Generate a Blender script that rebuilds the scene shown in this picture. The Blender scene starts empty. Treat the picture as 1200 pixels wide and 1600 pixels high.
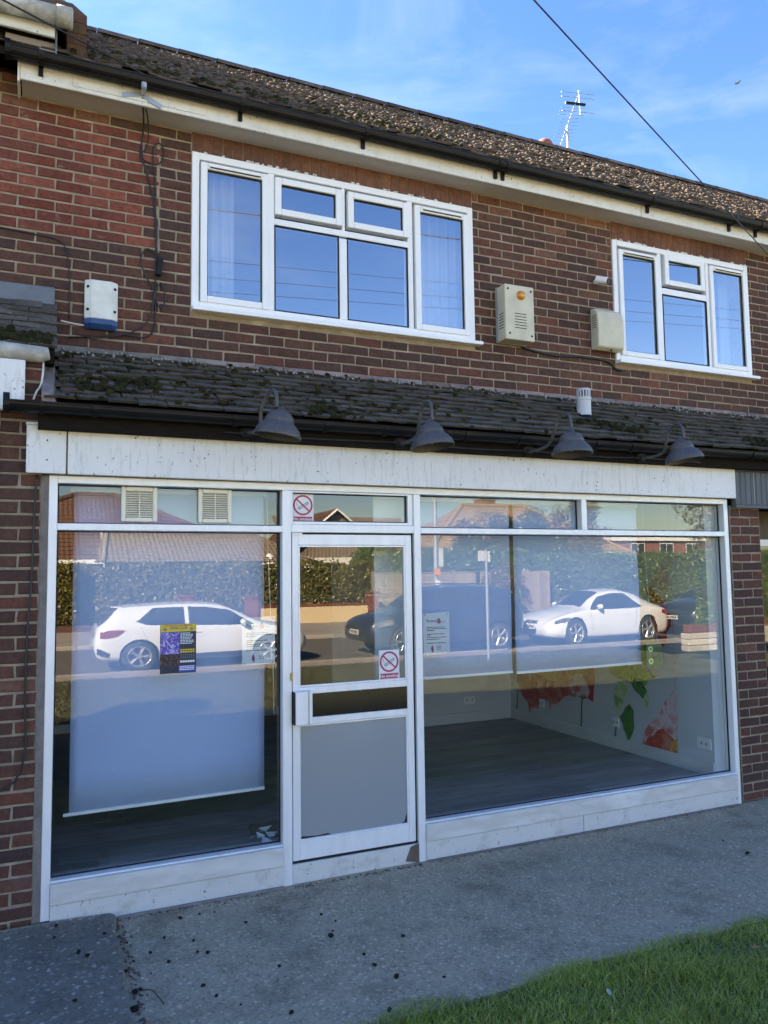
import bpy, math, random
import numpy as np
from mathutils import Vector, Matrix, Euler

random.seed(11)
rng = np.random.default_rng(11)
sc = bpy.context.scene
COL = sc.collection
R = math.radians

# ---------------------------------------------------------------- camera
cam_d = bpy.data.cameras.new('camera')
cam = bpy.data.objects.new('camera', cam_d)
COL.objects.link(cam)
cam_d.sensor_fit = 'VERTICAL'
cam_d.sensor_height = 24.0
cam_d.sensor_width = 18.0
cam_d.lens = 24.0 * 1213.4 / 1600.0
cam_d.clip_start = 0.05
cam_d.clip_end = 3000
_fw = Vector((0.40496875, 0.91092458, 0.07884613))
_rt = Vector((0.91412133, -0.40521245, -0.0136036))
_up = Vector((-0.01955758, -0.07758396, 0.99679398))
cam.matrix_world = Matrix(((_rt.x, _up.x, -_fw.x, 0.0), (_rt.y, _up.y, -_fw.y, -4.731),
                           (_rt.z, _up.z, -_fw.z, 1.895), (0, 0, 0, 1)))
sc.camera = cam

# ---------------------------------------------------------------- sky and sun
SUN_EL, SUN_AZ = R(32.0), R(-45.0)          # sun stands behind the terrace, to the left
to_sun = Vector((math.sin(SUN_AZ) * math.cos(SUN_EL), math.cos(SUN_AZ) * math.cos(SUN_EL), math.sin(SUN_EL)))
world = bpy.data.worlds.new('World')
sc.world = world
world.use_nodes = True
nt = world.node_tree
nt.nodes.clear()
w_out = nt.nodes.new('ShaderNodeOutputWorld')
w_bg = nt.nodes.new('ShaderNodeBackground')
w_sky = nt.nodes.new('ShaderNodeTexSky')
w_sky.sky_type = 'NISHITA'
w_sky.sun_disc = False
w_sky.sun_elevation = SUN_EL
w_sky.sun_rotation = SUN_AZ
w_sky.air_density = 1.0
w_sky.dust_density = 0.3
w_sky.ozone_density = 1.5
w_tc = nt.nodes.new('ShaderNodeTexCoord')
w_map = nt.nodes.new('ShaderNodeMapping')
w_map.inputs['Scale'].default_value = (1.2, 1.2, 4.5)
w_map.inputs['Rotation'].default_value = (R(12), R(-14), R(75))
w_no = nt.nodes.new('ShaderNodeTexNoise')
w_no.inputs['Scale'].default_value = 2.3
w_no.inputs['Detail'].default_value = 7
w_no.inputs['Roughness'].default_value = 0.62
w_no.inputs['Distortion'].default_value = 0.6
w_rp = nt.nodes.new('ShaderNodeValToRGB')
w_rp.color_ramp.elements[0].position = 0.50
w_rp.color_ramp.elements[0].color = (0, 0, 0, 1)
w_rp.color_ramp.elements[1].position = 0.80
w_rp.color_ramp.elements[1].color = (0.11, 0.11, 0.11, 1)
w_mix = nt.nodes.new('ShaderNodeMixRGB')
w_mix.inputs['Color2'].default_value = (5.5, 6.0, 6.6, 1)   # thin high cloud
nt.links.new(w_tc.outputs['Generated'], w_map.inputs['Vector'])
nt.links.new(w_map.outputs['Vector'], w_no.inputs['Vector'])
nt.links.new(w_no.outputs['Fac'], w_rp.inputs['Fac'])
nt.links.new(w_rp.outputs['Color'], w_mix.inputs['Fac'])
w_hsv = nt.nodes.new('ShaderNodeHueSaturation')
w_hsv.inputs['Saturation'].default_value = 1.34
w_hsv.inputs['Hue'].default_value = 0.516
nt.links.new(w_sky.outputs['Color'], w_hsv.inputs['Color'])
w_tint = nt.nodes.new('ShaderNodeMixRGB')           # clear autumn air: a touch bluer than the model's haze
w_tint.blend_type = 'MULTIPLY'
w_tint.inputs['Fac'].default_value = 1.0
w_tint.inputs['Color2'].default_value = (0.90, 0.975, 1.08, 1)
nt.links.new(w_hsv.outputs['Color'], w_tint.inputs['Color1'])
nt.links.new(w_tint.outputs['Color'], w_mix.inputs['Color1'])
nt.links.new(w_mix.outputs['Color'], w_bg.inputs['Color'])
w_bg.inputs['Strength'].default_value = 0.05
nt.links.new(w_bg.outputs['Background'], w_out.inputs['Surface'])

sun_d = bpy.data.lights.new('sun', 'SUN')
sun_d.energy = 5.0
sun_d.angle = R(0.5)
sun_d.color = (1.0, 0.945, 0.865)
sun = bpy.data.objects.new('sun', sun_d)
COL.objects.link(sun)
sun.rotation_euler = (-to_sun).to_track_quat('-Z', 'Y').to_euler()
sun.location = (-20, 20, 25)

sc.view_settings.view_transform = 'Standard'
sc.view_settings.look = 'None'
sc.view_settings.gamma = 1.0
sc.view_settings.use_curve_mapping = False
sc.view_settings.exposure = 3.3
sc.view_settings.use_white_balance = True      # the phone's daylight-shade balance
sc.view_settings.white_balance_temperature = 8600
sc.view_settings.white_balance_tint = 10
sc.cycles.use_denoising = True
sc.cycles.max_bounces = 8
sc.cycles.diffuse_bounces = 4
sc.cycles.glossy_bounces = 4
sc.cycles.transmission_bounces = 6
sc.cycles.transparent_max_bounces = 16
sc.cycles.sample_clamp_indirect = 8
sc.cycles.caustics_reflective = False
sc.cycles.caustics_refractive = False

# ---------------------------------------------------------------- helpers
WL = {}                                     # world location of every object built here


def tag(o, label=None, cat=None, group=None, kind=None):
    if label: o['label'] = label
    if cat: o['category'] = cat
    if group: o['group'] = group
    if kind: o['kind'] = kind
    return o


def empty(name, loc, label=None, cat=None, group=None, rz=0.0, kind=None):
    o = bpy.data.objects.new(name, None)
    COL.objects.link(o)
    o.empty_display_size = 0.1
    o.location = loc
    o.rotation_euler = (0, 0, rz)
    WL[o] = Vector(loc)
    return tag(o, label, cat, group, kind)


class MB:
    """collects shapes into one mesh"""

    def __init__(s):
        s.v, s.f, s.m = [], [], []
        s.cur = 0

    def add(s, vs, fs):
        n = len(s.v)
        s.v.extend([tuple(q) for q in vs])
        s.f.extend([tuple(i + n for i in q) for q in fs])
        s.m.extend([s.cur] * len(fs))
        return s

    def box(s, x0, x1, y0, y1, z0, z1):
        return s.add([(x0, y0, z0), (x1, y0, z0), (x1, y1, z0), (x0, y1, z0),
                      (x0, y0, z1), (x1, y0, z1), (x1, y1, z1), (x0, y1, z1)],
                     [(0, 3, 2, 1), (4, 5, 6, 7), (0, 1, 5, 4), (1, 2, 6, 5), (2, 3, 7, 6), (3, 0, 4, 7)])

    def obox(s, c, size, rot=(0, 0, 0), M=None):
        M = M if M is not None else Euler(rot).to_matrix()
        c = Vector(c)
        a, b, d = [q / 2 for q in size]
        vs = [c + M @ Vector(q) for q in ((-a, -b, -d), (a, -b, -d), (a, b, -d), (-a, b, -d),
                                          (-a, -b, d), (a, -b, d), (a, b, d), (-a, b, d))]
        return s.add(vs, [(0, 3, 2, 1), (4, 5, 6, 7), (0, 1, 5, 4), (1, 2, 6, 5), (2, 3, 7, 6), (3, 0, 4, 7)])

    def tube(s, pts, r, n=8, caps=True):
        pts = [Vector(q) for q in pts]
        rs = r if isinstance(r, (list, tuple)) else [r] * len(pts)
        base = len(s.v)
        ring = []
        up0 = None
        for i, q in enumerate(pts):
            d = (pts[min(i + 1, len(pts) - 1)] - pts[max(i - 1, 0)])
            d = d.normalized() if d.length > 1e-9 else Vector((0, 0, 1))
            if up0 is None:
                up0 = d.orthogonal().normalized()
            u = (up0 - d * up0.dot(d))
            u = u.normalized() if u.length > 1e-6 else d.orthogonal().normalized()
            up0 = u
            w = d.cross(u)
            ring.append([q + (u * math.cos(t) + w * math.sin(t)) * rs[i] for t in [2 * math.pi * k / n for k in range(n)]])
        vs = [q for rr in ring for q in rr]
        fs = []
        for i in range(len(pts) - 1):
            for k in range(n):
                a, b = i * n + k, i * n + (k + 1) % n
                fs.append((a, b, b + n, a + n))
        if caps:
            fs.append(tuple(range(n - 1, -1, -1)))
            fs.append(tuple(range((len(pts) - 1) * n, len(pts) * n)))
        return s.add(vs, fs)

    def cyl(s, p0, p1, r, n=12):
        return s.tube([p0, p1], r, n)

    def lathe(s, prof, M, n=20, close=False):
        """prof = [(radius, height)], turned about local Z, placed by 4x4 matrix M"""
        vs, fs = [], []
        for (r, h) in prof:
            for k in range(n):
                t = 2 * math.pi * k / n
                vs.append(M @ Vector((r * math.cos(t), r * math.sin(t), h)))
        for i in range(len(prof) - 1):
            for k in range(n):
                a, b = i * n + k, i * n + (k + 1) % n
                fs.append((a, b, b + n, a + n))
        if close:
            fs.append(tuple(range(n - 1, -1, -1)))
            fs.append(tuple(range((len(prof) - 1) * n, len(prof) * n)))
        return s.add(vs, fs)

    def prism(s, poly, fn, t0, t1):
        """poly = 2D outline; fn(a, b, t) -> 3D point; extruded from t0 to t1"""
        n = len(poly)
        vs = [fn(a, b, t0) for a, b in poly] + [fn(a, b, t1) for a, b in poly]
        fs = [tuple(range(n - 1, -1, -1)), tuple(range(n, 2 * n))]
        fs += [(i, (i + 1) % n, n + (i + 1) % n, n + i) for i in range(n)]
        return s.add(vs, fs)

    def mesh(s, name, mats, smooth=False):
        me = bpy.data.meshes.new(name)
        me.from_pydata([tuple(q) for q in s.v], [], s.f)
        for m in (mats if isinstance(mats, (list, tuple)) else [mats]):
            me.materials.append(m)
        if any(s.m):
            me.polygons.foreach_set('material_index', s.m)
        if smooth:
            me.polygons.foreach_set('use_smooth', [True] * len(me.polygons))
        me.update()
        return me

    def build(s, name, mats, parent=None, smooth=False, bevel=0.0, local=False, seg=1):
        return link(name, s.mesh(name, mats, smooth), parent, bevel, local, seg)


def link(name, me, parent=None, bevel=0.0, local=False, seg=1):
    o = bpy.data.objects.new(name, me)
    COL.objects.link(o)
    if parent is not None:
        o.parent = parent
        if not local:
            o.location = -WL[parent]
            WL[o] = Vector((0, 0, 0))
        else:
            WL[o] = WL.get(parent, Vector((0, 0, 0))).copy()
    else:
        WL[o] = Vector((0, 0, 0))
    if bevel > 0:
        b = o.modifiers.new('bevel', 'BEVEL')
        b.width = bevel
        b.segments = seg
        b.limit_method = 'ANGLE'
        b.angle_limit = R(40)
    return o


def fix_normals(me):
    import bmesh
    bm = bmesh.new()
    bm.from_mesh(me)
    bmesh.ops.recalc_face_normals(bm, faces=bm.faces)
    bm.to_mesh(me)
    bm.free()
    return me


def np_mesh(name, verts, quads, mats, smooth=False):
    me = bpy.data.meshes.new(name)
    nv, nq = len(verts), len(quads)
    k = quads.shape[1]
    me.vertices.add(nv)
    me.vertices.foreach_set('co', np.asarray(verts, np.float32).ravel())
    me.loops.add(nq * k)
    me.polygons.add(nq)
    me.loops.foreach_set('vertex_index', np.asarray(quads, np.int32).ravel())
    me.polygons.foreach_set('loop_start', np.arange(0, nq * k, k, dtype=np.int32))
    me.polygons.foreach_set('loop_total', np.full(nq, k, dtype=np.int32))
    if smooth:
        me.polygons.foreach_set('use_smooth', np.ones(nq, dtype=bool))
    for m in (mats if isinstance(mats, (list, tuple)) else [mats]):
        me.materials.append(m)
    me.update(calc_edges=True)
    return me


# ---------------------------------------------------------------- materials
def new_mat(name):
    m = bpy.data.materials.new(name)
    m.use_nodes = True
    t = m.node_tree
    t.nodes.clear()
    return m, t


def N(t, kind, **kw):
    n = t.nodes.new(kind)
    for k, v in kw.items():
        n.inputs[k.replace('_', ' ')].default_value = v
    return n


def rand_value(t):
    oi = t.nodes.new('ShaderNodeObjectInfo')
    ge = t.nodes.new('ShaderNodeNewGeometry')
    ad = t.nodes.new('ShaderNodeMath'); ad.operation = 'ADD'
    fr = t.nodes.new('ShaderNodeMath'); fr.operation = 'FRACT'
    t.links.new(oi.outputs['Random'], ad.inputs[0])
    t.links.new(ge.outputs['Random Per Island'], ad.inputs[1])
    t.links.new(ad.outputs[0], fr.inputs[0])
    return fr.outputs[0]


def ramp(t, fac, stops, interp='LINEAR'):
    r = t.nodes.new('ShaderNodeValToRGB')
    r.color_ramp.interpolation = interp
    el = r.color_ramp.elements
    while len(el) < len(stops):
        el.new(0.5)
    for e, (p, c) in zip(el, stops):
        e.position = p
        e.color = (*c, 1) if len(c) == 3 else c
    t.links.new(fac, r.inputs['Fac'])
    return r.outputs['Color']


def noise(t, scale, detail=5, rough=0.6, stretch=(1, 1, 1), dist=0.0, world=False):
    tc = t.nodes.new('ShaderNodeTexCoord')
    mp = t.nodes.new('ShaderNodeMapping')
    mp.inputs['Scale'].default_value = stretch
    no = N(t, 'ShaderNodeTexNoise', Scale=scale, Detail=detail, Roughness=rough, Distortion=dist)
    if world:
        ge = t.nodes.new('ShaderNodeNewGeometry')
        t.links.new(ge.outputs['Position'], mp.inputs['Vector'])
    else:
        t.links.new(tc.outputs['Object'], mp.inputs['Vector'])
    t.links.new(mp.outputs['Vector'], no.inputs['Vector'])
    return no.outputs['Fac']


def mixc(t, fac, a, b, mode='MIX'):
    m = t.nodes.new('ShaderNodeMixRGB')
    m.blend_type = mode
    for key, val in (('Fac', fac), ('Color1', a), ('Color2', b)):
        if isinstance(val, bpy.types.NodeSocket):
            t.links.new(val, m.inputs[key])
        else:
            m.inputs[key].default_value = val if key == 'Fac' else ((*val, 1) if len(val) == 3 else val)
    return m.outputs['Color']


def principled(t, color, rough=0.6, metal=0.0, spec=0.5, bump=None, bump_str=0.3, bump_dist=0.01, coat=0.0):
    out = t.nodes.new('ShaderNodeOutputMaterial')
    b = t.nodes.new('ShaderNodeBsdfPrincipled')
    if isinstance(color, bpy.types.NodeSocket):
        t.links.new(color, b.inputs['Base Color'])
    else:
        b.inputs['Base Color'].default_value = (*color, 1)
    if isinstance(rough, bpy.types.NodeSocket):
        t.links.new(rough, b.inputs['Roughness'])
    else:
        b.inputs['Roughness'].default_value = rough
    b.inputs['Metallic'].default_value = metal
    b.inputs['Specular IOR Level'].default_value = spec
    b.inputs['Coat Weight'].default_value = coat
    if bump is not None:
        bn = N(t, 'ShaderNodeBump', Strength=bump_str, Distance=bump_dist)
        t.links.new(bump, bn.inputs['Height'])
        t.links.new(bn.outputs['Normal'], b.inputs['Normal'])
    t.links.new(b.outputs['BSDF'], out.inputs['Surface'])
    return b


def pmat(name, c1, c2=None, scale=8, rough=0.6, metal=0.0, bump=0.0, bscale=60, rnd=0.0, stretch=(1, 1, 1),
         detail=5, spec=0.5, coat=0.0, c3=None, world=False, bdist=0.01, lo=0.35, hi=0.68):
    m, t = new_mat(name)
    c2 = c2 or tuple(q * 0.82 for q in c1)
    stops = [(lo, c1), (hi, c2)] if c3 is None else [(lo, c1), ((lo + hi) / 2, c2), (hi, c3)]
    col = ramp(t, noise(t, scale, detail, 0.6, stretch, 0.2, world), stops)
    if rnd:
        v = rand_value(t)
        g = ramp(t, v, [(0, (1 - rnd,) * 3), (1, (1 + rnd,) * 3)])
        col = mixc(t, 1.0, col, g, 'MULTIPLY')
    bp = noise(t, bscale, 4, 0.6, (1, 1, 1), 0, world) if bump else None
    principled(t, col, rough, metal, spec, bp, bump, bdist, coat)
    return m


def glass_mat(name, refl, tint=(0.93, 0.96, 0.95), ior=1.5, dirt=0.0):
    """thin window glass: Fresnel mirror over a clear tinted pane, with a film of dust"""
    m, t = new_mat(name)
    out = t.nodes.new('ShaderNodeOutputMaterial')
    # Schlick reflectance, the same from both sides of the pane
    ge = t.nodes.new('ShaderNodeNewGeometry')
    dt = t.nodes.new('ShaderNodeVectorMath'); dt.operation = 'DOT_PRODUCT'
    t.links.new(ge.outputs['Normal'], dt.inputs[0])
    t.links.new(ge.outputs['Incoming'], dt.inputs[1])

    def mth(op, x, y=None):
        q = t.nodes.new('ShaderNodeMath'); q.operation = op
        for i, val in enumerate((x, y)):
            if val is None: continue
            if isinstance(val, bpy.types.NodeSocket): t.links.new(val, q.inputs[i])
            else: q.inputs[i].default_value = val
        q.use_clamp = op != 'ABSOLUTE'
        return q.outputs[0]
    p5 = mth('POWER', mth('SUBTRACT', 1.0, mth('ABSOLUTE', dt.outputs['Value'])), 5.0)
    fac = mth('ADD', refl, mth('MULTIPLY', p5, 1.0 - refl))
    tr = t.nodes.new('ShaderNodeBsdfTransparent'); tr.inputs['Color'].default_value = (*tint, 1)
    gl = t.nodes.new('ShaderNodeBsdfGlossy'); gl.inputs['Roughness'].default_value = 0.0
    wav = noise(t, 1.3, 1, 0.4)
    bn = N(t, 'ShaderNodeBump', Strength=0.004, Distance=0.05)
    t.links.new(wav, bn.inputs['Height'])
    t.links.new(bn.outputs['Normal'], gl.inputs['Normal'])
    mx = t.nodes.new('ShaderNodeMixShader')
    t.links.new(fac, mx.inputs[0])
    t.links.new(tr.outputs[0], mx.inputs[1])
    t.links.new(gl.outputs[0], mx.inputs[2])
    last = mx.outputs[0]
    if dirt:
        df = t.nodes.new('ShaderNodeBsdfDiffuse'); df.inputs['Color'].default_value = (0.6, 0.6, 0.58, 1)
        dn = ramp(t, noise(t, 2.2, 6, 0.65), [(0.35, (dirt * 0.35,) * 3), (0.75, (dirt,) * 3)])
        m2 = t.nodes.new('ShaderNodeMixShader')
        t.links.new(dn, m2.inputs[0])
        t.links.new(last, m2.inputs[1])
        t.links.new(df.outputs[0], m2.inputs[2])
        last = m2.outputs[0]
    t.links.new(last, out.inputs['Surface'])
    return m


def clear_mat(name, tint):
    m, t = new_mat(name)
    out = t.nodes.new('ShaderNodeOutputMaterial')
    tr = t.nodes.new('ShaderNodeBsdfTransparent'); tr.inputs['Color'].default_value = (*tint, 1)
    t.links.new(tr.outputs[0], out.inputs['Surface'])
    return m


def brick_mat(name, cols, soot=0.25, lime=0.0):
    m, t = new_mat(name)
    v = rand_value(t)
    k = len(cols)
    base = ramp(t, v, [(i / (k - 1), c) for i, c in enumerate(cols)])
    n1 = noise(t, 34, 6, 0.7, world=True)
    base = mixc(t, 1.0, base, ramp(t, n1, [(0.3, (0.62, 0.6, 0.6)), (0.55, (1, 1, 1)), (0.78, (1.35, 1.3, 1.25))]), 'MULTIPLY')
    base = mixc(t, 1.0, base, ramp(t, noise(t, 0.9, 5, 0.65, (1, 1, .5), world=True), [(0.3, (0.72, 0.72, 0.74)), (0.7, (1.18, 1.14, 1.1))]), 'MULTIPLY')
    n2 = noise(t, 2.4, 5, 0.6, world=True)
    base = mixc(t, ramp(t, n2, [(0.45, (0, 0, 0)), (0.75, (soot,) * 3)]), base, (0.05, 0.042, 0.04))
    if lime:
        n3 = noise(t, 9, 7, 0.75, (1, 1, 2.4), world=True)
        base = mixc(t, ramp(t, n3, [(0.6, (0, 0, 0)), (0.74, (lime,) * 3)]), base, (0.42, 0.33, 0.28))
    principled(t, base, 0.88, 0, 0.25, noise(t, 130, 5, 0.7, world=True), 0.55, 0.006)
    return m


def tile_mat(name, cols, moss=0.5, lichen=0.5, mossc=(0.035, 0.04, 0.012)):
    m, t = new_mat(name)
    v = rand_value(t)
    k = len(cols)
    base = ramp(t, v, [(i / (k - 1), c) for i, c in enumerate(cols)])
    base = mixc(t, 1.0, base, ramp(t, noise(t, 40, 6, 0.7, world=True), [(0.3, (0.55,) * 3), (0.75, (1.5,) * 3)]), 'MULTIPLY')
    if moss:
        base = mixc(t, ramp(t, noise(t, 5, 6, 0.7, world=True), [(0.48, (0, 0, 0)), (0.66, (moss,) * 3)]), base, mossc)
    if lichen:
        base = mixc(t, ramp(t, noise(t, 75, 4, 0.6, world=True), [(0.62, (0, 0, 0)), (0.70, (lichen,) * 3)]), base, (0.36, 0.34, 0.30))
    principled(t, base, 0.92, 0, 0.2, noise(t, 90, 5, 0.7, world=True), 0.7, 0.008)
    return m


M = {}
M['brick'] = brick_mat('dark_brick', [(0.080, 0.044, 0.034), (0.115, 0.055, 0.040), (0.095, 0.050, 0.040), (0.145, 0.066, 0.046), (0.105, 0.053, 0.040), (0.185, 0.070, 0.046), (0.075, 0.042, 0.038), (0.15, 0.060, 0.042)], 0.4)
M['brick_red'] = brick_mat('red_brick', [(0.20, 0.056, 0.038), (0.27, 0.074, 0.048), (0.15, 0.052, 0.038), (0.30, 0.092, 0.06), (0.18, 0.052, 0.037), (0.24, 0.068, 0.046)], 0.3, 0.4)
M['brick_soldier'] = brick_mat('soldier_brick', [(0.15, 0.07, 0.052), (0.19, 0.088, 0.062), (0.17, 0.08, 0.058), (0.21, 0.10, 0.07)], 0.2)
M['brick_moss'] = brick_mat('mossy_brick', [(0.15, 0.10, 0.035), (0.13, 0.06, 0.04), (0.11, 0.085, 0.035)], 0.3)
M['mortar'] = pmat('mortar', (0.38, 0.30, 0.21), (0.28, 0.22, 0.155), 6, 0.95, bump=0.6, bscale=160, spec=0.2, c3=(0.42, 0.345, 0.255))
M['mortar_dark'] = pmat('mortar_dirty', (0.17, 0.13, 0.10), (0.12, 0.09, 0.07), 9, 0.95, bump=0.6, bscale=160, spec=0.2)
M['cement'] = pmat('cement', (0.26, 0.225, 0.20), (0.18, 0.155, 0.135), 14, 0.95, bump=0.7, bscale=80, rnd=0.25, spec=0.2)
M['cement_pink'] = pmat('fillet_tile', (0.24, 0.15, 0.13), (0.27, 0.22, 0.19), 9, 0.95, bump=0.7, bscale=80, rnd=0.3, spec=0.2)
M['tile'] = tile_mat('pent_tile', [(0.085, 0.067, 0.052), (0.135, 0.105, 0.08), (0.11, 0.085, 0.067), (0.175, 0.14, 0.11), (0.115, 0.092, 0.075)], 0.5, 0.6, (0.045, 0.042, 0.016))
M['tile_edge'] = tile_mat('mossy_shadow_edge', [(0.045, 0.037, 0.027), (0.07, 0.058, 0.04), (0.055, 0.046, 0.034)], 0.6, 0.4, (0.03, 0.032, 0.012))  # darker butts paint in the shadow lines between courses, with moss patches
M['roof'] = tile_mat('main_roof_tile', [(0.055, 0.042, 0.034), (0.12, 0.085, 0.064), (0.085, 0.064, 0.05), (0.18, 0.125, 0.095), (0.06, 0.048, 0.042)], 0.6, 0.75)
M['lichen'] = pmat('roof_lichen', (0.13, 0.096, 0.074), (0.07, 0.058, 0.047), 40, 1.0, bump=0.8, bscale=150, rnd=0.5, spec=0.1, world=True)
M['moss'] = pmat('moss', (0.040, 0.038, 0.014), (0.022, 0.021, 0.010), 30, 1.0, bump=1.0, bscale=200, rnd=0.4, spec=0.1)
M['upvc'] = pmat('white_upvc', (0.86, 0.86, 0.85), (0.82, 0.82, 0.81), 3, 0.32, spec=0.5)
M['alu'] = pmat('aluminium_frame', (0.86, 0.86, 0.85), (0.78, 0.78, 0.77), 2.2, 0.42, metal=0.2, bump=0.05, bscale=300, stretch=(6, 6, 1.2), detail=7)
M['alu_dull'] = pmat('dull_sill_metal', (0.70, 0.69, 0.66), (0.60, 0.58, 0.53), 2.6, 0.5, metal=0.2, stretch=(0.8, 3, 3), detail=7, bump=0.06, bscale=120, c3=(0.78, 0.77, 0.74))
M['black'] = pmat('black_plastic', (0.006, 0.006, 0.007), (0.013, 0.012, 0.012), 9, 0.42, spec=0.22)
M['cable'] = pmat('cable', (0.012, 0.012, 0.013), (0.02, 0.02, 0.02), 9, 0.5)
M['white_cable'] = pmat('white_cable', (0.7, 0.68, 0.64), None, 9, 0.5)
M['gasket'] = pmat('gasket', (0.01, 0.01, 0.01), None, 9, 0.7)
M['cream'] = pmat('cream_paint', (0.62, 0.57, 0.42), (0.52, 0.47, 0.34), 7, 0.45, spec=0.4)
M['vent_cream'] = pmat('vent_cream', (0.84, 0.77, 0.61), (0.76, 0.69, 0.54), 9, 0.5)
M['grey_side'] = pmat('grey_paint', (0.34, 0.34, 0.32), (0.27, 0.27, 0.26), 7, 0.5)
M['alarm_white'] = pmat('alarm_white', (0.72, 0.72, 0.66), (0.58, 0.58, 0.50), 12, 0.4, detail=7)
M['blue'] = pmat('blue_plastic', (0.012, 0.045, 0.14), (0.02, 0.06, 0.17), 6, 0.35)
M['amber'] = pmat('amber_lens', (0.75, 0.28, 0.02), (0.6, 0.2, 0.02), 30, 0.2, coat=0.6)
M['dark_hole'] = pmat('dark_slot', (0.01, 0.01, 0.01), None, 5, 0.9)
M['screw'] = pmat('screw', (0.05, 0.045, 0.04), None, 40, 0.5, metal=0.6)
M['galv'] = pmat('galvanised', (0.42, 0.47, 0.52), (0.34, 0.39, 0.44), 20, 0.45, metal=0.5)
M['brass'] = pmat('brass', (0.45, 0.30, 0.10), None, 20, 0.35, metal=0.8)
M['grey_pvc'] = pmat('grey_pvc', (0.55, 0.57, 0.58), (0.48, 0.50, 0.5), 6, 0.45)
M['lead'] = pmat('lead_flashing', (0.10, 0.12, 0.145), (0.14, 0.16, 0.185), 9, 0.5, bump=0.3, bscale=25)
M['old_wood'] = pmat('dark_timber', (0.012, 0.010, 0.009), (0.02, 0.016, 0.013), 12, 0.9, spec=0.08, stretch=(1, 6, 6))
M['slate_paint'] = pmat('slate_blue_board', (0.085, 0.10, 0.115), (0.07, 0.083, 0.095), 9, 0.6, stretch=(4, 4, 0.6), rnd=0.15, bump=0.2, bscale=60)


def grime_mat(name, base, dirt, streak=(14, 14, 2.2), amount=0.5, rust=0.0, rough=0.55):
    """weathered white paint: vertical streaks, specks and stains that belong to the board"""
    m, t = new_mat(name)
    col = ramp(t, noise(t, 1.6, 6, 0.65), [(0.35, base), (0.7, tuple(q * 0.9 for q in base))])
    s1 = noise(t, 3.0, 7, 0.72, streak)
    col = mixc(t, ramp(t, s1, [(0.52, (0, 0, 0)), (0.74, (amount,) * 3)]), col, dirt)
    s2 = noise(t, 46, 3, 0.6, (1, 1, 0.6))
    col = mixc(t, ramp(t, s2, [(0.665, (0, 0, 0)), (0.70, (0.75,) * 3)]), col, tuple(q * 0.35 for q in dirt))
    if rust:
        s3 = noise(t, 4, 6, 0.7, (1, 1, 3))
        col = mixc(t, ramp(t, s3, [(0.5, (0, 0, 0)), (0.72, (rust,) * 3)]), col, (0.30, 0.17, 0.08))
    principled(t, col, rough, 0, 0.35, noise(t, 60, 5, 0.6), 0.12, 0.004)
    return m


M['sign_white'] = grime_mat('weathered_white_board', (0.82, 0.81, 0.78), (0.38, 0.36, 0.32), amount=0.55)
M['fascia'] = grime_mat('stained_fascia', (0.74, 0.73, 0.70), (0.40, 0.36, 0.30), (5, 5, 1.5), 0.3, rust=0.28)
M['soffit'] = grime_mat('soffit_board', (0.62, 0.58, 0.54), (0.40, 0.36, 0.32), (2, 2, 2), 0.4)
M['plinth'] = grime_mat('plinth_board', (0.66, 0.64, 0.59), (0.32, 0.26, 0.19), (2.2, 2.2, 3.2), 0.6)
M['conc_gutter'] = pmat('concrete_gutter', (0.52, 0.50, 0.45), (0.33, 0.31, 0.27), 7, 0.85, bump=0.5, bscale=60, detail=8, c3=(0.6, 0.58, 0.54))


def concrete_mat(name, dark, mid, light, speck=0.6, sscale=55, patch=0.5):
    m, t = new_mat(name)
    col = ramp(t, noise(t, 1.1, 7, 0.65, world=True), [(0.3, tuple(q * 0.86 for q in mid)), (0.48, tuple(q * 1.2 for q in mid)), (0.70, tuple(q * 0.68 for q in mid))])
    ge = t.nodes.new('ShaderNodeNewGeometry')
    vo = N(t, 'ShaderNodeTexVoronoi', Scale=sscale)
    t.links.new(ge.outputs['Position'], vo.inputs['Vector'])
    sp = ramp(t, vo.outputs['Color'], [(0.0, dark), (0.45, mid), (0.75, mid), (0.93, light), (1.0, light)])
    col = mixc(t, ramp(t, noise(t, 3.5, 5, 0.7, world=True), [(0.25, (speck * 0.5,) * 3), (0.7, (speck,) * 3)]), col, sp)
    st = noise(t, 2.2, 6, 0.7, world=True)
    col = mixc(t, ramp(t, st, [(0.52, (0, 0, 0)), (0.75, (patch,) * 3)]), col, dark)
    bp = t.nodes.new('ShaderNodeMath'); bp.operation = 'ADD'
    t.links.new(vo.outputs['Distance'], bp.inputs[0])
    t.links.new(noise(t, 120, 5, 0.7, world=True), bp.inputs[1])
    principled(t, col, 0.93, 0, 0.25, bp.outputs[0], 0.75, 0.006)
    return m


M['concrete'] = concrete_mat('exposed_aggregate', (0.125, 0.10, 0.068), (0.40, 0.325, 0.225), (0.74, 0.62, 0.45), 0.85, 78, 0.7)
M['slab'] = concrete_mat('rough_slab', (0.08, 0.07, 0.053), (0.20, 0.175, 0.14), (0.58, 0.53, 0.44), 0.8, 60, 0.5)
M['asphalt'] = concrete_mat('asphalt', (0.06, 0.057, 0.053), (0.115, 0.108, 0.10), (0.20, 0.185, 0.17), 0.6, 60, 0.4)
M['paving'] = concrete_mat('footway', (0.16, 0.14, 0.125), (0.28, 0.245, 0.215), (0.40, 0.36, 0.32), 0.5, 40, 0.4)
M['kerb'] = pmat('kerb_stone', (0.34, 0.31, 0.27), (0.25, 0.23, 0.20), 8, 0.9, bump=0.4, rnd=0.15)
M['paint_line'] = pmat('road_paint', (0.72, 0.71, 0.66), (0.35, 0.34, 0.32), 14, 0.7, detail=8)
M['soil'] = pmat('soil', (0.05, 0.055, 0.02), (0.035, 0.03, 0.018), 12, 1.0, bump=0.6, bscale=50, world=True)
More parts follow.
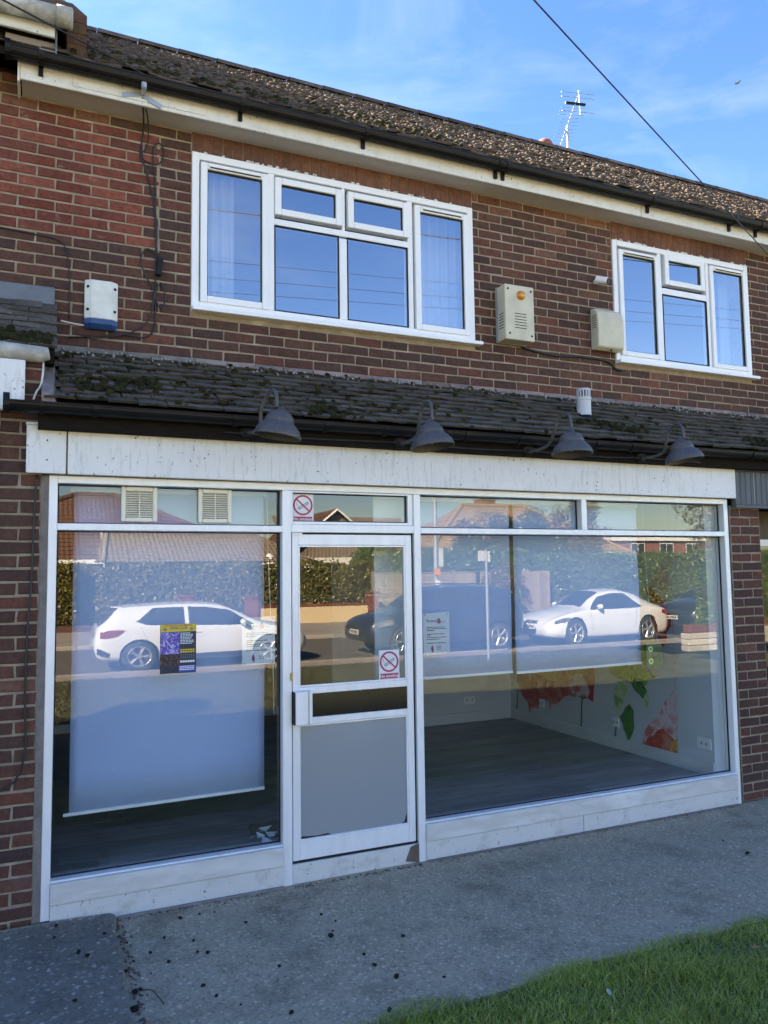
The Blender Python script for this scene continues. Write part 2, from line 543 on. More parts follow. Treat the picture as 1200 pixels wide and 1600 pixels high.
M['turf'] = pmat('turf', (0.06, 0.072, 0.028), (0.085, 0.088, 0.04), 5, 1.0, bump=0.8, bscale=70, world=True, c3=(0.06, 0.07, 0.026))
M['field'] = pmat('field', (0.07, 0.09, 0.03), (0.10, 0.11, 0.045), 0.4, 1.0, world=True)


def leaf_mat(name, cols, transl=0.3, rough=0.36):
    m, t = new_mat(name)
    v = rand_value(t)
    k = len(cols)
    col = ramp(t, v, [(i / (k - 1), c) for i, c in enumerate(cols)])
    col = mixc(t, 1.0, col, ramp(t, noise(t, 1.2, 4, 0.6, world=True), [(0.3, (0.75,) * 3), (0.7, (1.25,) * 3)]), 'MULTIPLY')
    out = t.nodes.new('ShaderNodeOutputMaterial')
    b = t.nodes.new('ShaderNodeBsdfPrincipled')
    t.links.new(col, b.inputs['Base Color'])
    b.inputs['Roughness'].default_value = rough
    b.inputs['Specular IOR Level'].default_value = 0.5
    tl = t.nodes.new('ShaderNodeBsdfTranslucent')
    t.links.new(col, tl.inputs['Color'])
    mx = t.nodes.new('ShaderNodeMixShader')
    mx.inputs[0].default_value = transl
    t.links.new(b.outputs[0], mx.inputs[1])
    t.links.new(tl.outputs[0], mx.inputs[2])
    t.links.new(mx.outputs[0], out.inputs['Surface'])
    return m


M['grass'] = leaf_mat('grass_blade', [(0.203, 0.298, 0.043), (0.284, 0.380, 0.061), (0.405, 0.463, 0.094), (0.243, 0.331, 0.052), (0.648, 0.563, 0.186), (0.263, 0.365, 0.057)], 0.4)
M['dry_grass'] = leaf_mat('dry_grass_blade', [(0.075, 0.085, 0.036), (0.095, 0.098, 0.045), (0.06, 0.075, 0.03), (0.12, 0.11, 0.06)], 0.25, 0.6)
M['hedge'] = leaf_mat('hedge_leaf', [(0.170, 0.145, 0.043), (0.128, 0.145, 0.037), (0.255, 0.196, 0.068), (0.085, 0.111, 0.031), (0.204, 0.178, 0.051)], 0.25)
M['hedge_green'] = leaf_mat('green_hedge_leaf', [(0.085, 0.153, 0.037), (0.136, 0.204, 0.051), (0.068, 0.119, 0.034), (0.170, 0.221, 0.068)], 0.25)
M['hedge_gold'] = leaf_mat('golden_leaf', [(0.22, 0.17, 0.03), (0.16, 0.14, 0.025), (0.10, 0.11, 0.02)], 0.3)
M['conifer'] = leaf_mat('conifer_leaf', [(0.022, 0.042, 0.016), (0.03, 0.052, 0.02), (0.04, 0.06, 0.02)], 0.15)
M['autumn'] = leaf_mat('autumn_leaf', [(0.20, 0.15, 0.07), (0.14, 0.12, 0.05), (0.25, 0.17, 0.09), (0.10, 0.11, 0.04)], 0.3)
M['bark'] = pmat('bark', (0.09, 0.065, 0.045), (0.05, 0.038, 0.028), 14, 0.95, bump=0.8, bscale=40)
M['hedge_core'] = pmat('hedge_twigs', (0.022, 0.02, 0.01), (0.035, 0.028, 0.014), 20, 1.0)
M['curtain'] = None


def fabric_mat(name, col, transl=0.4, rough=0.8):
    m, t = new_mat(name)
    out = t.nodes.new('ShaderNodeOutputMaterial')
    c = ramp(t, noise(t, 1.5, 4, 0.5), [(0.3, col), (0.7, tuple(q * 0.93 for q in col))])
    d = t.nodes.new('ShaderNodeBsdfDiffuse')
    tl = t.nodes.new('ShaderNodeBsdfTranslucent')
    t.links.new(c, d.inputs['Color'])
    t.links.new(c, tl.inputs['Color'])
    mx = t.nodes.new('ShaderNodeMixShader')
    mx.inputs[0].default_value = transl
    t.links.new(d.outputs[0], mx.inputs[1])
    t.links.new(tl.outputs[0], mx.inputs[2])
    t.links.new(mx.outputs[0], out.inputs['Surface'])
    return m


M['curtain'] = fabric_mat('curtain_cloth', (0.86, 0.87, 0.88), 0.3)
M['blind'] = fabric_mat('blind_cloth', (0.53, 0.67, 0.95), 0.2)
M['wall_in'] = pmat('interior_plaster', (0.62, 0.65, 0.67), (0.57, 0.60, 0.62), 1.5, 0.75)
M['maroon'] = pmat('maroon_wall', (0.10, 0.022, 0.022), (0.075, 0.016, 0.018), 2, 0.8)
M['room_up'] = pmat('bedroom_wall', (0.38, 0.36, 0.33), None, 2, 0.8)
M['ceiling'] = pmat('ceiling_paint', (0.72, 0.72, 0.70), None, 1, 0.85)
M['plank'] = pmat('grey_floor_plank', (0.19, 0.18, 0.17), (0.34, 0.325, 0.30), 3.2, 0.42, stretch=(1, 9, 1), rnd=0.22, detail=8, bump=0.08, bscale=40)
M['skirting'] = pmat('skirting_paint', (0.68, 0.69, 0.68), None, 2, 0.5)
M['glass_shop'] = glass_mat('shop_glass', 0.105, (0.90, 0.93, 0.92), 1.5, 0.012)
M['glass_up'] = glass_mat('double_glazing', 0.42, (0.90, 0.93, 0.94), 1.5, 0.006)
M['glass_clear'] = clear_mat('glass_edge', (0.97, 0.985, 0.98))
M['dark_glass'] = pmat('dark_glass', (0.02, 0.023, 0.027), (0.014, 0.016, 0.02), 2, 0.04, spec=0.7)
M['paper'] = pmat('white_paper', (0.72, 0.75, 0.80), (0.68, 0.71, 0.76), 6, 0.6)
M['print_white'] = pmat('print_white', (0.82, 0.83, 0.83), None, 6, 0.5)
M['print_red'] = pmat('print_red', (0.50, 0.03, 0.09), (0.44, 0.03, 0.08), 9, 0.5)
M['print_black'] = pmat('print_black', (0.012, 0.012, 0.014), None, 9, 0.5)
M['print_grey'] = pmat('print_grey', (0.12, 0.15, 0.19), None, 9, 0.5)
M['print_yellow'] = pmat('print_yellow', (0.72, 0.53, 0.03), (0.66, 0.46, 0.03), 9, 0.5)
M['print_blue'] = pmat('print_blue', (0.02, 0.05, 0.30), (0.03, 0.07, 0.36), 20, 0.5)
M['print_navy'] = pmat('print_navy', (0.012, 0.016, 0.035), (0.02, 0.025, 0.05), 20, 0.5)
M['print_pink'] = pmat('print_magenta', (0.45, 0.10, 0.22), (0.30, 0.05, 0.12), 60, 0.5)
# ================================================================ THE SETTING
def sheet(name, x0, x1, y0, y1, z0, z1, mat, nx=1, ny=1, kind='structure', label=None, cat=None, wob=0.0):
    xs, ys = np.linspace(x0, x1, nx + 1), np.linspace(y0, y1, ny + 1)
    vs = [(x, y, z0 + (z1 - z0) * (y - y0) / (y1 - y0) + (random.uniform(-wob, wob) if wob else 0)) for y in ys for x in xs]
    fs = [(j * (nx + 1) + i, j * (nx + 1) + i + 1, (j + 1) * (nx + 1) + i + 1, (j + 1) * (nx + 1) + i)
          for j in range(ny) for i in range(nx)]
    mb = MB().add(vs, fs)
    o = mb.build(name, mat, smooth=bool(wob))
    return tag(o, label, cat, kind=kind)


ground = sheet('ground', -900, 900, -900, 900, -0.25, -0.25, M['field'], label='open ground spreading out round the street', cat='ground')

# concrete forecourt in front of the shop (front edge to the lawn at y = -1.56, a little ragged)
mb = MB()
xs = np.linspace(-12, 20, 129)
edge = [-1.56 + 0.018 * math.sin(x * 3.1) + random.uniform(-0.012, 0.012) for x in xs]
vs = [(x, e, 0.0) for x, e in zip(xs, edge)] + [(x, 0.5, 0.0) for x in xs] + [(x, e, -0.2) for x, e in zip(xs, edge)]
n = len(xs)
fs = [(i, i + 1, n + i + 1, n + i) for i in range(n - 1)] + [(2 * n + i, 2 * n + i + 1, i + 1, i) for i in range(n - 1)]
pavement = tag(mb.add(vs, fs).build('pavement', M['concrete']), 'grey exposed aggregate concrete pavement along the shopfront', 'pavement', kind='structure')

# rough raised slab at the left foot of the shopfront
mb = MB()
pts = [(-3.0, -1.55), (0.43, -1.55), (0.415, -1.4), (0.395, -1.1), (0.41, -0.6), (0.40, -0.25), (0.425, -0.05), (0.40, -0.018), (0.10, -0.018), (-3.0, -0.018)]
npt = len(pts)
top = [(x, y, 0.052 - (0.012 if x > 0.3 else 0.0)) for x, y in pts]
bot = [(x + (0.025 if x > 0.3 else 0.0), y, -0.1) for x, y in pts]
mb.add(top + bot, [tuple(range(npt))] + [(npt + i, npt + (i + 1) % npt, (i + 1) % npt, i) for i in range(npt)])
slab = mb.build('raised_slab', M['slab'], bevel=0.008)
tag(slab, 'rough dark concrete slab raised at left foot of shopfront', 'paving', kind='structure')

lawn = sheet('lawn', -30, 12.6, -10.0, -1.50, 0.075, -0.012, M['turf'], 60, 12, label='lawn soil between forecourt and road', cat='lawn', wob=0.012)
verge = sheet('near_footway', -40, 60, -10.80, -9.97, 0.085, 0.085, M['paving'], label='narrow footway beside the road opposite the shop', cat='footway')
road = sheet('road', -80, 120, -17.2, -10.94, 0.0, 0.0, M['asphalt'], label='grey asphalt street with parked cars', cat='road')
strip = sheet('far_verge', -80, 120, -18.7, -17.34, 0.10, 0.10, M['kerb'], label='pale paved strip on far side of the street', cat='footway')
farpath = sheet('far_footway', -80, 120, -23.6, -18.7, 0.104, 0.104, M['paving'], label='far footway below the garden walls', cat='footway')
gardens = sheet('garden_ground', -80, 140, -75, -23.4, 0.08, 0.08, M['soil'], label='garden soil behind the far hedge', cat='soil')
km = MB().box(-0.445, 0.445, -0.07, 0.07, -0.2, 0.0).mesh('kerb_stone', M['kerb'])
for k in range(27):
    o = link('kerb_stone', km, road, bevel=0.015, local=True)
    o.location = (-3 + 0.9 * k, -10.87, 0.09)
for k in range(42):
    o = link('kerb_stone', km, road, bevel=0.015, local=True)
    o.location = (-4 + 0.9 * k, -17.27, 0.105)
for k in range(9):
    o = MB().box(9.3 + 1.9 * k, 10.2 + 1.9 * k, -11.14, -11.06, -0.005, 0.004).build('painted_dash', M['paint_line'], road)

# grass: blades of the lawn, dense where the camera looks down on it, thinner towards the road
def blades(n, x0, x1, y0, y1, h0, h1, w):
    x = rng.uniform(x0, x1, n); y = rng.uniform(y0, y1, n)
    clump = np.sin(x * 5.1 + 1.3 * np.sin(y * 7)) * np.cos(y * 6.3 + x * 1.7) * 0.5 + 0.5
    keep = (y < -1.535 + 0.03 * np.sin(x * 9) + rng.normal(0, 0.018, n))
    x, y, clump = x[keep], y[keep], clump[keep]
    n = len(x)
    z = 0.075 + (y + 10.0) * (-0.087 / 8.5) - 0.004
    a = rng.uniform(0, 2 * np.pi, n); la = rng.uniform(0, 2 * np.pi, n)
    h = rng.uniform(h0, h1, n) * (0.6 + 0.75 * clump)
    ln = h * rng.uniform(0.25, 1.15, n)
    ww = w * rng.uniform(0.6, 1.3, n)
    dx, dy = np.cos(a) * ww, np.sin(a) * ww
    lx, ly = np.cos(la) * ln, np.sin(la) * ln
    b0 = np.stack([x - dx, y - dy, z], 1); b1 = np.stack([x + dx, y + dy, z], 1)
    m0 = np.stack([x - dx * .8 + lx * .35, y - dy * .8 + ly * .35, z + h * .6], 1); m1 = np.stack([x + dx * .8 + lx * .35, y + dy * .8 + ly * .35, z + h * .6], 1)
    t0 = np.stack([x - dx * .12 + lx, y - dy * .12 + ly, z + h * .95], 1); t1 = np.stack([x + dx * .12 + lx, y + dy * .12 + ly, z + h * .95], 1)
    v = np.concatenate([b0, b1, m0, m1, t0, t1])
    i = np.arange(n)
    q = np.concatenate([np.stack([i, i + n, i + 3 * n, i + 2 * n], 1), np.stack([i + 2 * n, i + 3 * n, i + 5 * n, i + 4 * n], 1)])
    return v, q


v1, q1 = blades(115000, 0.9, 5.2, -2.75, -1.49, 0.016, 0.05, 0.0021)
v2, q2 = blades(60000, -4, 12.4, -9.95, -2.7, 0.035, 0.075, 0.007)
v3, q3 = blades(9000, 5.2, 12.4, -2.75, -1.5, 0.025, 0.06, 0.006)
v4, q4 = blades(9000, -3, 0.9, -2.75, -1.5, 0.03, 0.06, 0.006)
vv, qq, off = [], [], 0
cnt = []
for a, b in ((v1, q1), (v2, q2), (v3, q3), (v4, q4)):
    vv.append(a); qq.append(b + off); off += len(a); cnt.append(len(b))
gm = np_mesh('grass', np.concatenate(vv), np.concatenate(qq), [M['grass'], M['dry_grass']])
mi = np.zeros(sum(cnt), np.int32); mi[cnt[0]:cnt[0] + cnt[1]] = 1
gm.polygons.foreach_set('material_index', mi)
grass = link('grass', gm)
tag(grass, 'short green lawn grass edging the concrete pavement', 'grass', kind='stuff')


# ================================================================ BRICK AND TILE HELPERS
_brick_cache = {}


def brick_mesh(w, h, mat, variant, vertical=False):
    key = (round(w, 3), round(h, 3), mat.name, variant)
    if key in _brick_cache:
        return _brick_cache[key]
    r = random.Random(hash(key[:2]) % 1000 + variant * 77)
    j = lambda a: r.uniform(-a, a)
    a, b, c = w / 2, h / 2, 0.0045
    back = [(-a, .05, -b), (a, .05, -b), (a, .05, b), (-a, .05, b)]
    out = [(-a + j(.0035), .004, -b + j(.003)), (a + j(.0035), .004, -b + j(.003)), (a + j(.0035), .004, b + j(.003)), (-a + j(.0035), .004, b + j(.003))]
    inn = [(x + (c if x < 0 else -c) + j(.0015), j(.0012), z + (c if z < 0 else -c) + j(.0015)) for x, _, z in out]
    vs = back + out + inn
    fs = [(8, 9, 10, 11)]
    for i in range(4):
        k = (i + 1) % 4
        fs += [(4 + i, 4 + k, 8 + k, 8 + i), (i, k, 4 + k, 4 + i)]
    me = MB().add(vs, fs).mesh('brick', mat)
    _brick_cache[key] = me
    return me


def course_bricks(x0, x1, z0, z1, holes, zoff=0.0, xoff=0.0, pitch=0.225, course=0.075, gap=0.0128):
    """stretcher bond; returns (xc, zc, w, h) clipped to the wall and to the openings"""
    out = []
    i0 = int(math.floor((z0 - zoff) / course))
    i = i0
    while zoff + i * course < z1 - 0.004:
        za, zb = zoff + i * course, zoff + (i + 1) * course
        za_c, zb_c = max(za, z0), min(zb, z1)
        sh = xoff + (pitch / 2 if i % 2 else 0)
        spans = [(x0, x1)]
        zc = (za + zb) / 2
        for (hx0, hx1, hz0, hz1) in holes:
            if hz0 < zc < hz1:
                new = []
                for a, b in spans:
                    if hx1 <= a or hx0 >= b:
                        new.append((a, b))
                    else:
                        if hx0 > a: new.append((a, hx0))
                        if hx1 < b: new.append((hx1, b))
                spans = new
        for a, b in spans:
            k = int(math.floor((a - sh) / pitch))
            while sh + k * pitch < b:
                p, q = max(a, sh + k * pitch), min(b, sh + (k + 1) * pitch)
                k += 1
                if q - p < 0.03 or zb_c - za_c < 0.02:
                    continue
                out.append(((p + q) / 2, (za_c + zb_c) / 2, q - p - gap, zb_c - za_c - gap))
        i += 1
    return out


def lay_bricks(parent, items, y, matfn, limit=300, name='brick', rest='brick_rows', facing=0.0):
    """items nearest to the camera become bricks of their own, the others one joined part"""
    items = sorted(items, key=lambda b: (b[0] - 0.0) ** 2 + (b[1] - 1.9) ** 2)
    wl = WL[parent]
    far = MB()
    mats = []
    for n, (xc, zc, w, h) in enumerate(items):
        m = matfn(xc, zc)
        if n < limit:
            o = bpy.data.objects.new(name, brick_mesh(w, h, m, random.randrange(9)))
            COL.objects.link(o)
            o.parent = parent
            o.location = Vector((xc, y + random.uniform(-.0018, .0018), zc)) - wl
            o.rotation_euler = (random.gauss(0, .006), random.gauss(0, .005), random.gauss(0, .005))
            if facing: o.rotation_euler.z += facing
        else:
            if m not in mats: mats.append(m)
            far.cur = mats.index(m)
            me = brick_mesh(w, h, m, random.randrange(9))
            far.add([(v.co.x + xc, v.co.y + y, v.co.z + zc) for v in me.vertices], [tuple(p.vertices) for p in me.polygons])
    if far.v:
        tag(far.build(rest, mats, parent), kind='stuff')


def grid_wall(mb, xs, zs, y0, y1, inside):
    """wall slab with rectangular openings: boxes for every solid cell"""
    for i in range(len(xs) - 1):
        for k in range(len(zs) - 1):
            if not inside((xs[i] + xs[i + 1]) / 2, (zs[k] + zs[k + 1]) / 2):
                mb.box(xs[i], xs[i + 1], y0, y1, zs[k], zs[k + 1])


# ================================================================ THE TERRACE BUILDING
bld = empty('terrace_building', (2.6, 0.7, 0), 'two storey brown brick terrace with vacant white framed shopfront', 'building')
YU = 0.69                                     # face of the upper wall
W1 = (0.944, 3.25, 3.75, 4.925)               # bedroom window openings x0 x1 z0 z1
W2 = (4.715, 6.412, 3.75, 4.905)

# upper wall: mortar bed with openings, bricks in front
mb = MB()
xs = [-2.0, W1[0], W1[1], W2[0], W2[1], 9.5]
zs = [3.25, 3.75, 4.905, 4.925, 5.2]
grid_wall(mb, xs, zs, YU + 0.0055, YU + 0.25, lambda x, z: (W1[0] < x < W1[1] and W1[2] < z < W1[3]) or (W2[0] < x < W2[1] and W2[2] < z < W2[3]))
upper = mb.build('upper_wall', M['mortar'], bld)
holes = [W1, W2, (W1[0], W1[1], W1[3] - .05, 5.2), (W2[0], W2[1], W2[3] - .05, 5.2)]
items = course_bricks(-0.75, 7.6, 3.415, 5.075, holes, zoff=3.415, xoff=0.05)
items = [b for b in items if not (b[0] < -0.2 and b[1] < 3.5)]
items += course_bricks(-0.75, -0.14, 5.065, 5.215, [], zoff=3.415, xoff=0.05)


def upper_mat(x, z):
    if x < 0.70 and 4.135 < z < 4.99:
        return M['brick_red']
    if random.random() < 0.03:
        return M['brick_soldier']
    return M['brick_soldier'] if (z > 5.0 and random.random() < .6) else M['brick']


lay_bricks(upper, items, YU, upper_mat)
# lintel courses of bricks on end above each window
for (a, b, z) in ((W1[0], W1[1], W1[3]), (W2[0], W2[1], W2[3])):
    n = int(round((b - a) / 0.075))
    for k in range(n):
        o = bpy.data.objects.new('brick', brick_mesh((b - a) / n - 0.006, 5.09 - z - 0.006, M['brick_soldier'], k % 5))
        COL.objects.link(o)
        o.parent = upper
        o.location = Vector((a + (k + .5) * (b - a) / n, YU + random.uniform(-.0015, .0015), (z + 5.09) / 2)) - WL[upper]
for W in (W1, W2):
    MB().box(W[0], W[1], YU + .0035, YU + .0048, W[3], 5.09).build('lintel_mortar', M['mortar_dark'], upper)
# pale render bead down the right-hand side of the red brick patch
MB().box(0.702, 0.722, YU - .001, YU + .005, 4.14, 4.93).build('expansion_joint', M['mortar'], upper)

# ground floor piers
def pier(name, x0, x1, z0, z1, zoff, xoff, yface=0.0, depth=0.35):
    w = MB().box(x0, x1, yface + .0055, yface + depth, z0, z1).build(name, M['mortar'], bld)
    lay_bricks(w, course_bricks(x0, x1, z0, z1, [], zoff=zoff, xoff=xoff), yface, lambda x, z: M['brick_soldier'] if random.random() < .05 else M['brick'])
    return w


pier('left_pier', -0.215, 0.004, 0.02, 3.17, 0.0, 0.117 - 0.225)
MB().box(0.004, 0.043, 0.0, 0.10, 0.0, 2.47).build('mastic_joint', M['cement'], bld)
pier('right_pier', 5.262, 5.60, 0.01, 2.42, 0.0, 5.262)
# side of the right pier that turns into the neighbour's doorway
mb = MB().box(5.593, 5.6, 0.02, 0.36, 0.0, 2.42).build('pier_return', M['brick'], bld)

# first-floor rooms and the closed hull behind the front
def room(name, x0, x1, y0, y1, z0, z1, mat, t=0.06):
    mb = MB()
    mb.box(x0 - t, x1 + t, y1, y1 + t, z0 - t, z1 + t)          # back
    mb.box(x0 - t, x0, y0, y1, z0 - t, z1 + t).box(x1, x1 + t, y0, y1, z0 - t, z1 + t)
    mb.box(x0, x1, y0, y1, z0 - t, z0).box(x0, x1, y0, y1, z1, z1 + t)
    return mb.build(name, mat, bld)


room('bedroom_lining', 0.3, 3.9, YU + .26, 4.1, 2.9, 5.12, M['room_up'])
room('second_bedroom_lining', 4.2, 7.2, YU + .26, 4.1, 2.9, 5.12, M['room_up'])
mb = MB()
mb.box(-2.0, 9.5, 8.0, 8.2, -0.2, 5.2)
mb.box(9.3, 9.5, 0.95, 8.0, -0.2, 5.2).box(-2.0, -1.8, 0.95, 8.0, -0.2, 5.2)
mb.build('rear_wall', M['brick'], bld)

# ---------------------------------------------------------------- main roof
RB, RT = (0.40, 5.225), (4.2, 8.03)
ra = math.atan2(RT[1] - RB[1], RT[0] - RB[0])
rl = math.hypot(RT[0] - RB[0], RT[1] - RB[1])
cu, su = math.cos(ra), math.sin(ra)
XR0, XR1 = -2.2, 13.5
mb = MB()
mb.add([(XR0, RB[0], RB[1] - .03), (XR1, RB[0], RB[1] - .03), (XR1, RT[0], RT[1] - .03), (XR0, RT[0], RT[1] - .03),
        (XR1, 8.3, 5.2), (XR0, 8.3, 5.2), (XR0, RB[0], RB[1] - .08), (XR1, RB[0], RB[1] - .08)],
       [(0, 1, 2, 3), (3, 2, 4, 5), (6, 7, 1, 0)])
roof = mb.build('roof', M['old_wood'], bld)
# plain tiles: every tile is its own tilted slab, joined (they are only a few pixels high in the picture)
gauge, tw = 0.10, 0.165
rows, cols = int(rl / gauge), int((XR1 - XR0) / tw)
V, Q = [], []
box_q = np.array([(0, 1, 2, 3), (4, 7, 6, 5), (0, 4, 5, 1), (1, 5, 6, 2), (3, 2, 6, 7), (0, 3, 7, 4)])
idx = 0
for r_ in range(rows):
    for c_ in range(cols):
        x = XR0 + (c_ + .5 + (.5 if r_ % 2 else 0)) * tw + random.gauss(0, .003)
        s0 = r_ * gauge + random.gauss(0, .009)
        lift = 0.015 + abs(random.gauss(0.0, .007))
        w2 = tw / 2 - .002
        tl = .17
        yw = random.gauss(0, .008)
        pts = []
        for (dx, ds, dn) in ((-w2, 0, lift + .0), (w2, 0, lift + yw), (w2, tl, .006), (-w2, tl, .006),
                             (-w2, 0, lift - .013), (w2, 0, lift - .013 + yw), (w2, tl, -.007), (-w2, tl, -.007)):
            s_ = s0 + ds
            pts.append((x + dx, RB[0] + s_ * cu - dn * su, RB[1] + s_ * su + dn * cu))
        V += pts
        Q.append(box_q + idx)
        idx += 8
me = np_mesh('roof_tiles', np.array(V), np.concatenate(Q), M['roof'])
o = tag(link('roof_tiles', fix_normals(me), roof), kind='stuff')
# lichen cushions and grit all over the weathered tiles
n = 6500
X_ = rng.uniform(-.4, XR1, n); S_ = rng.uniform(0, rl, n); r0 = rng.uniform(.008, .026, n)
V, Q = [], []
base = np.array([(-1, -1, 0), (1, -1, 0), (1, 1, 0), (-1, 1, 0), (-.5, -.5, .6), (.5, -.5, .6), (.5, .5, .6), (-.5, .5, .6)])
jit = rng.uniform(.6, 1.4, (n, 8, 3))
P = base[None] * jit * r0[:, None, None]
nx_, ny_, nz_ = P[..., 0], P[..., 1], P[..., 2] + .018
vx = X_[:, None] + nx_; sv = S_[:, None] + ny_
V = np.stack([vx, RB[0] + sv * cu - nz_ * su, RB[1] + sv * su + nz_ * cu], -1).reshape(-1, 3)
fq = np.array([(4, 5, 6, 7), (0, 1, 5, 4), (1, 2, 6, 5), (2, 3, 7, 6), (3, 0, 4, 7)])
Q = (fq[None] + (np.arange(n) * 8)[:, None, None]).reshape(-1, 4)
tag(link('roof_lichen', np_mesh('roof_lichen', V, Q, M['lichen']), roof), kind='stuff')
k = 0
x = XR0
while x < XR1:                                  # half-round ridge tiles
    L = 0.44
    mb = MB()
    n = 9
    for j, xx in enumerate((x, x + L)):
        for t in range(n):
            a = math.pi * (t / (n - 1))
            mb.v.append((xx, RT[0] - math.cos(a) * .115, RT[1] - .035 + math.sin(a) * .095 + (0.006 if j == 0 else 0)))
    for t in range(n - 1):
        mb.f.append((t, t + 1, n + t + 1, n + t)); mb.m.append(0)
    mb.build('ridge_tile', M['roof'], roof, smooth=True)
    x += L + .008
# clay cowl just behind the ridge
mb = MB()
mb.lathe([(0.10, 0), (0.13, .05), (0.14, .12), (0.11, .19), (0.05, .23), (0.0, .24)], Matrix.Translation((6.70, 4.34, 8.02)), 14)
mb.build('clay_cowl', pmat('terracotta', (0.30, 0.10, 0.05), (0.22, 0.08, 0.045), 9, 0.9, bump=0.4), roof, smooth=True)
# moss cushions low on the left part of the main roof
mb = MB()
for k in range(150):
    x = random.uniform(-.3, 3.2) ** 1.0
    s_ = abs(random.gauss(0, .5)) + .02
    c = Vector((x, RB[0] + s_ * cu - .03 * su, RB[1] + s_ * su + .03 * cu))
    rr = random.uniform(.012, .035)
    mb.lathe([(rr, 0), (rr * .8, rr * .45), (0.001, rr * .7)], Matrix.Translation(c) @ Matrix.Rotation(ra, 4, 'X'), 7)
tag(mb.build('moss', M['moss'], roof, smooth=True), kind='stuff')

# ---------------------------------------------------------------- eaves: soffit, fascia, gutter
MB().box(-0.16, 9.6, 0.503, YU + .02, 5.072, 5.086).build('soffit', M['soffit'], bld)
x = -0.17
for L in (5.06, 4.7):
    MB().box(x, x + L - .004, 0.482, 0.502, 5.060, 5.20).build('fascia_board', M['fascia'], bld, bevel=0.004)
    x += L
MB().box(-0.185, -0.171, 0.478, YU - .003, 5.04, 5.20).build('fascia_end', M['fascia'], bld, bevel=0.003)
MB().box(0.14, 1.0, 0.476, 0.4815, 5.085, 5.135).build('cover_strip', M['fascia'], bld, bevel=0.002)


def half_gutter(x0, x1, yc, zc, r, mat, name, parent, n=11):
    mb = MB()
    rows_ = []
    for x in (x0, x1):
        ring = [(x, yc - math.cos(math.pi * t / (n - 1)) * r, zc - math.sin(math.pi * t / (n - 1)) * r) for t in range(n)]
        ring += [(x, yc + math.cos(math.pi * t / (n - 1)) * (r - .004), zc - math.sin(math.pi * t / (n - 1)) * (r - .004)) for t in range(n)]
        rows_.append(ring)
    m = 2 * n
    mb.add(rows_[0] + rows_[1], [(i, (i + 1) % m, m + (i + 1) % m, m + i) for i in range(m)] + [tuple(range(n)) + tuple(range(n, m)), tuple(m + i for i in range(m))])
    mb.tube([(x0, yc - r, zc), (x1, yc - r, zc)], .006, 6)
    g = mb.build(name, mat, parent)
    return g


gut = half_gutter(-0.225, 9.6, 0.425, 5.205, 0.057, M['black'], 'gutter', bld)
for x in (-0.05, 1.24, 2.18, 3.35, 3.42, 4.95, 5.95, 6.30, 7.4):
    mb = MB()
    pts = [(x, 0.425 - math.cos(math.pi * t / 8) * .061, 5.205 - math.sin(math.pi * t / 8) * .061) for t in range(9)]
    for i in range(8):
        a, b = Vector(pts[i]), Vector(pts[i + 1])
        mb.obox((a + b) / 2, (0.028, (b - a).length + .004, .006), M=Matrix.Rotation(math.atan2(b.z - a.z, b.y - a.y), 3, 'X'))
    mb.box(x - .014, x + .014, 0.462, 0.482, 5.10, 5.20)
    mb.build('gutter_bracket', M['black'], gut)
MB().lathe([(0.062, 0), (.062, .03), (0.0, .03)], Matrix.Translation((-0.225, .425, 5.2)) @ Matrix.Rotation(R(-90), 4, 'Y'), 16).build('end_cap', M['black'], gut)

# ---------------------------------------------------------------- pent roof over the shopfront
PB, PT = (-0.14, 2.868), (0.665, 3.365)
pa = math.atan2(PT[1] - PB[1], PT[0] - PB[0])
pl = math.hypot(PT[0] - PB[0], PT[1] - PB[1])
mb = MB()
mb.add([(0.0, PB[0], PB[1] - .02), (9.4, PB[0], PB[1] - .02), (9.4, PT[0], PT[1] - .02), (0.0, PT[0], PT[1] - .02),
        (0.0, PB[0], PB[1] - .06), (9.4, PB[0], PB[1] - .06), (9.4, PT[0], PT[1] - .4), (0.0, PT[0], PT[1] - .4)],
       [(0, 1, 2, 3), (4, 5, 1, 0), (0, 3, 7, 4), (4, 7, 6, 5), (1, 5, 6, 2)])
pent = mb.build('pent_roof', M['old_wood'], bld)


def tile_shape(seed):
    r = random.Random(seed)
    w, l, t = .0800, .25, .0135
    bow = r.uniform(-.001, .006)
    vs, nx = [], 3
    for top in (1, 0):
        for s_ in (0, l):
            for i in range(nx):
                x = -w + 2 * w * i / (nx - 1)
                e = r.uniform(-.005, .005) if s_ == 0 else 0
                vs.append((x, s_ + e, (t if top else 0) + (bow if i == 1 else 0)))
    fs = [(0, 1, 4, 3), (1, 2, 5, 4), (6, 9, 10, 7), (7, 10, 11, 8), (0, 6, 7, 1), (1, 7, 8, 2), (0, 3, 9, 6), (2, 8, 11, 5)]
    mb_ = MB().add(vs, fs)
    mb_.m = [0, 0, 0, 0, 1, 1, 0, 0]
    return mb_.mesh('tile', [M['tile'], M['tile_edge']])


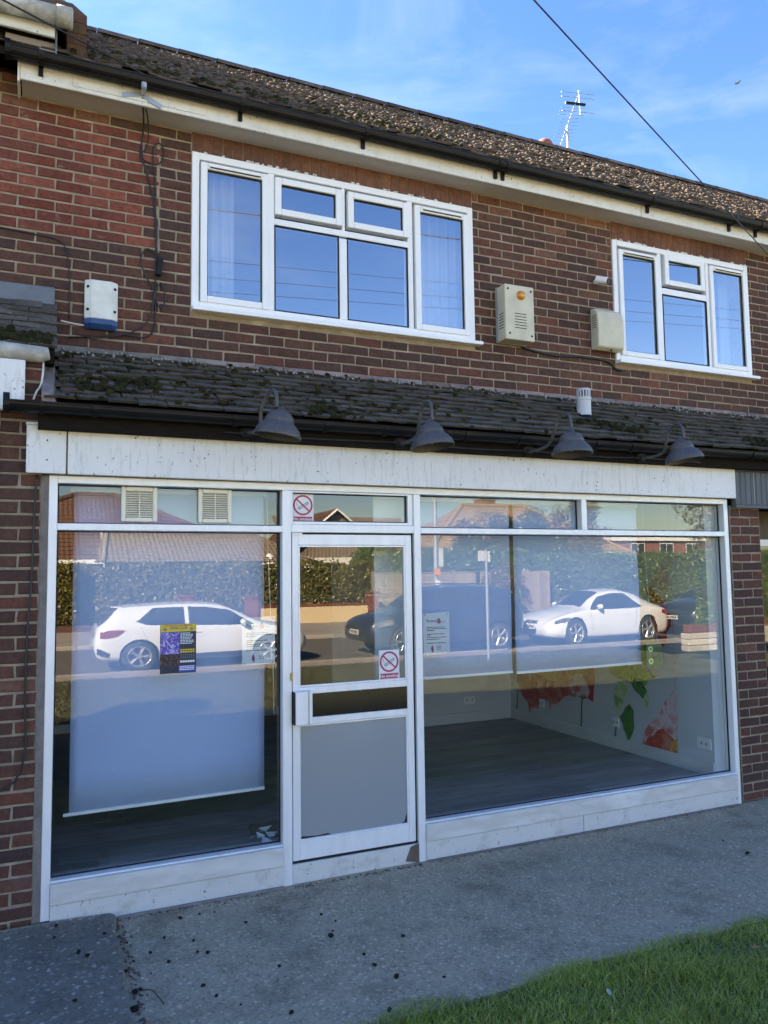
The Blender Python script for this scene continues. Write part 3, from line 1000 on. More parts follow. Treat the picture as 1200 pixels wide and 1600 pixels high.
tiles = [tile_shape(k) for k in range(8)]
tg = pl / 9.6
cells = []
for r_ in range(10):
    ncol = int(7.6 / .165)
    for c_ in range(ncol):
        x = 0.09 + (c_ + (.5 if r_ % 2 else 0)) * .165
        cells.append((r_, x))
cells.sort(key=lambda q: q[1] + .02 * q[0])
far = MB()
cp, sp = math.cos(pa), math.sin(pa)
for n, (r_, x) in enumerate(cells):
    s_ = r_ * tg + random.gauss(0, .006)
    lift = abs(random.gauss(0.0, .003)) + .012
    loc = Vector((x + random.gauss(0, .004), PB[0] + s_ * cp - lift * sp, PB[1] + s_ * sp + lift * cp))
    rot = Euler((pa - R(9.5) + random.gauss(0, .012), random.gauss(0, .012), random.gauss(0, .012)))
    me = random.choice(tiles)
    if n < 300:
        o = bpy.data.objects.new('tile', me)
        COL.objects.link(o)
        o.parent = pent
        o.location = loc - WL[pent]
        o.rotation_euler = rot
    else:
        T = Matrix.Translation(loc) @ rot.to_matrix().to_4x4()
        far.add([T @ v.co for v in me.vertices], [tuple(p.vertices) for p in me.polygons])
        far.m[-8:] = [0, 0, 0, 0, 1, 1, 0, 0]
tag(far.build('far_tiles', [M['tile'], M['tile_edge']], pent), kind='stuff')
# bedding fillet of tile slips and cement against the wall
x = 0.02
while x < 7.8:
    L = random.uniform(.20, .27)
    mb = MB()
    h = random.uniform(.062, .072)
    mb.obox((x + L / 2, 0.655 + random.uniform(-.004, .004), 3.378), (L - .006, .022, h), (R(-24) + random.gauss(0, .03), random.gauss(0, .01), 0))
    mb.build('fillet_slip', M['cement_pink'] if random.random() < .45 else M['cement'], pent, bevel=0.004)
    x += L
# verge cement at the left end
mb = MB()
mb.add([(-.005, PB[0] - .005, PB[1] - .03), (.075, PB[0] - .005, PB[1] - .03), (.06, PT[0], PT[1] + .05), (-.005, PT[0], PT[1] + .05),
        (-.005, PB[0] - .005, PB[1] + .05), (.055, PB[0] - .005, PB[1] + .04), (.05, PT[0], PT[1] + .09), (-.005, PT[0], PT[1] + .1)],
       [(0, 3, 2, 1), (4, 5, 6, 7), (0, 1, 5, 4), (1, 2, 6, 5), (2, 3, 7, 6), (3, 0, 4, 7)])
mb.build('verge_cement', M['cement'], pent)
# moss cushions and pale lichen grit
mb = MB()
for k in range(230):
    x = min(7.3, abs(random.gauss(0, 1)) * 1.7 + .1) if k < 150 else random.uniform(.1, 7)
    r_ = random.randrange(10)
    s_ = r_ * tg + random.uniform(-.01, .05)
    c = Vector((x, PB[0] + s_ * cp - .030 * sp, PB[1] + s_ * sp + .030 * cp))
    rr = random.uniform(.008, .026)
    mb.lathe([(rr, 0), (rr * .8, rr * .5), (0.001, rr * .75)], Matrix.Translation(c) @ Matrix.Rotation(pa, 4, 'X'), 6)
for (cx, ss) in ((4.02, .30), (0.35, .22), (.55, .35), (1.7, .1), (4.25, .22), (5.6, .12)):
    for k in range(26):
        x = random.gauss(cx, .09); s_ = random.gauss(ss, .06)
        c = Vector((x, PB[0] + s_ * cp - .03 * sp, PB[1] + s_ * sp + .03 * cp)); rr = random.uniform(.012, .03)
        mb.lathe([(rr, 0), (rr * .8, rr * .5), (0.001, rr * .75)], Matrix.Translation(c) @ Matrix.Rotation(pa, 4, 'X'), 6)
tag(mb.build('moss', M['moss'], pent, smooth=True), kind='stuff')
mb = MB()
for k in range(420):
    x = random.uniform(.1, 7.4); s_ = pl - abs(random.gauss(0, .07)) - .01
    c = Vector((x, PB[0] + s_ * cp - .032 * sp, PB[1] + s_ * sp + .032 * cp)); rr = random.uniform(.003, .009)
    mb.obox(c, (rr * 2, rr * 1.6, rr), (random.random(), random.random(), random.random()))
tag(mb.build('mortar_crumbs', pmat('pale_crumbs', (0.40, 0.38, 0.35), (0.22, 0.2, 0.18), 30, .9), pent), kind='stuff')

lg = half_gutter(-0.16, 9.4, -0.195, 2.835, 0.05, M['black'], 'lower_gutter', bld)
for x in (0.0, 0.27, 1.05, 1.62, 2.02, 2.48, 2.62, 3.05, 3.72, 4.05, 4.6, 5.3, 6.2):
    mb = MB()
    pts = [(x, -0.195 - math.cos(math.pi * t / 8) * .054, 2.835 - math.sin(math.pi * t / 8) * .054) for t in range(9)]
    for i in range(8):
        a, b = Vector(pts[i]), Vector(pts[i + 1])
        mb.obox((a + b) / 2, (0.026, (b - a).length + .004, .006), M=Matrix.Rotation(math.atan2(b.z - a.z, b.y - a.y), 3, 'X'))
    mb.build('gutter_bracket', M['black'], lg)
MB().lathe([(0.056, 0), (.056, .03), (0.0, .03)], Matrix.Translation((-0.16, -.195, 2.83)) @ Matrix.Rotation(R(-90), 4, 'Y'), 16).build('end_cap', M['black'], lg)
MB().box(-0.02, 9.3, -0.135, -0.02, 2.715, 2.83).build('eaves_board', M['old_wood'], bld)
# ---------------------------------------------------------------- signboard and shopfront
sb = MB().box(0.137, 5.272, -0.062, -0.022, 2.475, 2.742).build('signboard', M['sign_white'], bld, bevel=0.003)
MB().box(-0.076, 0.128, -0.062, -0.022, 2.475, 2.742).build('board_end', M['sign_white'], sb, bevel=0.003)
MB().box(0.1285, 0.1365, -0.055, -0.024, 2.475, 2.742).build('board_joint', M['mortar_dark'], sb)
MB().box(-0.08, 5.276, -0.068, -0.015, 2.7425, 2.757).build('top_bead', M['sign_white'], sb, bevel=0.003)
for (x, z) in ((.5, 2.70), (1.62, 2.55), (2.66, 2.50), (3.83, 2.53), (3.83, 2.50), (3.84, 2.56), (4.4, 2.61), (.9, 2.60), (2.1, 2.69), (.03, 2.55), (.03, 2.66), (3.1, 2.69)):
    MB().cyl((x, -.0635, z), (x, -.06, z), .005, 8).build('screw', M['screw'], sb)

FY0, FY1, GY = 0.0, 0.10, 0.068
fr = MB()
sf = MB().box(0.043, 0.09, FY0, FY1, 0.045, 2.474).build('shopfront_frame', M['alu'], bld, bevel=0.003)


def bar(name, x0, x1, z0, z1, y0=FY0, y1=FY1, mat='alu', par=sf, bv=0.003):
    return MB().box(x0, x1, y0, y1, z0, z1).build(name, M[mat], par, bevel=bv)


bar('mullion', 1.40, 1.458, 0.0, 2.43)
bar('mullion', 2.325, 2.376, 0.0, 2.43)
bar('jamb', 5.19, 5.235, 0.0, 2.474)
bar('head_rail', 0.09, 5.19, 2.43, 2.474)
bar('transom', 0.09, 1.40, 2.163, 2.203)
bar('transom', 1.458, 2.325, 2.163, 2.215)
bar('transom', 2.376, 5.19, 2.163, 2.203)
bar('mullion', 3.735, 3.783, 2.203, 2.43)
bar('sill', 0.09, 1.40, 0.128, 0.238, -0.018, FY1, 'alu_dull')
bar('sill', 2.376, 5.19, 0.128, 0.238, -0.018, FY1, 'alu_dull')
bar('sill_nosing', 0.09, 1.40, 0.2385, 0.25, 0.002, FY1, 'alu')
bar('sill_nosing', 2.376, 5.19, 0.2385, 0.25, 0.002, FY1, 'alu')
bar('plinth', 0.09, 1.40, 0.0, 0.126, -0.012, FY1, 'plinth')
bar('plinth', 2.376, 3.648, 0.0, 0.126, -0.012, FY1, 'plinth')
bar('plinth', 3.651, 5.19, 0.0, 0.126, -0.012, FY1, 'plinth')
bar('cement_toe', 0.44, 1.40, -0.01, 0.014, -0.035, -0.013, 'cement')
bar('cement_toe', 2.376, 5.19, -0.01, 0.012, -0.03, -0.013, 'cement')
# panes with dark gaskets
def pane(x0, x1, z0, z1, y=GY, mat='glass_shop', par=sf, t=0.006, gk=0.006, name='pane'):
    mb = MB()
    mb.add([(x0, y, z0), (x1, y, z0), (x1, y, z1), (x0, y, z1)], [(0, 1, 2, 3)])
    mb.cur = 1
    mb.add([(x0, y, z0), (x1, y, z0), (x1, y, z1), (x0, y, z1), (x0, y + t, z0), (x1, y + t, z0), (x1, y + t, z1), (x0, y + t, z1)],
           [(5, 4, 7, 6), (0, 4, 5, 1), (1, 5, 6, 2), (2, 6, 7, 3), (3, 7, 4, 0)])
    p = mb.build(name, [M[mat], M['glass_clear']], par)
    if gk:
        g = MB()
        g.box(x0, x0 + gk, y - .012, y - .001, z0, z1).box(x1 - gk, x1, y - .012, y - .001, z0, z1)
        g.box(x0 + gk, x1 - gk, y - .012, y - .001, z1 - gk, z1).box(x0 + gk, x1 - gk, y - .012, y - .001, z0, z0 + gk)
        gg = g.build('gasket', M['gasket'], p if par is sf or True else p)
    return p


pane(0.092, 1.398, 0.251, 2.161)
pane(0.092, 1.398, 2.205, 2.428)
pane(2.378, 5.188, 0.251, 2.161)
pane(2.378, 3.733, 2.205, 2.428)
pane(3.785, 5.188, 2.205, 2.428)
pane(1.475, 2.285, 2.235, 2.418, 0.045)
tf = MB().box(1.459, 1.474, 0.012, 0.07, 2.216, 2.43).box(2.286, 2.324, 0.012, 0.07, 2.216, 2.43).box(1.474, 2.286, 0.012, 0.07, 2.418, 2.4295).box(1.474, 2.286, 0.012, 0.07, 2.216, 2.234)
tf.build('fanlight_frame', M['alu'], sf, bevel=0.002)

# the door
door = MB()
door.box(1.466, 1.508, 0.012, 0.052, 0.135, 2.152)            # hanging stiles and rails
door.box(2.262, 2.308, 0.012, 0.052, 0.135, 2.152)
door.box(1.508, 2.262, 0.0125, 0.0515, 2.082, 2.1515)
door.box(1.508, 2.262, 0.0125, 0.0515, 1.143, 1.188)
door.box(1.508, 2.262, 0.0125, 0.0515, 0.955, 0.997)
door.box(1.508, 2.262, 0.0125, 0.0515, 0.1355, 0.248)
door = door.build('door', M['alu'], bld, bevel=0.003)
pane(1.509, 2.261, 1.189, 2.081, 0.030, par=door)
bead = MB()
for (a, b, c, d) in ((1.509, 1.519, 1.189, 2.081), (2.251, 2.261, 1.189, 2.081)):
    bead.box(a, b, 0.016, 0.029, c, d)
bead.box(1.519, 2.251, 0.016, 0.029, 2.071, 2.081).box(1.519, 2.251, 0.016, 0.029, 1.189, 1.199)
bead.build('glazing_bead', M['alu'], door)
mlp, t = new_mat('smoked_panel')
principled(t, ramp(t, noise(t, 3, 4), [(0.3, (0.012, 0.011, 0.012)), (0.7, (0.02, 0.018, 0.016))]), 0.12, 0, 0.6)
MB().box(1.58, 2.262, 0.02, 0.03, 0.998, 1.142).build('letter_panel', mlp, door)
pull = MB().box(1.470, 1.580, -0.042, 0.020, 0.962, 1.168).build('pull_handle', M['alu'], door, bevel=0.004)
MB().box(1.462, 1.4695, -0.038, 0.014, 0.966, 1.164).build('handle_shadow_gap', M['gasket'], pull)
MB().box(1.553, 1.557, -0.0435, -0.0422, 0.964, 1.166).build('handle_groove', M['screw'], pull)
lk = MB().box(1.448, 1.462, -0.012, -0.0005, 1.235, 1.285).build('lock', M['brass'], sf, bevel=0.002)
# obscured lower pane: frosted film on glass
mfr, t = new_mat('frosted_film')
out = t.nodes.new('ShaderNodeOutputMaterial')
d_ = t.nodes.new('ShaderNodeBsdfDiffuse'); d_.inputs['Color'].default_value = (0.66, 0.72, 0.75, 1)
tl_ = t.nodes.new('ShaderNodeBsdfRefraction'); tl_.inputs['Color'].default_value = (0.92, 0.96, 0.98, 1)
tl_.inputs['Roughness'].default_value = 0.5; tl_.inputs['IOR'].default_value = 1.12
g_ = t.nodes.new('ShaderNodeBsdfGlossy'); g_.inputs['Roughness'].default_value = 0.3
m1 = t.nodes.new('ShaderNodeMixShader'); m1.inputs[0].default_value = 0.6
m2 = t.nodes.new('ShaderNodeMixShader'); m2.inputs[0].default_value = 0.06
t.links.new(d_.outputs[0], m1.inputs[1]); t.links.new(tl_.outputs[0], m1.inputs[2])
t.links.new(m1.outputs[0], m2.inputs[1]); t.links.new(g_.outputs[0], m2.inputs[2]); t.links.new(m2.outputs[0], out.inputs['Surface'])
MB().box(1.509, 2.261, 0.030, 0.036, 0.249, 0.954).build('frosted_pane', mfr, door)
bead = MB().box(1.509, 1.518, 0.016, 0.029, 0.249, 0.954).box(2.252, 2.261, 0.016, 0.029, 0.249, 0.954).box(1.518, 2.252, 0.016, 0.029, 0.249, 0.258).box(1.518, 2.252, 0.016, 0.029, 0.945, 0.954)
bead.build('glazing_bead', M['alu'], door)
gk = MB()
pts = [(1.519, .258), (1.60, .262), (1.68, .268), (1.74, .258), (1.74, .2575), (1.519, .2575)]
gk.prism([(1.519, .2585), (1.62, .2585), (1.72, .2585), (1.70, .268), (1.62, .264), (1.519, .272)], lambda a, b, t_: (a, t_, b), .0285, .0296)
gk.prism([(2.251, .2585), (2.21, .2585), (2.235, .268), (2.244, .30), (2.251, .32)], lambda a, b, t_: (a, t_, b), .0285, .0296)
gk.build('lifted_film_edge', M['gasket'], door)
MB().box(2.309, 2.3245, 0.03, 0.09, 0.12, 2.16).build('door_gap', M['gasket'], sf)
MB().box(1.459, 1.4655, 0.03, 0.06, 0.12, 2.16).build('door_gap', M['gasket'], sf)
MB().box(1.459, 2.3245, 0.03, 0.06, 2.1525, 2.1625).build('door_gap', M['gasket'], sf)
MB().box(1.459, 2.3245, 0.02, 0.06, 0.1185, 0.1345).build('door_gap', M['gasket'], sf)
MB().box(1.459, 2.324, 0.004, 0.10, 0.0, 0.118).build('threshold', M['plinth'], sf, bevel=0.004)
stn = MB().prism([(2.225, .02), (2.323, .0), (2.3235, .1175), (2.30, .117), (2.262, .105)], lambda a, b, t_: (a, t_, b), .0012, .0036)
stn.build('stain_and_shadow', M['mortar_dark'], sf)  # dark patch: stain and painted shadow at right end of the threshold
grit = MB()
for k in range(260):
    gx = random.choice((random.uniform(.45, 1.40), random.uniform(1.46, 2.32), random.uniform(2.38, 5.2)))
    gs = random.uniform(.0015, .006)
    grit.obox((gx, -.034 - abs(random.gauss(0, .02)), gs * .6), (gs * 2.2, gs * 1.7, gs), (random.random(), random.random(), random.random()))
for k in range(120):
    gs = random.uniform(.002, .007)
    grit.obox((.425 + abs(random.gauss(0, .025)), random.uniform(-1.4, -.04), gs * .6), (gs * 2.2, gs * 1.7, gs), (random.random(), random.random(), random.random()))
tag(grit.build('grit', M['mortar_dark']), 'loose dark grit gathered along foot of the shopfront', 'grit', kind='stuff')
MB().box(1.462, 1.53, -0.004, 0.012, 2.148, 2.16).build('door_closer_plate', M['upvc'], sf)

# ---------------------------------------------------------------- bedroom windows
def window(W, layout, trick, parent=bld):
    x0, x1, z0, z1 = W
    yf = YU - 0.012
    m = MB()
    t = 0.052
    m.box(x0, x0 + t, yf, yf + .07, z0 + .03, z1).box(x1 - t, x1, yf, yf + .07, z0 + .03, z1)
    m.box(x0 + t, x1 - t, yf, yf + .07, z1 - t, z1).box(x0 + t, x1 - t, yf, yf + .07, z0 + .03, z0 + .03 + t)
    for (a, b, c, d) in layout['bars']:
        m.box(a, b, yf + .002, yf + .068, c, d)
    w = m.build('window', M['upvc'], parent, bevel=0.004)
    MB().box(x0 - .0, x1 + .045, yf - .055, yf + .06, z0, z0 + .029).build('window_sill', M['upvc'], w, bevel=0.004)
    for (a, b, c, d, sash) in layout['panes']:
        if sash:                                  # opening sash: a proud frame round the pane
            s = MB()
            q = sash
            s.box(a - q, a, yf - .016, yf + .05, c - q, d + q).box(b, b + q, yf - .016, yf + .05, c - q, d + q)
            s.box(a, b, yf - .0155, yf + .05, d, d + q).box(a, b, yf - .0155, yf + .05, c - q, c)
            s.build('sash', M['upvc'], w, bevel=0.006, seg=2)
        pane(a, b, c, d, yf + .012, 'glass_up', w, 0.024, 0.006)
    for (a, b, z) in trick:
        v = MB().box(a, b, yf - .024, yf - .0165, z, z + .018).build('trickle_vent', M['upvc'], w, bevel=0.002)
        MB().box(a + .01, b - .01, yf - .02, yf - .0162, z - .0085, z - .0005).build('vent_slot', M['screw'], v)
    s = MB()
    for k in range(34):                            # ragged sealant round the frame
        a = random.uniform(x0, x1)
        s.obox((a, yf + .004, z1 + .004), (random.uniform(.01, .035), .012, random.uniform(.006, .018)), (0, random.gauss(0, .2), 0))
    tag(s.build('sealant', M['white_cable'], w), kind='stuff')
    return w


win1 = window(W1, {'bars': [(1.50, 1.548, 3.832, 4.873), (2.645, 2.69, 3.832, 4.873), (2.06, 2.125, 3.832, 4.47), (2.085, 2.11, 4.53, 4.873), (1.548, 2.645, 4.485, 4.535)],
                   'panes': [(1.052, 1.452, 3.875, 4.805, .048), (1.60, 2.03, 4.612, 4.80, .05), (2.18, 2.60, 4.612, 4.80, .05),
                             (1.55, 2.058, 3.834, 4.484, 0), (2.127, 2.643, 3.834, 4.484, 0), (2.755, 3.15, 3.875, 4.80, .05)]},
              [(1.06, 1.45, 4.822), (2.77, 3.14, 4.82)])
win2 = window(W2, {'bars': [(5.245, 5.288, 3.832, 4.853), (5.845, 5.885, 3.832, 4.853), (5.288, 5.845, 4.47, 4.53)],
                   'panes': [(4.82, 5.20, 3.875, 4.775, .045), (5.37, 5.77, 4.612, 4.80, .05), (5.29, 5.843, 3.834, 4.469, 0), (5.935, 6.325, 3.87, 4.79, .045)]},
              [(4.83, 5.19, 4.79), (5.95, 6.31, 4.805)])


def curtain(x0, x1, z0, z1, y, folds, depth, label, tilt=0.0):
    n = folds * 8
    vs, fs = [], []
    for i in range(n + 1):
        u = i / n
        x = x0 + (x1 - x0) * u
        yy = y + depth * math.sin(u * folds * 2 * math.pi) + .3 * depth * math.sin(u * folds * 5.3)
        vs += [(x, yy, z1), (x + tilt, yy * 1.0 + .01, z0)]
    fs = [(2 * i, 2 * i + 1, 2 * i + 3, 2 * i + 2) for i in range(n)]
    o = MB().add(vs, fs).build('curtain', M['curtain'], smooth=True)
    s = o.modifiers.new('thick', 'SOLIDIFY'); s.thickness = .004
    return tag(o, label, 'curtain', 'curtains upstairs')


curtain(1.0, 1.30, 3.6, 4.95, 0.90, 4, .022, 'pale curtain gathered behind left pane of large bedroom window')
curtain(2.72, 3.30, 3.6, 4.95, 0.90, 7, .022, 'pale pleated curtain behind right pane of large bedroom window')
curtain(6.25, 6.62, 3.6, 4.95, 0.90, 3, .02, 'pale curtain behind right pane of small bedroom window')

# ---------------------------------------------------------------- inside the shop
FZ = 0.20
floor = tag(MB().box(-0.15, 5.3, 0.10, 4.72, 0.0, FZ - .012).build('shop_floor', M['old_wood']), 'grey plank floor of the empty shop', 'floor', kind='structure')
y = 0.101
pm = {}
while y < 4.60:
    x = -0.15 - random.uniform(0, 1.1)
    while x < 5.07:
        a, b = max(x, -.15), min(x + 1.2, 5.068)
        if b - a > .05:
            MB().box(a + .0012, b - .0012, y + .0012, y + .1488, FZ - .012, FZ + random.uniform(-.0006, .0006)).build('floor_plank', M['plank'], floor)
        x += 1.2
    y += .15
iw = MB().box(5.072, 5.19, 0.101, 4.8, 0.0, 2.75).build('side_wall', M['wall_in'], bld)
MB().box(2.95, 5.0715, 3.10, 3.2, FZ, 2.75).build('back_wall', M['wall_in'], bld)
MB().box(2.86, 2.949, 3.101, 4.65, FZ, 2.75).build('partition_wall', M['wall_in'], bld)
MB().box(-0.3, 2.859, 4.60, 4.7, 0.0, 2.75).build('rear_room_wall', M['maroon'], bld)
MB().box(-0.3, -0.10, 0.36, 4.599, 0.0, 2.75).build('left_room_wall', M['maroon'], bld)
MB().box(-0.3, 5.19, 0.101, 4.8, 2.53, 2.72).build('shop_ceiling', M['ceiling'], bld)
MB().box(5.054, 5.0715, 0.101, 3.082, FZ + .001, FZ + .115).build('skirting_board', M['skirting'], bld, bevel=0.004)
MB().box(2.95, 5.0535, 3.082, 3.0995, FZ + .001, FZ + .115).build('skirting_board', M['skirting'], bld, bevel=0.004)
MB().box(-0.10, 2.8595, 4.580, 4.5995, FZ + .001, FZ + .10).build('skirting_board', M['skirting'], bld, bevel=0.004)
for (yy, zz, dbl) in ((0.20, .455, 1), (2.48, .455, 0), (1.28, .45, 0)):
    s = MB().box(5.060, 5.0718, yy - (.073 if dbl else .043), yy + (.073 if dbl else .043), zz - .043, zz + .043).build('wall_socket', M['upvc'], iw, bevel=0.003)
    MB().box(5.0585, 5.0598, yy - .03, yy - .02, zz - .01, zz + .01).box(5.0585, 5.0598, yy + .02, yy + .03, zz - .01, zz + .01).build('socket_holes', M['dark_hole'], s)
s = MB().box(4.437, 4.583, 3.088, 3.0998, .40, .486).build('wall_socket', M['upvc'], bld, bevel=0.003)
MB().box(4.47, 4.48, 3.0865, 3.0878, .44, .46).box(4.54, 4.55, 3.0865, 3.0878, .44, .46).build('socket_holes', M['dark_hole'], s)


# flower mural painted on the side wall: thin coats of paint, each its own shape
def paint_mat(name, stops, scale=5):
    return pmat(name, stops[0], stops[1], scale, 0.6, c3=stops[2] if len(stops) > 2 else None, detail=6, lo=.38, hi=.62)


PR = paint_mat('paint_red', [(0.52, 0.02, 0.02), (0.62, 0.06, 0.04), (0.66, 0.22, 0.15)], 5)
PO = paint_mat('paint_orange', [(0.80, 0.26, 0.03), (0.76, 0.40, 0.07), (0.66, 0.10, 0.04)], 6)
PP = paint_mat('paint_pale_pink', [(0.74, 0.36, 0.34), (0.74, 0.62, 0.64), (0.66, 0.14, 0.14)], 7)
PG = paint_mat('paint_green', [(0.20, 0.38, 0.03), (0.38, 0.52, 0.06), (0.08, 0.22, 0.03)], 8)
PGd = paint_mat('paint_dark_green', [(0.03, 0.15, 0.02), (0.08, 0.26, 0.03), (0.015, 0.06, 0.015)], 9)
PGp = paint_mat('paint_pale_green', [(0.42, 0.58, 0.24), (0.58, 0.66, 0.44), (0.24, 0.42, 0.10)], 8)
PY = paint_mat('paint_yellow', [(0.850, 0.850, 0.155), (0.850, 0.850, 0.465)], 9)
mural = empty('wall_mural', (5.071, 1.6, 0.9), 'red and green flower mural painted on the right wall inside', 'mural')


def rough(poly, k=3, amp=.012):
    out_ = []
    n = len(poly)
    for i in range(n):
        a, b = poly[i], poly[(i + 1) % n]
        for s_ in range(k):
            u = s_ / k
            j = amp if s_ else 0
            out_.append((a[0] + (b[0] - a[0]) * u + random.uniform(-j, j), a[1] + (b[1] - a[1]) * u + random.uniform(-j, j)))
    return out_


_pd = [0]


def paint(name, poly, mat, amp=.012):
    _pd[0] += 1
    d = 5.0712 - .0006 * _pd[0]
    MB().prism(rough(poly, 3, amp), lambda a, b, t_: (t_, a, b), d, d + .0005).build(name, mat, mural)


A = [(2.95, 1.35), (2.96, 0.63), (2.88, 0.5), (2.72, 0.38), (2.57, 0.38), (2.48, 0.49), (2.27, 0.47), (2.08, 0.58), (1.86, 0.62), (1.61, 0.59), (1.58, 0.95), (1.75, 1.45), (2.3, 1.6)]
paint('poppy_petal', A, PR, .02)
paint('poppy_glow', [(2.7, 1.3), (2.75, .78), (2.4, .72), (1.95, .78), (1.75, .85), (1.8, 1.3), (2.2, 1.45)], PO, .03)
paint('poppy_wash', [(2.0, .72), (1.93, .62), (1.80, .63), (1.70, .62), (1.66, .68), (1.72, .80), (1.85, .84)], PP, .03)
paint('poppy_drip', [(2.76, .42), (2.72, .30), (2.69, .41)], PR, .004)
paint('poppy_drip', [(2.36, .50), (2.33, .40), (2.30, .50)], PR, .004)
paint('stem', [(1.765, .64), (1.79, .64), (1.83, .27), (1.81, .27)], PGd, .003)
paint('stem', [(2.93, .54), (2.95, .54), (2.995, .3), (2.975, .3)], PGd, .003)
paint('leaf', [(1.08, 0.65), (1.23, 0.51), (1.18, 0.4), (1.12, 0.28), (1.03, 0.45), (1.03, 0.57)], PGd)
paint('leaf', [(1.21, 0.88), (1.30, 0.73), (1.27, 0.53), (1.16, 0.63), (1.1, 0.80)], PGp)
paint('leaf', [(0.97, 0.84), (0.92, 0.67), (0.85, 0.63), (0.82, 0.74), (0.88, 0.86)], PGp)
paint('leaf', [(1.55, 1.10), (1.42, 0.97), (1.25, 0.87), (1.05, 0.84), (0.85, 0.85), (0.72, 0.95), (0.85, 0.98), (.95, 1.1), (1.2, 1.25)], PG, .02)
paint('leaf', [(1.06, .90), (1.0, .78), (.90, .72), (.84, .80), (.9, .9)], PGd)
paint('stem', [(1.27, .41), (1.29, .41), (1.32, .26), (1.30, .26)], PGd, .003)
paint('bloom', [(0.51, 0.86), (0.64, 0.71), (0.84, 0.5), (0.96, 0.27), (0.74, 0.26), (0.50, 0.25), (0.49, 0.83)], PP, .015)
paint('bloom_heart', [(0.66, .50), (0.86, .38), (0.955, 0.275), (0.74, 0.262), (0.50, 0.252), (0.50, .40)], PR, .02)
paint('bloom_glow', [(0.56, .40), (0.60, .262), (0.50, .254), (0.498, .44)], PO, .008)
paint('bloom', [(0.63, 1.95), (0.77, 1.73), (0.74, 1.5), (0.66, 1.22), (0.53, 1.35), (0.51, 1.51), (0.55, 1.67), (0.52, 1.9)], PP, .03)
paint('bloom_heart', [(0.82, 1.74), (0.76, 1.5), (0.66, 1.20), (0.56, 1.26), (0.51, 1.50), (0.60, 1.62)], PR, .03)
paint('leaf', [(0.90, 1.25), (0.91, 1.04), (0.75, 1.02), (0.66, 1.20), (0.72, 1.28)], PG, .015)
paint('mural_edge', [(.486, .24), (.492, .24), (.492, 2.5), (.486, 2.5)], PP, 0)

def disc(parent, name, cx, cz, r0, r1, y, mat, n=40):
    mb = MB()
    if r0 > 0:
        vs = [(cx + r * math.cos(2 * math.pi * k / n), y, cz + r * math.sin(2 * math.pi * k / n)) for r in (r0, r1) for k in range(n)]
        mb.add(vs, [(k, (k + 1) % n, n + (k + 1) % n, n + k) for k in range(n)])
    else:
        mb.add([(cx + r1 * math.cos(2 * math.pi * k / n), y, cz + r1 * math.sin(2 * math.pi * k / n)) for k in range(n)], [tuple(range(n))])
    return mb.build(name, mat, parent)


# cables
def cable(name, pts, r, label, mat='cable', cat='cable', n=6, group=None):
    sp_ = []
    P = [Vector(q) for q in pts]
    for i in range(len(P) - 1):                      # Catmull-Rom through the points
        a, b, c, d_ = P[max(i - 1, 0)], P[i], P[i + 1], P[min(i + 2, len(P) - 1)]
        for s_ in range(6):
            u = s_ / 6
            sp_.append(.5 * ((2 * b) + (-a + c) * u + (2 * a - 5 * b + 4 * c - d_) * u * u + (-a + 3 * b - 3 * c + d_) * u ** 3))
    sp_.append(P[-1])
    return tag(MB().tube(sp_, r, n).build(name, M[mat], smooth=True), label, cat, group)


# roller blinds just behind the glass
def blind(x0, x1, zb, y, label, skew=0.0, barx=0.0):
    root = empty('roller_blind', ((x0 + x1) / 2, y, zb), label, 'blind', 'roller blinds in the shop window')
    n = 24
    vs = []
    for i in range(n + 1):
        u = i / n
        x = x0 + (x1 - x0) * u
        for k in range(9):
            v = k / 8
            z = zb + skew * (u - .5) + (2.40 - zb) * v
            vs.append((x, y + .004 * math.sin(u * 9 + v * 4) * (1 - v) + .003 * math.sin(v * 11), z))
    fs = [(i * 9 + k, (i + 1) * 9 + k, (i + 1) * 9 + k + 1, i * 9 + k + 1) for i in range(n) for k in range(8)]
    o = MB().add(vs, fs).build('fabric', M['blind'], root, smooth=True)
    s = o.modifiers.new('thick', 'SOLIDIFY'); s.thickness = .0015
    MB().obox(((x0 + x1) / 2 - barx / 2, y, zb), (x1 - x0 + barx, .012, .018), (0, -math.atan2(skew, x1 - x0), 0)).build('hem_bar', M['upvc'], root)
    MB().cyl((x0 - .02, y + .02, 2.42), (x1 + .02, y + .02, 2.42), .022, 12).build('roller', M['upvc'], root, smooth=True)
    return root


blind(0.185, 1.335, 0.545, 0.20, 'long pale roller blind hanging in the left shop window', 0.012, .03)
MB().box(2.10, 2.345, 0.17, 0.19, FZ, 2.529).build('boxed_column', M['wall_in'], bld)
blind(2.365, 3.214, 1.158, 0.20, 'short pale roller blind nearest the door in right window')
blind(3.253, 4.44, 1.150, 0.205, 'short pale roller blind further from the door in right window', .005)

ht = empty('hanging_tag', (4.53, .16, 1.11), 'small olive green tag with two pale discs hanging by right blind', 'tag')
MB().box(4.452, 4.612, .158, .162, 1.115, 1.315).build('tag_card', pmat('olive_card', (0.10, 0.17, 0.07), (0.08, 0.14, 0.06), 6, .6), ht)
for zz in (1.262, 1.165):
    disc(ht, 'pale_disc', 4.495, zz, .010, .024, .1574, PY, 20)
cable('tag_string', [(4.53, .16, 1.315), (4.51, .17, 1.6), (4.50, .18, 2.0), (4.495, .19, 2.42)], .0015, 'thin string holding up the olive tag', 'white_cable', 'string')

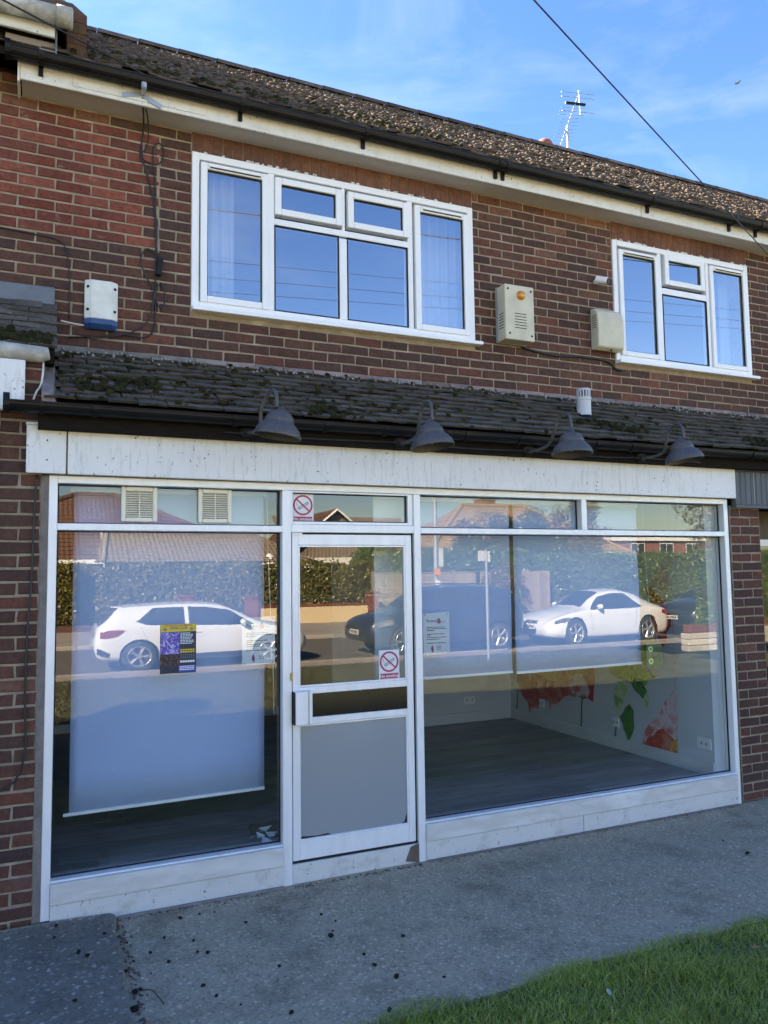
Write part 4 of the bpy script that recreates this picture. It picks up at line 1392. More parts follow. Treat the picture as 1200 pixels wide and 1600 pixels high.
# things lying on the shop floor by the door
mb = MB()
mb.prism([(1.33, .58), (1.60, .62), (1.62, .36), (1.40, .30), (1.30, .42)], lambda a, b, t_: (a, b, t_), FZ + .002, FZ + .012)
tag(mb.build('cardboard_sheet', pmat('cardboard', (0.20, 0.12, 0.065), (0.15, 0.09, 0.05), 12, .9)), 'brown cardboard sheet lying on shop floor beside the door', 'cardboard')
mb = MB()
random.seed(5)
for k in range(9):
    a = Vector((1.36 + random.uniform(-.07, .03), .20 + random.uniform(-.03, .05), FZ + .004 + random.uniform(0, .06)))
    vs = [a + Vector((random.uniform(-.05, .05), random.uniform(-.03, .03), random.uniform(-.002, .05))) for _ in range(4)]
    mb.add(vs, [(0, 1, 2, 3)])
o = mb.build('crumpled_paper', M['paper'])
s = o.modifiers.new('thick', 'SOLIDIFY'); s.thickness = .001
tag(o, 'crumpled white paper on shop floor at foot of mullion', 'paper')
random.seed(21)

# ---------------------------------------------------------------- writing and notices on the glass
_font_cache = {}


def text(parent, s, x, z, size, y, mat, align='LEFT', name='lettering', bold=0.0, rot=None):
    cu_ = bpy.data.curves.new('t', 'FONT')
    cu_.body = s
    cu_.size = size
    cu_.align_x = align
    cu_.offset = bold
    cu_.extrude = 0.0
    tmp = bpy.data.objects.new('t', cu_)
    COL.objects.link(tmp)
    dg = bpy.context.evaluated_depsgraph_get()
    me = bpy.data.meshes.new_from_object(tmp.evaluated_get(dg))
    bpy.data.objects.remove(tmp)
    me.materials.clear()
    me.materials.append(mat)
    me.transform(Matrix.Translation((x, y, z)) @ (rot or Matrix.Rotation(R(90), 4, 'X')))
    return link(name, me, parent)


def flat(parent, name, x0, x1, z0, z1, y, mat, t=.0004):
    return MB().box(x0, x1, y - t, y, z0, z1).build(name, mat, parent)


def no_smoking(x0, x1, z0, z1, y, label):
    root = empty('no_smoking_sign', ((x0 + x1) / 2, y, z0), label, 'sign', 'no smoking signs')
    w, h = x1 - x0, z1 - z0
    flat(root, 'sign_card', x0, x1, z0, z1, y, M['print_white'], .0012)
    y1 = y - .0016
    cx, cz, r = (x0 + x1) / 2, z1 - w * .52, w * .46
    disc(root, 'red_ring', cx, cz, r * .82, r, y1, M['print_red'])
    mb = MB()
    c = Vector((cx + .06 * r, y1, cz - .05 * r))
    for (dx, dz) in ((0, .085 * r), (0, -.085 * r)):
        mb.obox(c + Vector((-math.sin(R(33)) * dz, 0, math.cos(R(33)) * dz)), (1.05 * r, .0004, .055 * r), (0, R(-33), 0))
    mb.obox(c + Vector((math.cos(R(33)) * .52 * r, 0, math.sin(R(33)) * .52 * r)), (.07 * r, .0004, .22 * r), (0, R(-33), 0))
    mb.obox(c - Vector((math.cos(R(33)) * .52 * r, 0, math.sin(R(33)) * .52 * r)), (.05 * r, .0004, .22 * r), (0, R(-33), 0))
    mb.build('cigarette', M['print_black'], root)
    sp_ = [(cx + r * a, y1 - .0001, cz + r * b) for a, b in ((-.42, -.42), (-.55, -.28), (-.42, -.12), (-.60, .0), (-.68, .08), (-.58, .22), (-.66, .32))]
    MB().tube(sp_, .018 * r, 5).build('smoke_wisp', M['print_grey'], root)
    MB().obox((cx, y1 - .0006, cz), (1.75 * r, .0004, .15 * r), (0, R(42), 0)).build('red_bar', M['print_red'], root)
    zt = z0 + (h - w * 1.02) - .002
    flat(root, 'red_panel', x0 + w * .06, x1 - w * .06, z0 + w * .05, zt, y1, M['print_red'])
    text(root, 'No smoking', cx, zt - w * .17, w * .185, y1 - .001, M['print_white'], 'CENTER', bold=.0004)
    text(root, 'It is against the law', cx, zt - w * .265, w * .088, y1 - .001, M['print_white'], 'CENTER')
    text(root, 'to smoke in these premises', cx, zt - w * .34, w * .068, y1 - .001, M['print_white'], 'CENTER')


no_smoking(1.478, 1.622, 2.236, 2.416, 0.044, 'no smoking sign stuck in the fanlight above the door')
no_smoking(2.064, 2.212, 1.192, 1.388, 0.029, 'no smoking sign stuck low on the upper door glass')

# club poster
px0, px1, pz0, pz1, py = 0.667, 0.878, 1.318, 1.610, 0.0655
pr = empty('event_poster', ((px0 + px1) / 2, py, pz0), 'yellow and blue club event poster stuck on left shop window', 'poster')
flat(pr, 'poster_sheet', px0, px1, pz0, pz1, py, M['print_navy'], .001)
y1 = py - .0013
flat(pr, 'yellow_band', px0 + .002, px1 - .001, pz1 - .046, pz1 - .001, y1, M['print_yellow'])
text(pr, 'NORTHFLEET AND EBBSFLEET', (px0 + px1) / 2, pz1 - .013, .0125, y1 - .001, M['print_red'], 'CENTER', bold=.0002)
text(pr, 'LIONS CLUB', (px0 + px1) / 2, pz1 - .0295, .0185, y1 - .001, M['print_blue'], 'CENTER', bold=.0004)
for cx in (px0 + .028, px1 - .028):
    disc(pr, 'club_emblem', cx, pz1 - .030, .006, .0095, y1 - .001, M['print_blue'], 16)
    disc(pr, 'emblem_centre', cx, pz1 - .030, 0, .0035, y1 - .001, M['print_blue'], 12)
mpic, t = new_mat('fireworks_picture')
principled(t, ramp(t, noise(t, 34, 5, .75, (1, 1, 1), 2.0), [(0.32, (0.03, 0.03, 0.22)), (0.50, (0.12, 0.07, 0.42)), (0.60, (0.55, 0.52, 0.75)), (0.68, (0.85, 0.84, 0.88))]), .5)
flat(pr, 'poster_picture', px0 + .002, px0 + .112, pz0 + .115, pz1 - .048, y1, mpic)
mpic2, t = new_mat('crowd_picture')
principled(t, ramp(t, noise(t, 60, 5, .7, (1, 1, .7), 1.0), [(0.40, (0.01, 0.01, 0.012)), (0.55, (0.03, 0.025, 0.02)), (0.63, (0.38, 0.07, 0.09)), (0.70, (0.55, 0.42, 0.35))]), .5)
flat(pr, 'crowd_picture', px0 + .002, px0 + .112, pz0 + .048, pz0 + .114, y1, mpic2)
MB().tube([(px0 + .025, y1 - .001, pz1 - .13), (px0 + .018, y1 - .001, pz1 - .105), (px0 + .035, y1 - .001, pz1 - .095), (px0 + .055, y1 - .001, pz1 - .125), (px0 + .075, y1 - .001, pz1 - .145)], .0022, 5).build('script_flourish', M['print_white'], pr)
MB().tube([(px0 + .03, y1 - .001, pz1 - .07), (px0 + .045, y1 - .001, pz1 - .055), (px0 + .05, y1 - .001, pz1 - .075), (px0 + .062, y1 - .001, pz1 - .056), (px0 + .083, y1 - .001, pz1 - .07)], .0018, 5).build('script_flourish', M['print_white'], pr)
mb = MB()
for k in range(8):
    w_ = random.uniform(.055, .088)
    for s_ in range(5):
        mb.box(px0 + .117 + s_ * w_ / 5, px0 + .117 + (s_ + .82) * w_ / 5, y1 - .0006, y1 - .0002, pz1 - .058 - k * .0088, pz1 - .0535 - k * .0088)
mb.build('poster_lines', M['paper'], pr)
mb = MB()
for (z, w_, h_) in ((.153, .086, .008), (.140, .088, .009)):
    for s_ in range(6):
        mb.box(px0 + .117 + s_ * w_ / 6, px0 + .117 + (s_ + .8) * w_ / 6, y1 - .0006, y1 - .0002, pz0 + z - .02, pz0 + z + h_ - .02)
mb.build('poster_headline', M['print_yellow'], pr)
mb = MB()
for k, z in enumerate((.106, .096, .086)):
    for s_ in range(7):
        mb.box(px0 + .117 + s_ * .0123, px0 + .127 + s_ * .0123, y1 - .0006, y1 - .0002, pz0 + z, pz0 + z + .0045)
mb.build('poster_lines', M['print_grey'], pr)
mb = MB()
for s_ in range(6):
    mb.box(px0 + .117 + s_ * .0145, px0 + .129 + s_ * .0145, y1 - .0006, y1 - .0002, pz0 + .062, pz0 + .074)
mb.build('poster_headline', M['print_white'], pr)
flat(pr, 'blue_panel', px0 + .108, px1 - .002, pz0 + .006, pz0 + .046, y1, M['print_blue'])
mb = MB()
for k in range(3):
    for s_ in range(6):
        mb.box(px0 + .114 + s_ * .0145, px0 + .127 + s_ * .0145, y1 - .0008, y1 - .0004, pz0 + .036 - k * .0095, pz0 + .041 - k * .0095)
mb.build('poster_lines', M['paper'], pr)


def notice(x0, x1, z0, z1, y, label, skew=0.0):
    root = empty('paper_notice', ((x0 + x1) / 2, y, z0), label, 'notice', 'paper notices on the glass')
    mb = MB()
    mb.add([(x0, y, z0), (x1, y, z0 + skew), (x1 + .002, y - .001, z1 + skew), (x0, y, z1)], [(0, 1, 2, 3)])
    o = mb.build('paper_sheet', M['paper'], root)
    s = o.modifiers.new('thick', 'SOLIDIFY'); s.thickness = .0004; s.offset = 1
    y1 = y - .0025
    w = x1 - x0
    for (a, b) in ((.07, .035), (.93, .035), (.07, .965), (.93, .965)):
        MB().cyl((x0 + a * w, y1 - .001, z0 + b * (z1 - z0)), (x0 + a * w, y1 + .001, z0 + b * (z1 - z0)), .0045, 10).build('blob_of_tack', M['print_grey'], root)
    text(root, 'flower', x0 + .12 * w, z1 - .063, .034, y1, M['print_grey'])
    MB().prism([(x0 + .52 * w, z1 - .068), (x0 + .55 * w, z1 - .045), (x0 + .60 * w, z1 - .032), (x0 + .66 * w, z1 - .05), (x0 + .68 * w, z1 - .066), (x0 + .60 * w, z1 - .074)], lambda a, b, t_: (a, t_, b), y1 - .0006, y1).build('printed_bloom', M['print_pink'], root)
    MB().tube([(x0 + .74 * w, y1, z1 - .07), (x0 + .76 * w, y1, z1 - .052), (x0 + .8 * w, y1, z1 - .066), (x0 + .86 * w, y1, z1 - .056)], .0009, 4).build('printed_script', M['print_grey'], root)
    mb = MB()
    for (zz, n_) in ((.095, 9), (.106, 10), (.117, 4), (.142, 9), (.153, 2), (.165, 10), (.177, 7), (.203, 10)):
        for s_ in range(n_):
            a = x0 + .13 * w + s_ * .075 * w
            mb.box(a, a + .075 * w * random.uniform(.6, .95), y1 - .0005, y1, z1 - zz - .0042, z1 - zz)
    tag(mb.build('printed_lines', M['print_black'], root), kind='stuff')
    MB().prism([(x0 + .30 * w, z0 + .03), (x0 + .29 * w, z0 + .05), (x0 + .335 * w, z0 + .07), (x0 + .38 * w, z0 + .045), (x0 + .36 * w, z0 + .015)], lambda a, b, t_: (a, t_, b), y1 - .0006, y1).build('printed_bloom', M['print_pink'], root)
    mb = MB()
    for (zz, n_) in ((.058, 2), (.047, 2), (.036, 2)):
        for s_ in range(n_):
            mb.box(x0 + .5 * w + s_ * .085 * w, x0 + .575 * w + s_ * .085 * w, y1 - .0005, y1, z0 + zz, z0 + zz + .004)
    tag(mb.build('printed_lines', M['print_grey'], root), kind='stuff')


notice(1.163, 1.372, 1.337, 1.632, 0.0790, 'paper notice tacked in left shop window beside the door', .004)
notice(2.42, 2.624, 1.33, 1.617, 0.0790, 'paper notice tacked in right shop window beside the door', .006)

# square vents let into the top left pane
for (vx, lab) in ((0.435, 'square louvred vent in top left pane, nearer the brick pier'), (0.882, 'square louvred vent in top left pane, nearer the door')):
    root = empty('window_vent', (vx + .103, 0.06, 2.22), lab, 'vent', 'louvred window vents')
    x0, x1, z0, z1 = vx, vx + .206, 2.219, 2.425
    q = .026
    mb = MB().box(x0, x0 + q, .038, .0675, z0, z1).box(x1 - q, x1, .038, .0675, z0, z1).box(x0 + q, x1 - q, .038, .0675, z1 - q, z1).box(x0 + q, x1 - q, .038, .0675, z0, z0 + q)
    mb.build('vent_frame', M['vent_cream'], root, bevel=.006, seg=2)
    MB().box(x0 + q, x1 - q, .062, .066, z0 + q, z1 - q).build('vent_back', M['dark_hole'], root)
    for k in range(11):
        z = z0 + q + .007 + k * (z1 - z0 - 2 * q - .012) / 10.5
        MB().obox(((x0 + x1) / 2, .050, z + .003), (x1 - x0 - 2 * q, .016, .0055), (R(28), 0, 0)).build('louvre', M['vent_cream'], root)
    MB().box((x0 + x1) / 2 - .003, (x0 + x1) / 2 + .003, .040, .046, z0 + q, z1 - q).build('vent_rib', M['vent_cream'], root)

# ---------------------------------------------------------------- neighbour to the right (same terrace)
gb = MB().box(5.276, 8.2, -0.035, -0.005, 2.40, 2.72).build('neighbour_fascia', M['slate_paint'], bld)
x = 5.282
k = 0
while x < 7.4:
    MB().box(x, x + .058, -0.046, -0.0355, 2.425, 2.705).build('fascia_board_strip', M['slate_paint'], gb, bevel=.003)
    x += .061
MB().box(5.274, 8.2, -0.056, -0.0355, 2.706, 2.722).box(5.274, 8.2, -0.056, -0.0355, 2.398, 2.424).build('fascia_trim', M['slate_paint'], gb, bevel=.003)
MB().box(5.5, 5.5025, -0.0475, -0.0462, 2.43, 2.70).build('pale_scratch', M['white_cable'], gb)
dw = MB().box(5.6, 8.0, 0.46, 0.52, 0.0, 2.10).build('neighbour_door', M['dark_glass'], bld)
MB().box(5.6, 8.0, 0.42, 0.46, 2.10, 2.16).box(5.601, 8.0, 0.405, 0.42, 2.125, 2.15).build('door_head', M['upvc'], dw)
MB().box(5.6, 8.0, 0.46, 0.52, 2.16, 2.44).build('timber_panel', pmat('brown_panel', (0.07, 0.035, 0.016), (0.05, 0.024, 0.012), 5, .5, stretch=(4, 1, .5)), dw)
MB().box(5.6, 8.0, 0.0, 0.46, 2.425, 2.44).build('porch_soffit', M['old_wood'], dw)
MB().box(7.2, 8.2, 0.0, 0.4, 0.0, 2.42).build('far_pier', M['brick'], bld)
MB().tube([(5.80, .452, 2.06), (5.83, .452, 2.06), (5.835, .452, 2.03), (5.82, .452, 2.0), (5.80, .452, 2.0)], .006, 6).build('brass_hook', M['brass'], dw)
MB().tube([(5.80, .452, 1.98), (5.835, .452, 1.98), (5.835, .452, 1.94), (5.80, .452, 1.94)], .005, 6).build('brass_hook', M['brass'], dw)
# ================================================================ THE ADJOINING HOUSE ON THE LEFT
adj = empty('adjoining_building', (-2.5, 0.6, 0), 'adjoining house at left with pale rounded gutter and mossy porch roof', 'building')
g = MB().tube([(-3.0, .28, 5.40), (0.10, .28, 5.40)], .056, 14)
g = g.build('gutter', M['conc_gutter'], adj, smooth=True)
MB().tube([(0.03, .28, 5.40), (0.035, .28, 5.40), (0.125, .28, 5.40), (0.13, .28, 5.40)], [.04, .064, .064, .05], 14).build('gutter_end', M['conc_gutter'], g, smooth=True)
MB().box(-3.0, 0.028, .338, .36, 5.292, 5.40).build('fascia_board', M['fascia'], adj, bevel=.003)
MB().box(-0.255, 0.030, .40, .42, 5.215, 5.291).build('eaves_panel', pmat('grey_brown_board', (0.30, 0.25, 0.22), (0.25, 0.21, 0.18), 6, .8), adj)
MB().box(-0.19, 0.032, .392, .3995, 5.215, 5.228).build('eaves_strip', M['fascia'], adj)
MB().box(0.0305, 0.042, .36, .46, 5.20, 5.36).build('slate_edge', M['lead'], adj)
# its roof, a little above ours, and the parapet between the two
mb = MB()
off = 0.20
mb.add([(-30, .30, 5.43), (0.10, .30, 5.43), (0.10, 4.25, 8.03 + off + .12), (-30, 4.25, 8.03 + off + .12), (-30, 8.3, 5.4), (0.10, 8.3, 5.4)], [(0, 1, 2, 3), (3, 2, 5, 4)])
ar = mb.build('roof', M['old_wood'], adj)
V, Q, idx = [], [], 0
for r_ in range(46):
    for c_ in range(16):
        x = -2.5 + (c_ + .5 + (.5 if r_ % 2 else 0)) * .165
        if x > .09: continue
        s0 = r_ * .10
        a2 = math.atan2(2.92, 3.95)
        for (dx, ds, dn) in ((-.08, 0, .03), (.08, 0, .03), (.08, .17, .006), (-.08, .17, .006), (-.08, 0, .015), (.08, 0, .015), (.08, .17, -.007), (-.08, .17, -.007)):
            s_ = s0 + ds - .03
            V.append((x + dx, .30 + s_ * math.cos(a2) - dn * math.sin(a2), 5.43 + s_ * math.sin(a2) + dn * math.cos(a2)))
        Q.append(box_q + idx); idx += 8
tag(link('roof_tiles', fix_normals(np_mesh('roof_tiles', np.array(V), np.concatenate(Q), M['roof'])), ar), kind='stuff')
par = MB()
for k in range(24):
    y0 = .60 + k * .152
    z = RB[1] + (y0 - RB[0]) * math.tan(ra)
    par.box(0.105, 0.215, y0, y0 + .151, z - .1, z + .30)
par = par.build('parapet', M['brick_moss'], adj)
for k in range(24):
    y0 = .595 + k * .152
    z = RB[1] + (y0 - RB[0]) * math.tan(ra)
    for c in range(4):
        MB().box(0.10 - .002 * c, 0.222 + .004 * (c % 2), y0, y0 + .145, z + .005 + c * .078, z + .075 + c * .078).build('brick', M['brick_moss'], par, bevel=.006)
ch = MB().box(-9.9, -8.9, 4.0, 4.9, 7.6, 9.75).build('chimney', M['brick'], ar)
MB().box(-9.97, -8.83, 3.93, 4.97, 9.75, 9.88).build('chimney_cap', M['cement'], ch)
MB().box(-30, -0.21, 0.96, 1.2, 0, 5.4).box(-30, -29.8, 1.2, 8.2, 0, 5.4).box(-30, -2.2, 8.0, 8.2, 0, 5.4).box(-0.75, -0.212, .05, .5, 0.0, 2.9).build('wall', M['brick'], adj)
# blue-grey flashing and mossy porch roof
MB().box(-2.5, 0.062, 0.655, 0.672, 3.655, 3.79).build('lead_flashing', M['lead'], adj, bevel=.006)
mb = MB()
mb.add([(-2.5, 0.03, 3.20), (0.06, 0.03, 3.20), (0.06, .66, 3.655), (-2.5, .66, 3.655), (-2.5, 0.03, 3.12), (0.06, 0.03, 3.12), (0.06, .66, 3.2), (-2.5, .66, 3.2)],
       [(0, 1, 2, 3), (4, 5, 1, 0), (1, 5, 6, 2), (4, 7, 6, 5)])
ap = mb.build('porch_roof', M['old_wood'], adj)
aa = math.atan2(.455, .63)
for r_ in range(8):
    for c_ in range(5):
        x = 0.075 - (c_ + .5 + (.5 if r_ % 2 else 0)) * .165
        s_ = r_ * .096 - .02
        o = link('tile', random.choice(tiles), ap, local=True)
        o.location = Vector((x, 0.03 + s_ * math.cos(aa) - .018 * math.sin(aa), 3.20 + s_ * math.sin(aa) + .018 * math.cos(aa))) - WL[ap] + Vector((0, 0, 0))
        o.rotation_euler = (aa - R(4) + random.gauss(0, .02), random.gauss(0, .02), random.gauss(0, .02))
mb = MB()
for k in range(260):
    x = random.uniform(-.6, .03); s_ = abs(random.gauss(.05, .07))
    c = Vector((x, 0.02 + s_ * math.cos(aa), 3.225 + s_ * math.sin(aa))); rr = random.uniform(.012, .03)
    mb.lathe([(rr, 0), (rr * .8, rr * .6), (0.001, rr)], Matrix.Translation(c) @ Matrix.Rotation(aa, 4, 'X'), 6)
tag(mb.build('moss', M['moss'], ap, smooth=True), kind='stuff')
MB().tube([(-2.5, -.03, 3.155), (-.6, -.03, 3.15), (-.2, -.03, 3.155), (-.02, -.03, 3.15), (0.03, -.03, 3.16)], [.045, .046, .05, .047, .035], 10).build('stone_gutter', M['conc_gutter'], ap, smooth=True)
wb = MB().box(-1.5, -0.09, -0.075, -0.03, 2.815, 3.10).build('white_fascia', M['sign_white'], adj, bevel=.004)
MB().box(-1.5, -0.105, -0.081, -0.0755, 2.83, 3.00).build('fascia_panel', M['sign_white'], wb, bevel=.004)
MB().box(-2.5, -0.222, -0.02, 0.06, 0.0, 2.80).build('blue_window_frame', pmat('navy_paint', (0.015, 0.03, 0.07), None, 4, .4), adj, bevel=.004)

# ================================================================ FITTINGS ON THE UPPER WALL
# white alarm box with blue base
al = empty('alarm_box', (0.345, YU, 3.53), 'white alarm box with dark blue base left of bedroom window', 'alarm box')
x0, x1 = 0.242, 0.452
mb = MB()
prof = [(x0, YU - .002), (x0, YU - .035), (x0 + .04, YU - .062), (x1 - .04, YU - .062), (x1, YU - .035), (x1, YU - .002)]
mb.prism(prof, lambda a, b, t_: (a, b, t_), 3.607, 3.868)
mb.build('cover', M['alarm_white'], al, bevel=.004)
mb = MB()
pl_ = [Vector((a, b, 3.606)) for a, b in prof]
pb_ = [Vector((x0 + .012 + (a - x0) * .886, YU - .002 + (b - YU + .002) * .62, 3.542)) for a, b in prof]
pm_ = [Vector((a, b, 3.572)) for a, b in prof]
n = 6
mb.add(pl_ + pm_ + pb_, [tuple(range(n)), tuple(range(3 * n - 1, 2 * n - 1, -1))] + [(r_ * n + i, r_ * n + (i + 1) % n, (r_ + 1) * n + (i + 1) % n, (r_ + 1) * n + i) for r_ in range(2) for i in range(n)])
link('base', fix_normals(mb.mesh('base', M['blue'])), al)
for (a, b) in ((x0 + .02, 3.82), (x1 - .02, 3.82), (x0 + .02, 3.665), (x1 - .02, 3.665)):
    MB().cyl((a, YU - .056, b), (a, YU - .035, b), .009, 10).build('fixing_hole', M['dark_hole'], al)

# large cream sounder box with amber light
sx = empty('sounder_box', (3.55, YU, 3.8), 'deep cream sounder box with amber light between the windows', 'alarm box')
x0, x1, z0, z1, yb, yf = 3.46, 3.745, 3.80, 4.265, YU - .002, YU - .145
MB().box(x0 - .004, x1 + .002, YU - .022, yb, z0 - .004, z1 + .004).build('back_plate', M['grey_side'], sx)
MB().box(x0, x1, yf, YU - .023, z0, z1).build('box_cover', M['cream'], sx, bevel=.008, seg=2)
for k in range(6):
    z = z0 + .10 + k * .024
    MB().box(x0 + .09, x1 - .08, yf - .001, yf + .003, z, z + .006).build('sound_slot', M['dark_hole'], sx)
    MB().box(x0 - .001, x0 + .003, yf + .03, YU - .05, z, z + .007).build('sound_slot', M['dark_hole'], sx)
for (a, b) in ((x0 + .03, z1 - .04), (x1 - .03, z1 - .04), (x0 + .04, z0 + .05), (x1 - .03, z0 + .045)):
    MB().cyl((a, yf - .002, b), (a, yf + .004, b), .010, 10).build('fixing_screw', M['screw'], sx)
lamp = MB().lathe([(.040, 0), (.040, .006), (.034, .008), (.034, .020), (.026, .030), (.012, .034), (0.0, .035)], Matrix.Translation((x0 + .155, yf + .002, z1 - .085)) @ Matrix.Rotation(R(90), 4, 'X'), 18)
lamp.build('amber_light', M['amber'], sx, smooth=True)

# rounded cream bell box
bx = empty('bell_box', (4.55, YU, 3.85), 'cream bell box with curved cover overlapping small bedroom window edge', 'alarm box')
mb = MB()
prof = [(YU - .001, 3.845), (YU - .06, 3.835), (YU - .105, 3.855), (YU - .11, 3.90), (YU - .11, 4.10), (YU - .095, 4.17), (YU - .06, 4.205), (YU - .001, 4.215)]
mb.prism(prof, lambda a, b, t_: (t_, a, b), 4.44, 4.73)
mb.build('cover', M['cream'], bx, bevel=.014, seg=3)
for k in range(6):
    z = 4.03 + k * .021
    MB().box(4.4385, 4.4405, YU - .085, YU - .03, z, z + .006).build('sound_slot', M['dark_hole'], bx)
MB().cyl((4.60, YU - .08, 3.832), (4.60, YU - .08, 3.85), .008, 8).build('tamper_screw', M['screw'], bx)

# bullet camera
cm = empty('security_camera', (4.50, YU, 4.46), 'small white bullet camera beside the small bedroom window', 'camera')
MB().cyl((4.515, YU - .001, 4.475), (4.515, YU - .02, 4.475), .022, 14).build('wall_mount', M['upvc'], cm)
MB().tube([(4.515, YU - .018, 4.475), (4.53, YU - .045, 4.475), (4.55, YU - .06, 4.47)], .008, 8).build('arm', M['upvc'], cm)
d = Vector((.50, -.78, -.32)).normalized()
c0 = Vector((4.49, YU - .05, 4.478))
MB().tube([c0 - d * .005, c0, c0 + d * .10, c0 + d * .105], [.024, .031, .031, .029], 16).build('camera_body', M['upvc'], cm, smooth=False)
MB().cyl(c0 + d * .1055, c0 + d * .112, .028, 16).build('lens_face', M['black'], cm)

Y_ = YU - .008
cable('wall_cable', [(3.70, Y_, 3.80), (3.8, Y_, 3.775), (4.05, Y_, 3.755), (4.3, Y_, 3.77), (4.56, Y_, 3.765), (4.66, Y_, 3.74), (4.70, Y_, 3.70), (4.78, Y_, 3.69)], .012, 'thick black cable sagging from cream sounder box to small window')
cable('drop_cable', [(0.575, .475, 5.11), (0.60, .60, 5.02), (.60, Y_, 4.93), (.59, Y_, 4.82), (.62, Y_, 4.74), (.655, Y_, 4.62), (.69, Y_, 4.45), (.705, Y_, 4.3), (.70, Y_, 4.1), (.70, Y_, 3.9), (.70, Y_, 3.68), (.69, Y_, 3.58), (.62, Y_, 3.525), (.5, Y_, 3.53), (.32, Y_, 3.50), (.15, Y_, 3.475)], .006, 'black telephone cable dropping from eaves past alarm box')
cable('drop_cable', [(0.585, .475, 5.11), (0.63, .60, 5.02), (.635, Y_, 4.9), (.60, Y_, 4.83), (.62, Y_, 4.785), (.70, Y_, 4.775), (.745, Y_, 4.83), (.735, Y_, 4.92), (.69, Y_, 4.92), (.675, Y_, 4.83), (.69, Y_, 4.6), (.695, Y_, 4.3), (.71, Y_, 4.14), (.73, Y_, 4.05)], .005, 'black cable with a coiled loop below the eaves')
cable('drop_cable', [(.70, Y_ - .01, 4.12), (.64, Y_ - .01, 4.15), (.60, Y_ - .01, 4.08), (.62, Y_ - .01, 3.98), (.68, Y_ - .01, 3.88), (.70, Y_ - .01, 3.80), (.74, Y_ - .01, 3.74), (.765, Y_ - .01, 3.82), (.74, Y_ - .01, 3.92), (.70, Y_ - .01, 3.86), (.66, Y_ - .01, 3.66), (.56, Y_ - .01, 3.56), (.40, Y_ - .01, 3.50), (.25, Y_ - .01, 3.485)], .0055, 'tangled black cable hanging beside the junction box')
cable('thin_cable', [(-.3, Y_, 4.15), (-.1, Y_, 4.14), (.08, Y_, 4.12), (.13, Y_, 4.03), (.15, Y_, 3.85), (.15, Y_, 3.60)], .004, 'thin black cable stapled down the wall left of alarm box')
cable('white_lead', [(.10, Y_, 3.58), (.17, Y_, 3.57), (.245, Y_, 3.565)], .006, 'short white lead running into the alarm box', 'white_cable')
cable('white_lead', [(0.0, 0.01, 3.12), (.0, -.03, 3.05), (-.01, -.05, 2.97), (-.03, -.06, 2.93), (-.045, -.06, 2.885)], .006, 'white lead hanging beside the end of porch roof', 'white_cable')
cable('pier_cable', [(-.02, -.012, 2.47), (-.03, -.012, 2.2), (-.035, -.012, 1.9), (-.05, -.012, 1.6), (-.055, -.012, 1.3), (-.05, -.012, 1.1), (-.05, -.012, .95), (-.09, -.012, .82), (-.16, -.012, .77), (-.22, -.012, .72)], .006, 'thin black cable running down the left brick pier')
jb = MB().obox((.722, YU - .025, 4.03), (.04, .035, .125), (0, R(6), 0)).build('junction_box', M['black'], bevel=.006)
tag(jb, 'small black junction box hanging on the telephone cables', 'junction box')
br = empty('cable_bracket', (0.575, .45, 5.10), 'grey metal cable bracket fixed to the upper fascia', 'bracket')
MB().obox((.505, .474, 5.115), (.12, .006, .032), (0, R(-14), 0)).obox((.64, .474, 5.10), (.13, .006, .032), (0, R(24), 0)).build('bracket_arms', M['galv'], br)
MB().obox((.577, .40, 5.175), (.034, .034, .09)).obox((.577, .42, 5.135), (.028, .10, .028)).build('insulator', M['galv'], br, bevel=.006)


def wire(name, a, b, r, label, sag=0.0, group=None):
    a, b = Vector(a), Vector(b)
    pts = [a.lerp(b, u) - Vector((0, 0, 4 * sag * u * (1 - u))) for u in [k / 16 for k in range(17)]]
    return tag(MB().tube(pts, r, 5).build(name, M['cable'], smooth=True), label, 'wire', group)


wire('telephone_wire', (.577, .38, 5.215), (-0.9, -0.1, 5.35), .006, 'black wire running from eaves bracket across the left neighbour')
wire('telephone_wire', (6.686, .55, 4.913), (-17.95, -9.0, 8.0), .0055, 'single black overhead wire crossing the blue sky at right')

# grey vent pipe through the porch roof
vp = empty('vent_pipe', (4.03, .3, 3.05), 'grey plastic vent pipe with slotted cap on porch roof', 'vent pipe')
MB().cyl((4.03, .30, 3.02), (4.03, .30, 3.275), .057, 18).build('pipe', M['grey_pvc'], vp, smooth=False)
MB().lathe([(.085, 0), (.08, .02), (.065, .07), (.06, .08)], Matrix.Translation((4.03, .30, 3.07)), 18).build('weather_collar', M['black'], vp, smooth=True)
MB().cyl((4.03, .30, 3.276), (4.03, .30, 3.30), .061, 18).cyl((4.03, .30, 3.355), (4.03, .30, 3.37), .055, 18).build('cap', M['grey_pvc'], vp)
mb = MB()
for k in range(14):
    a = 2 * math.pi * k / 14
    mb.obox((4.03 + .052 * math.cos(a), .30 + .052 * math.sin(a), 3.328), (.007, .012, .06), (0, 0, a))
mb.build('cap_slots', M['grey_pvc'], vp)
MB().cyl((4.03, .30, 3.30), (4.03, .30, 3.355), .042, 14).build('cap_inside', M['dark_hole'], vp)

# swan-neck lamps over the signboard
mlm, t = new_mat('dusty_lamp_paint')
bc = ramp(t, noise(t, 150, 6, .75), [(0.40, (0.062, 0.060, 0.058)), (0.60, (0.115, 0.11, 0.105)), (0.72, (0.36, 0.35, 0.33))])
bc = mixc(t, ramp(t, noise(t, 9, 5, .7, (1, 1, 3)), [(0.58, (0, 0, 0)), (0.72, (.55,) * 3)]), bc, (0.16, 0.11, 0.07))
principled(t, bc, .5, .2, .4, noise(t, 90, 4), .3, .003)


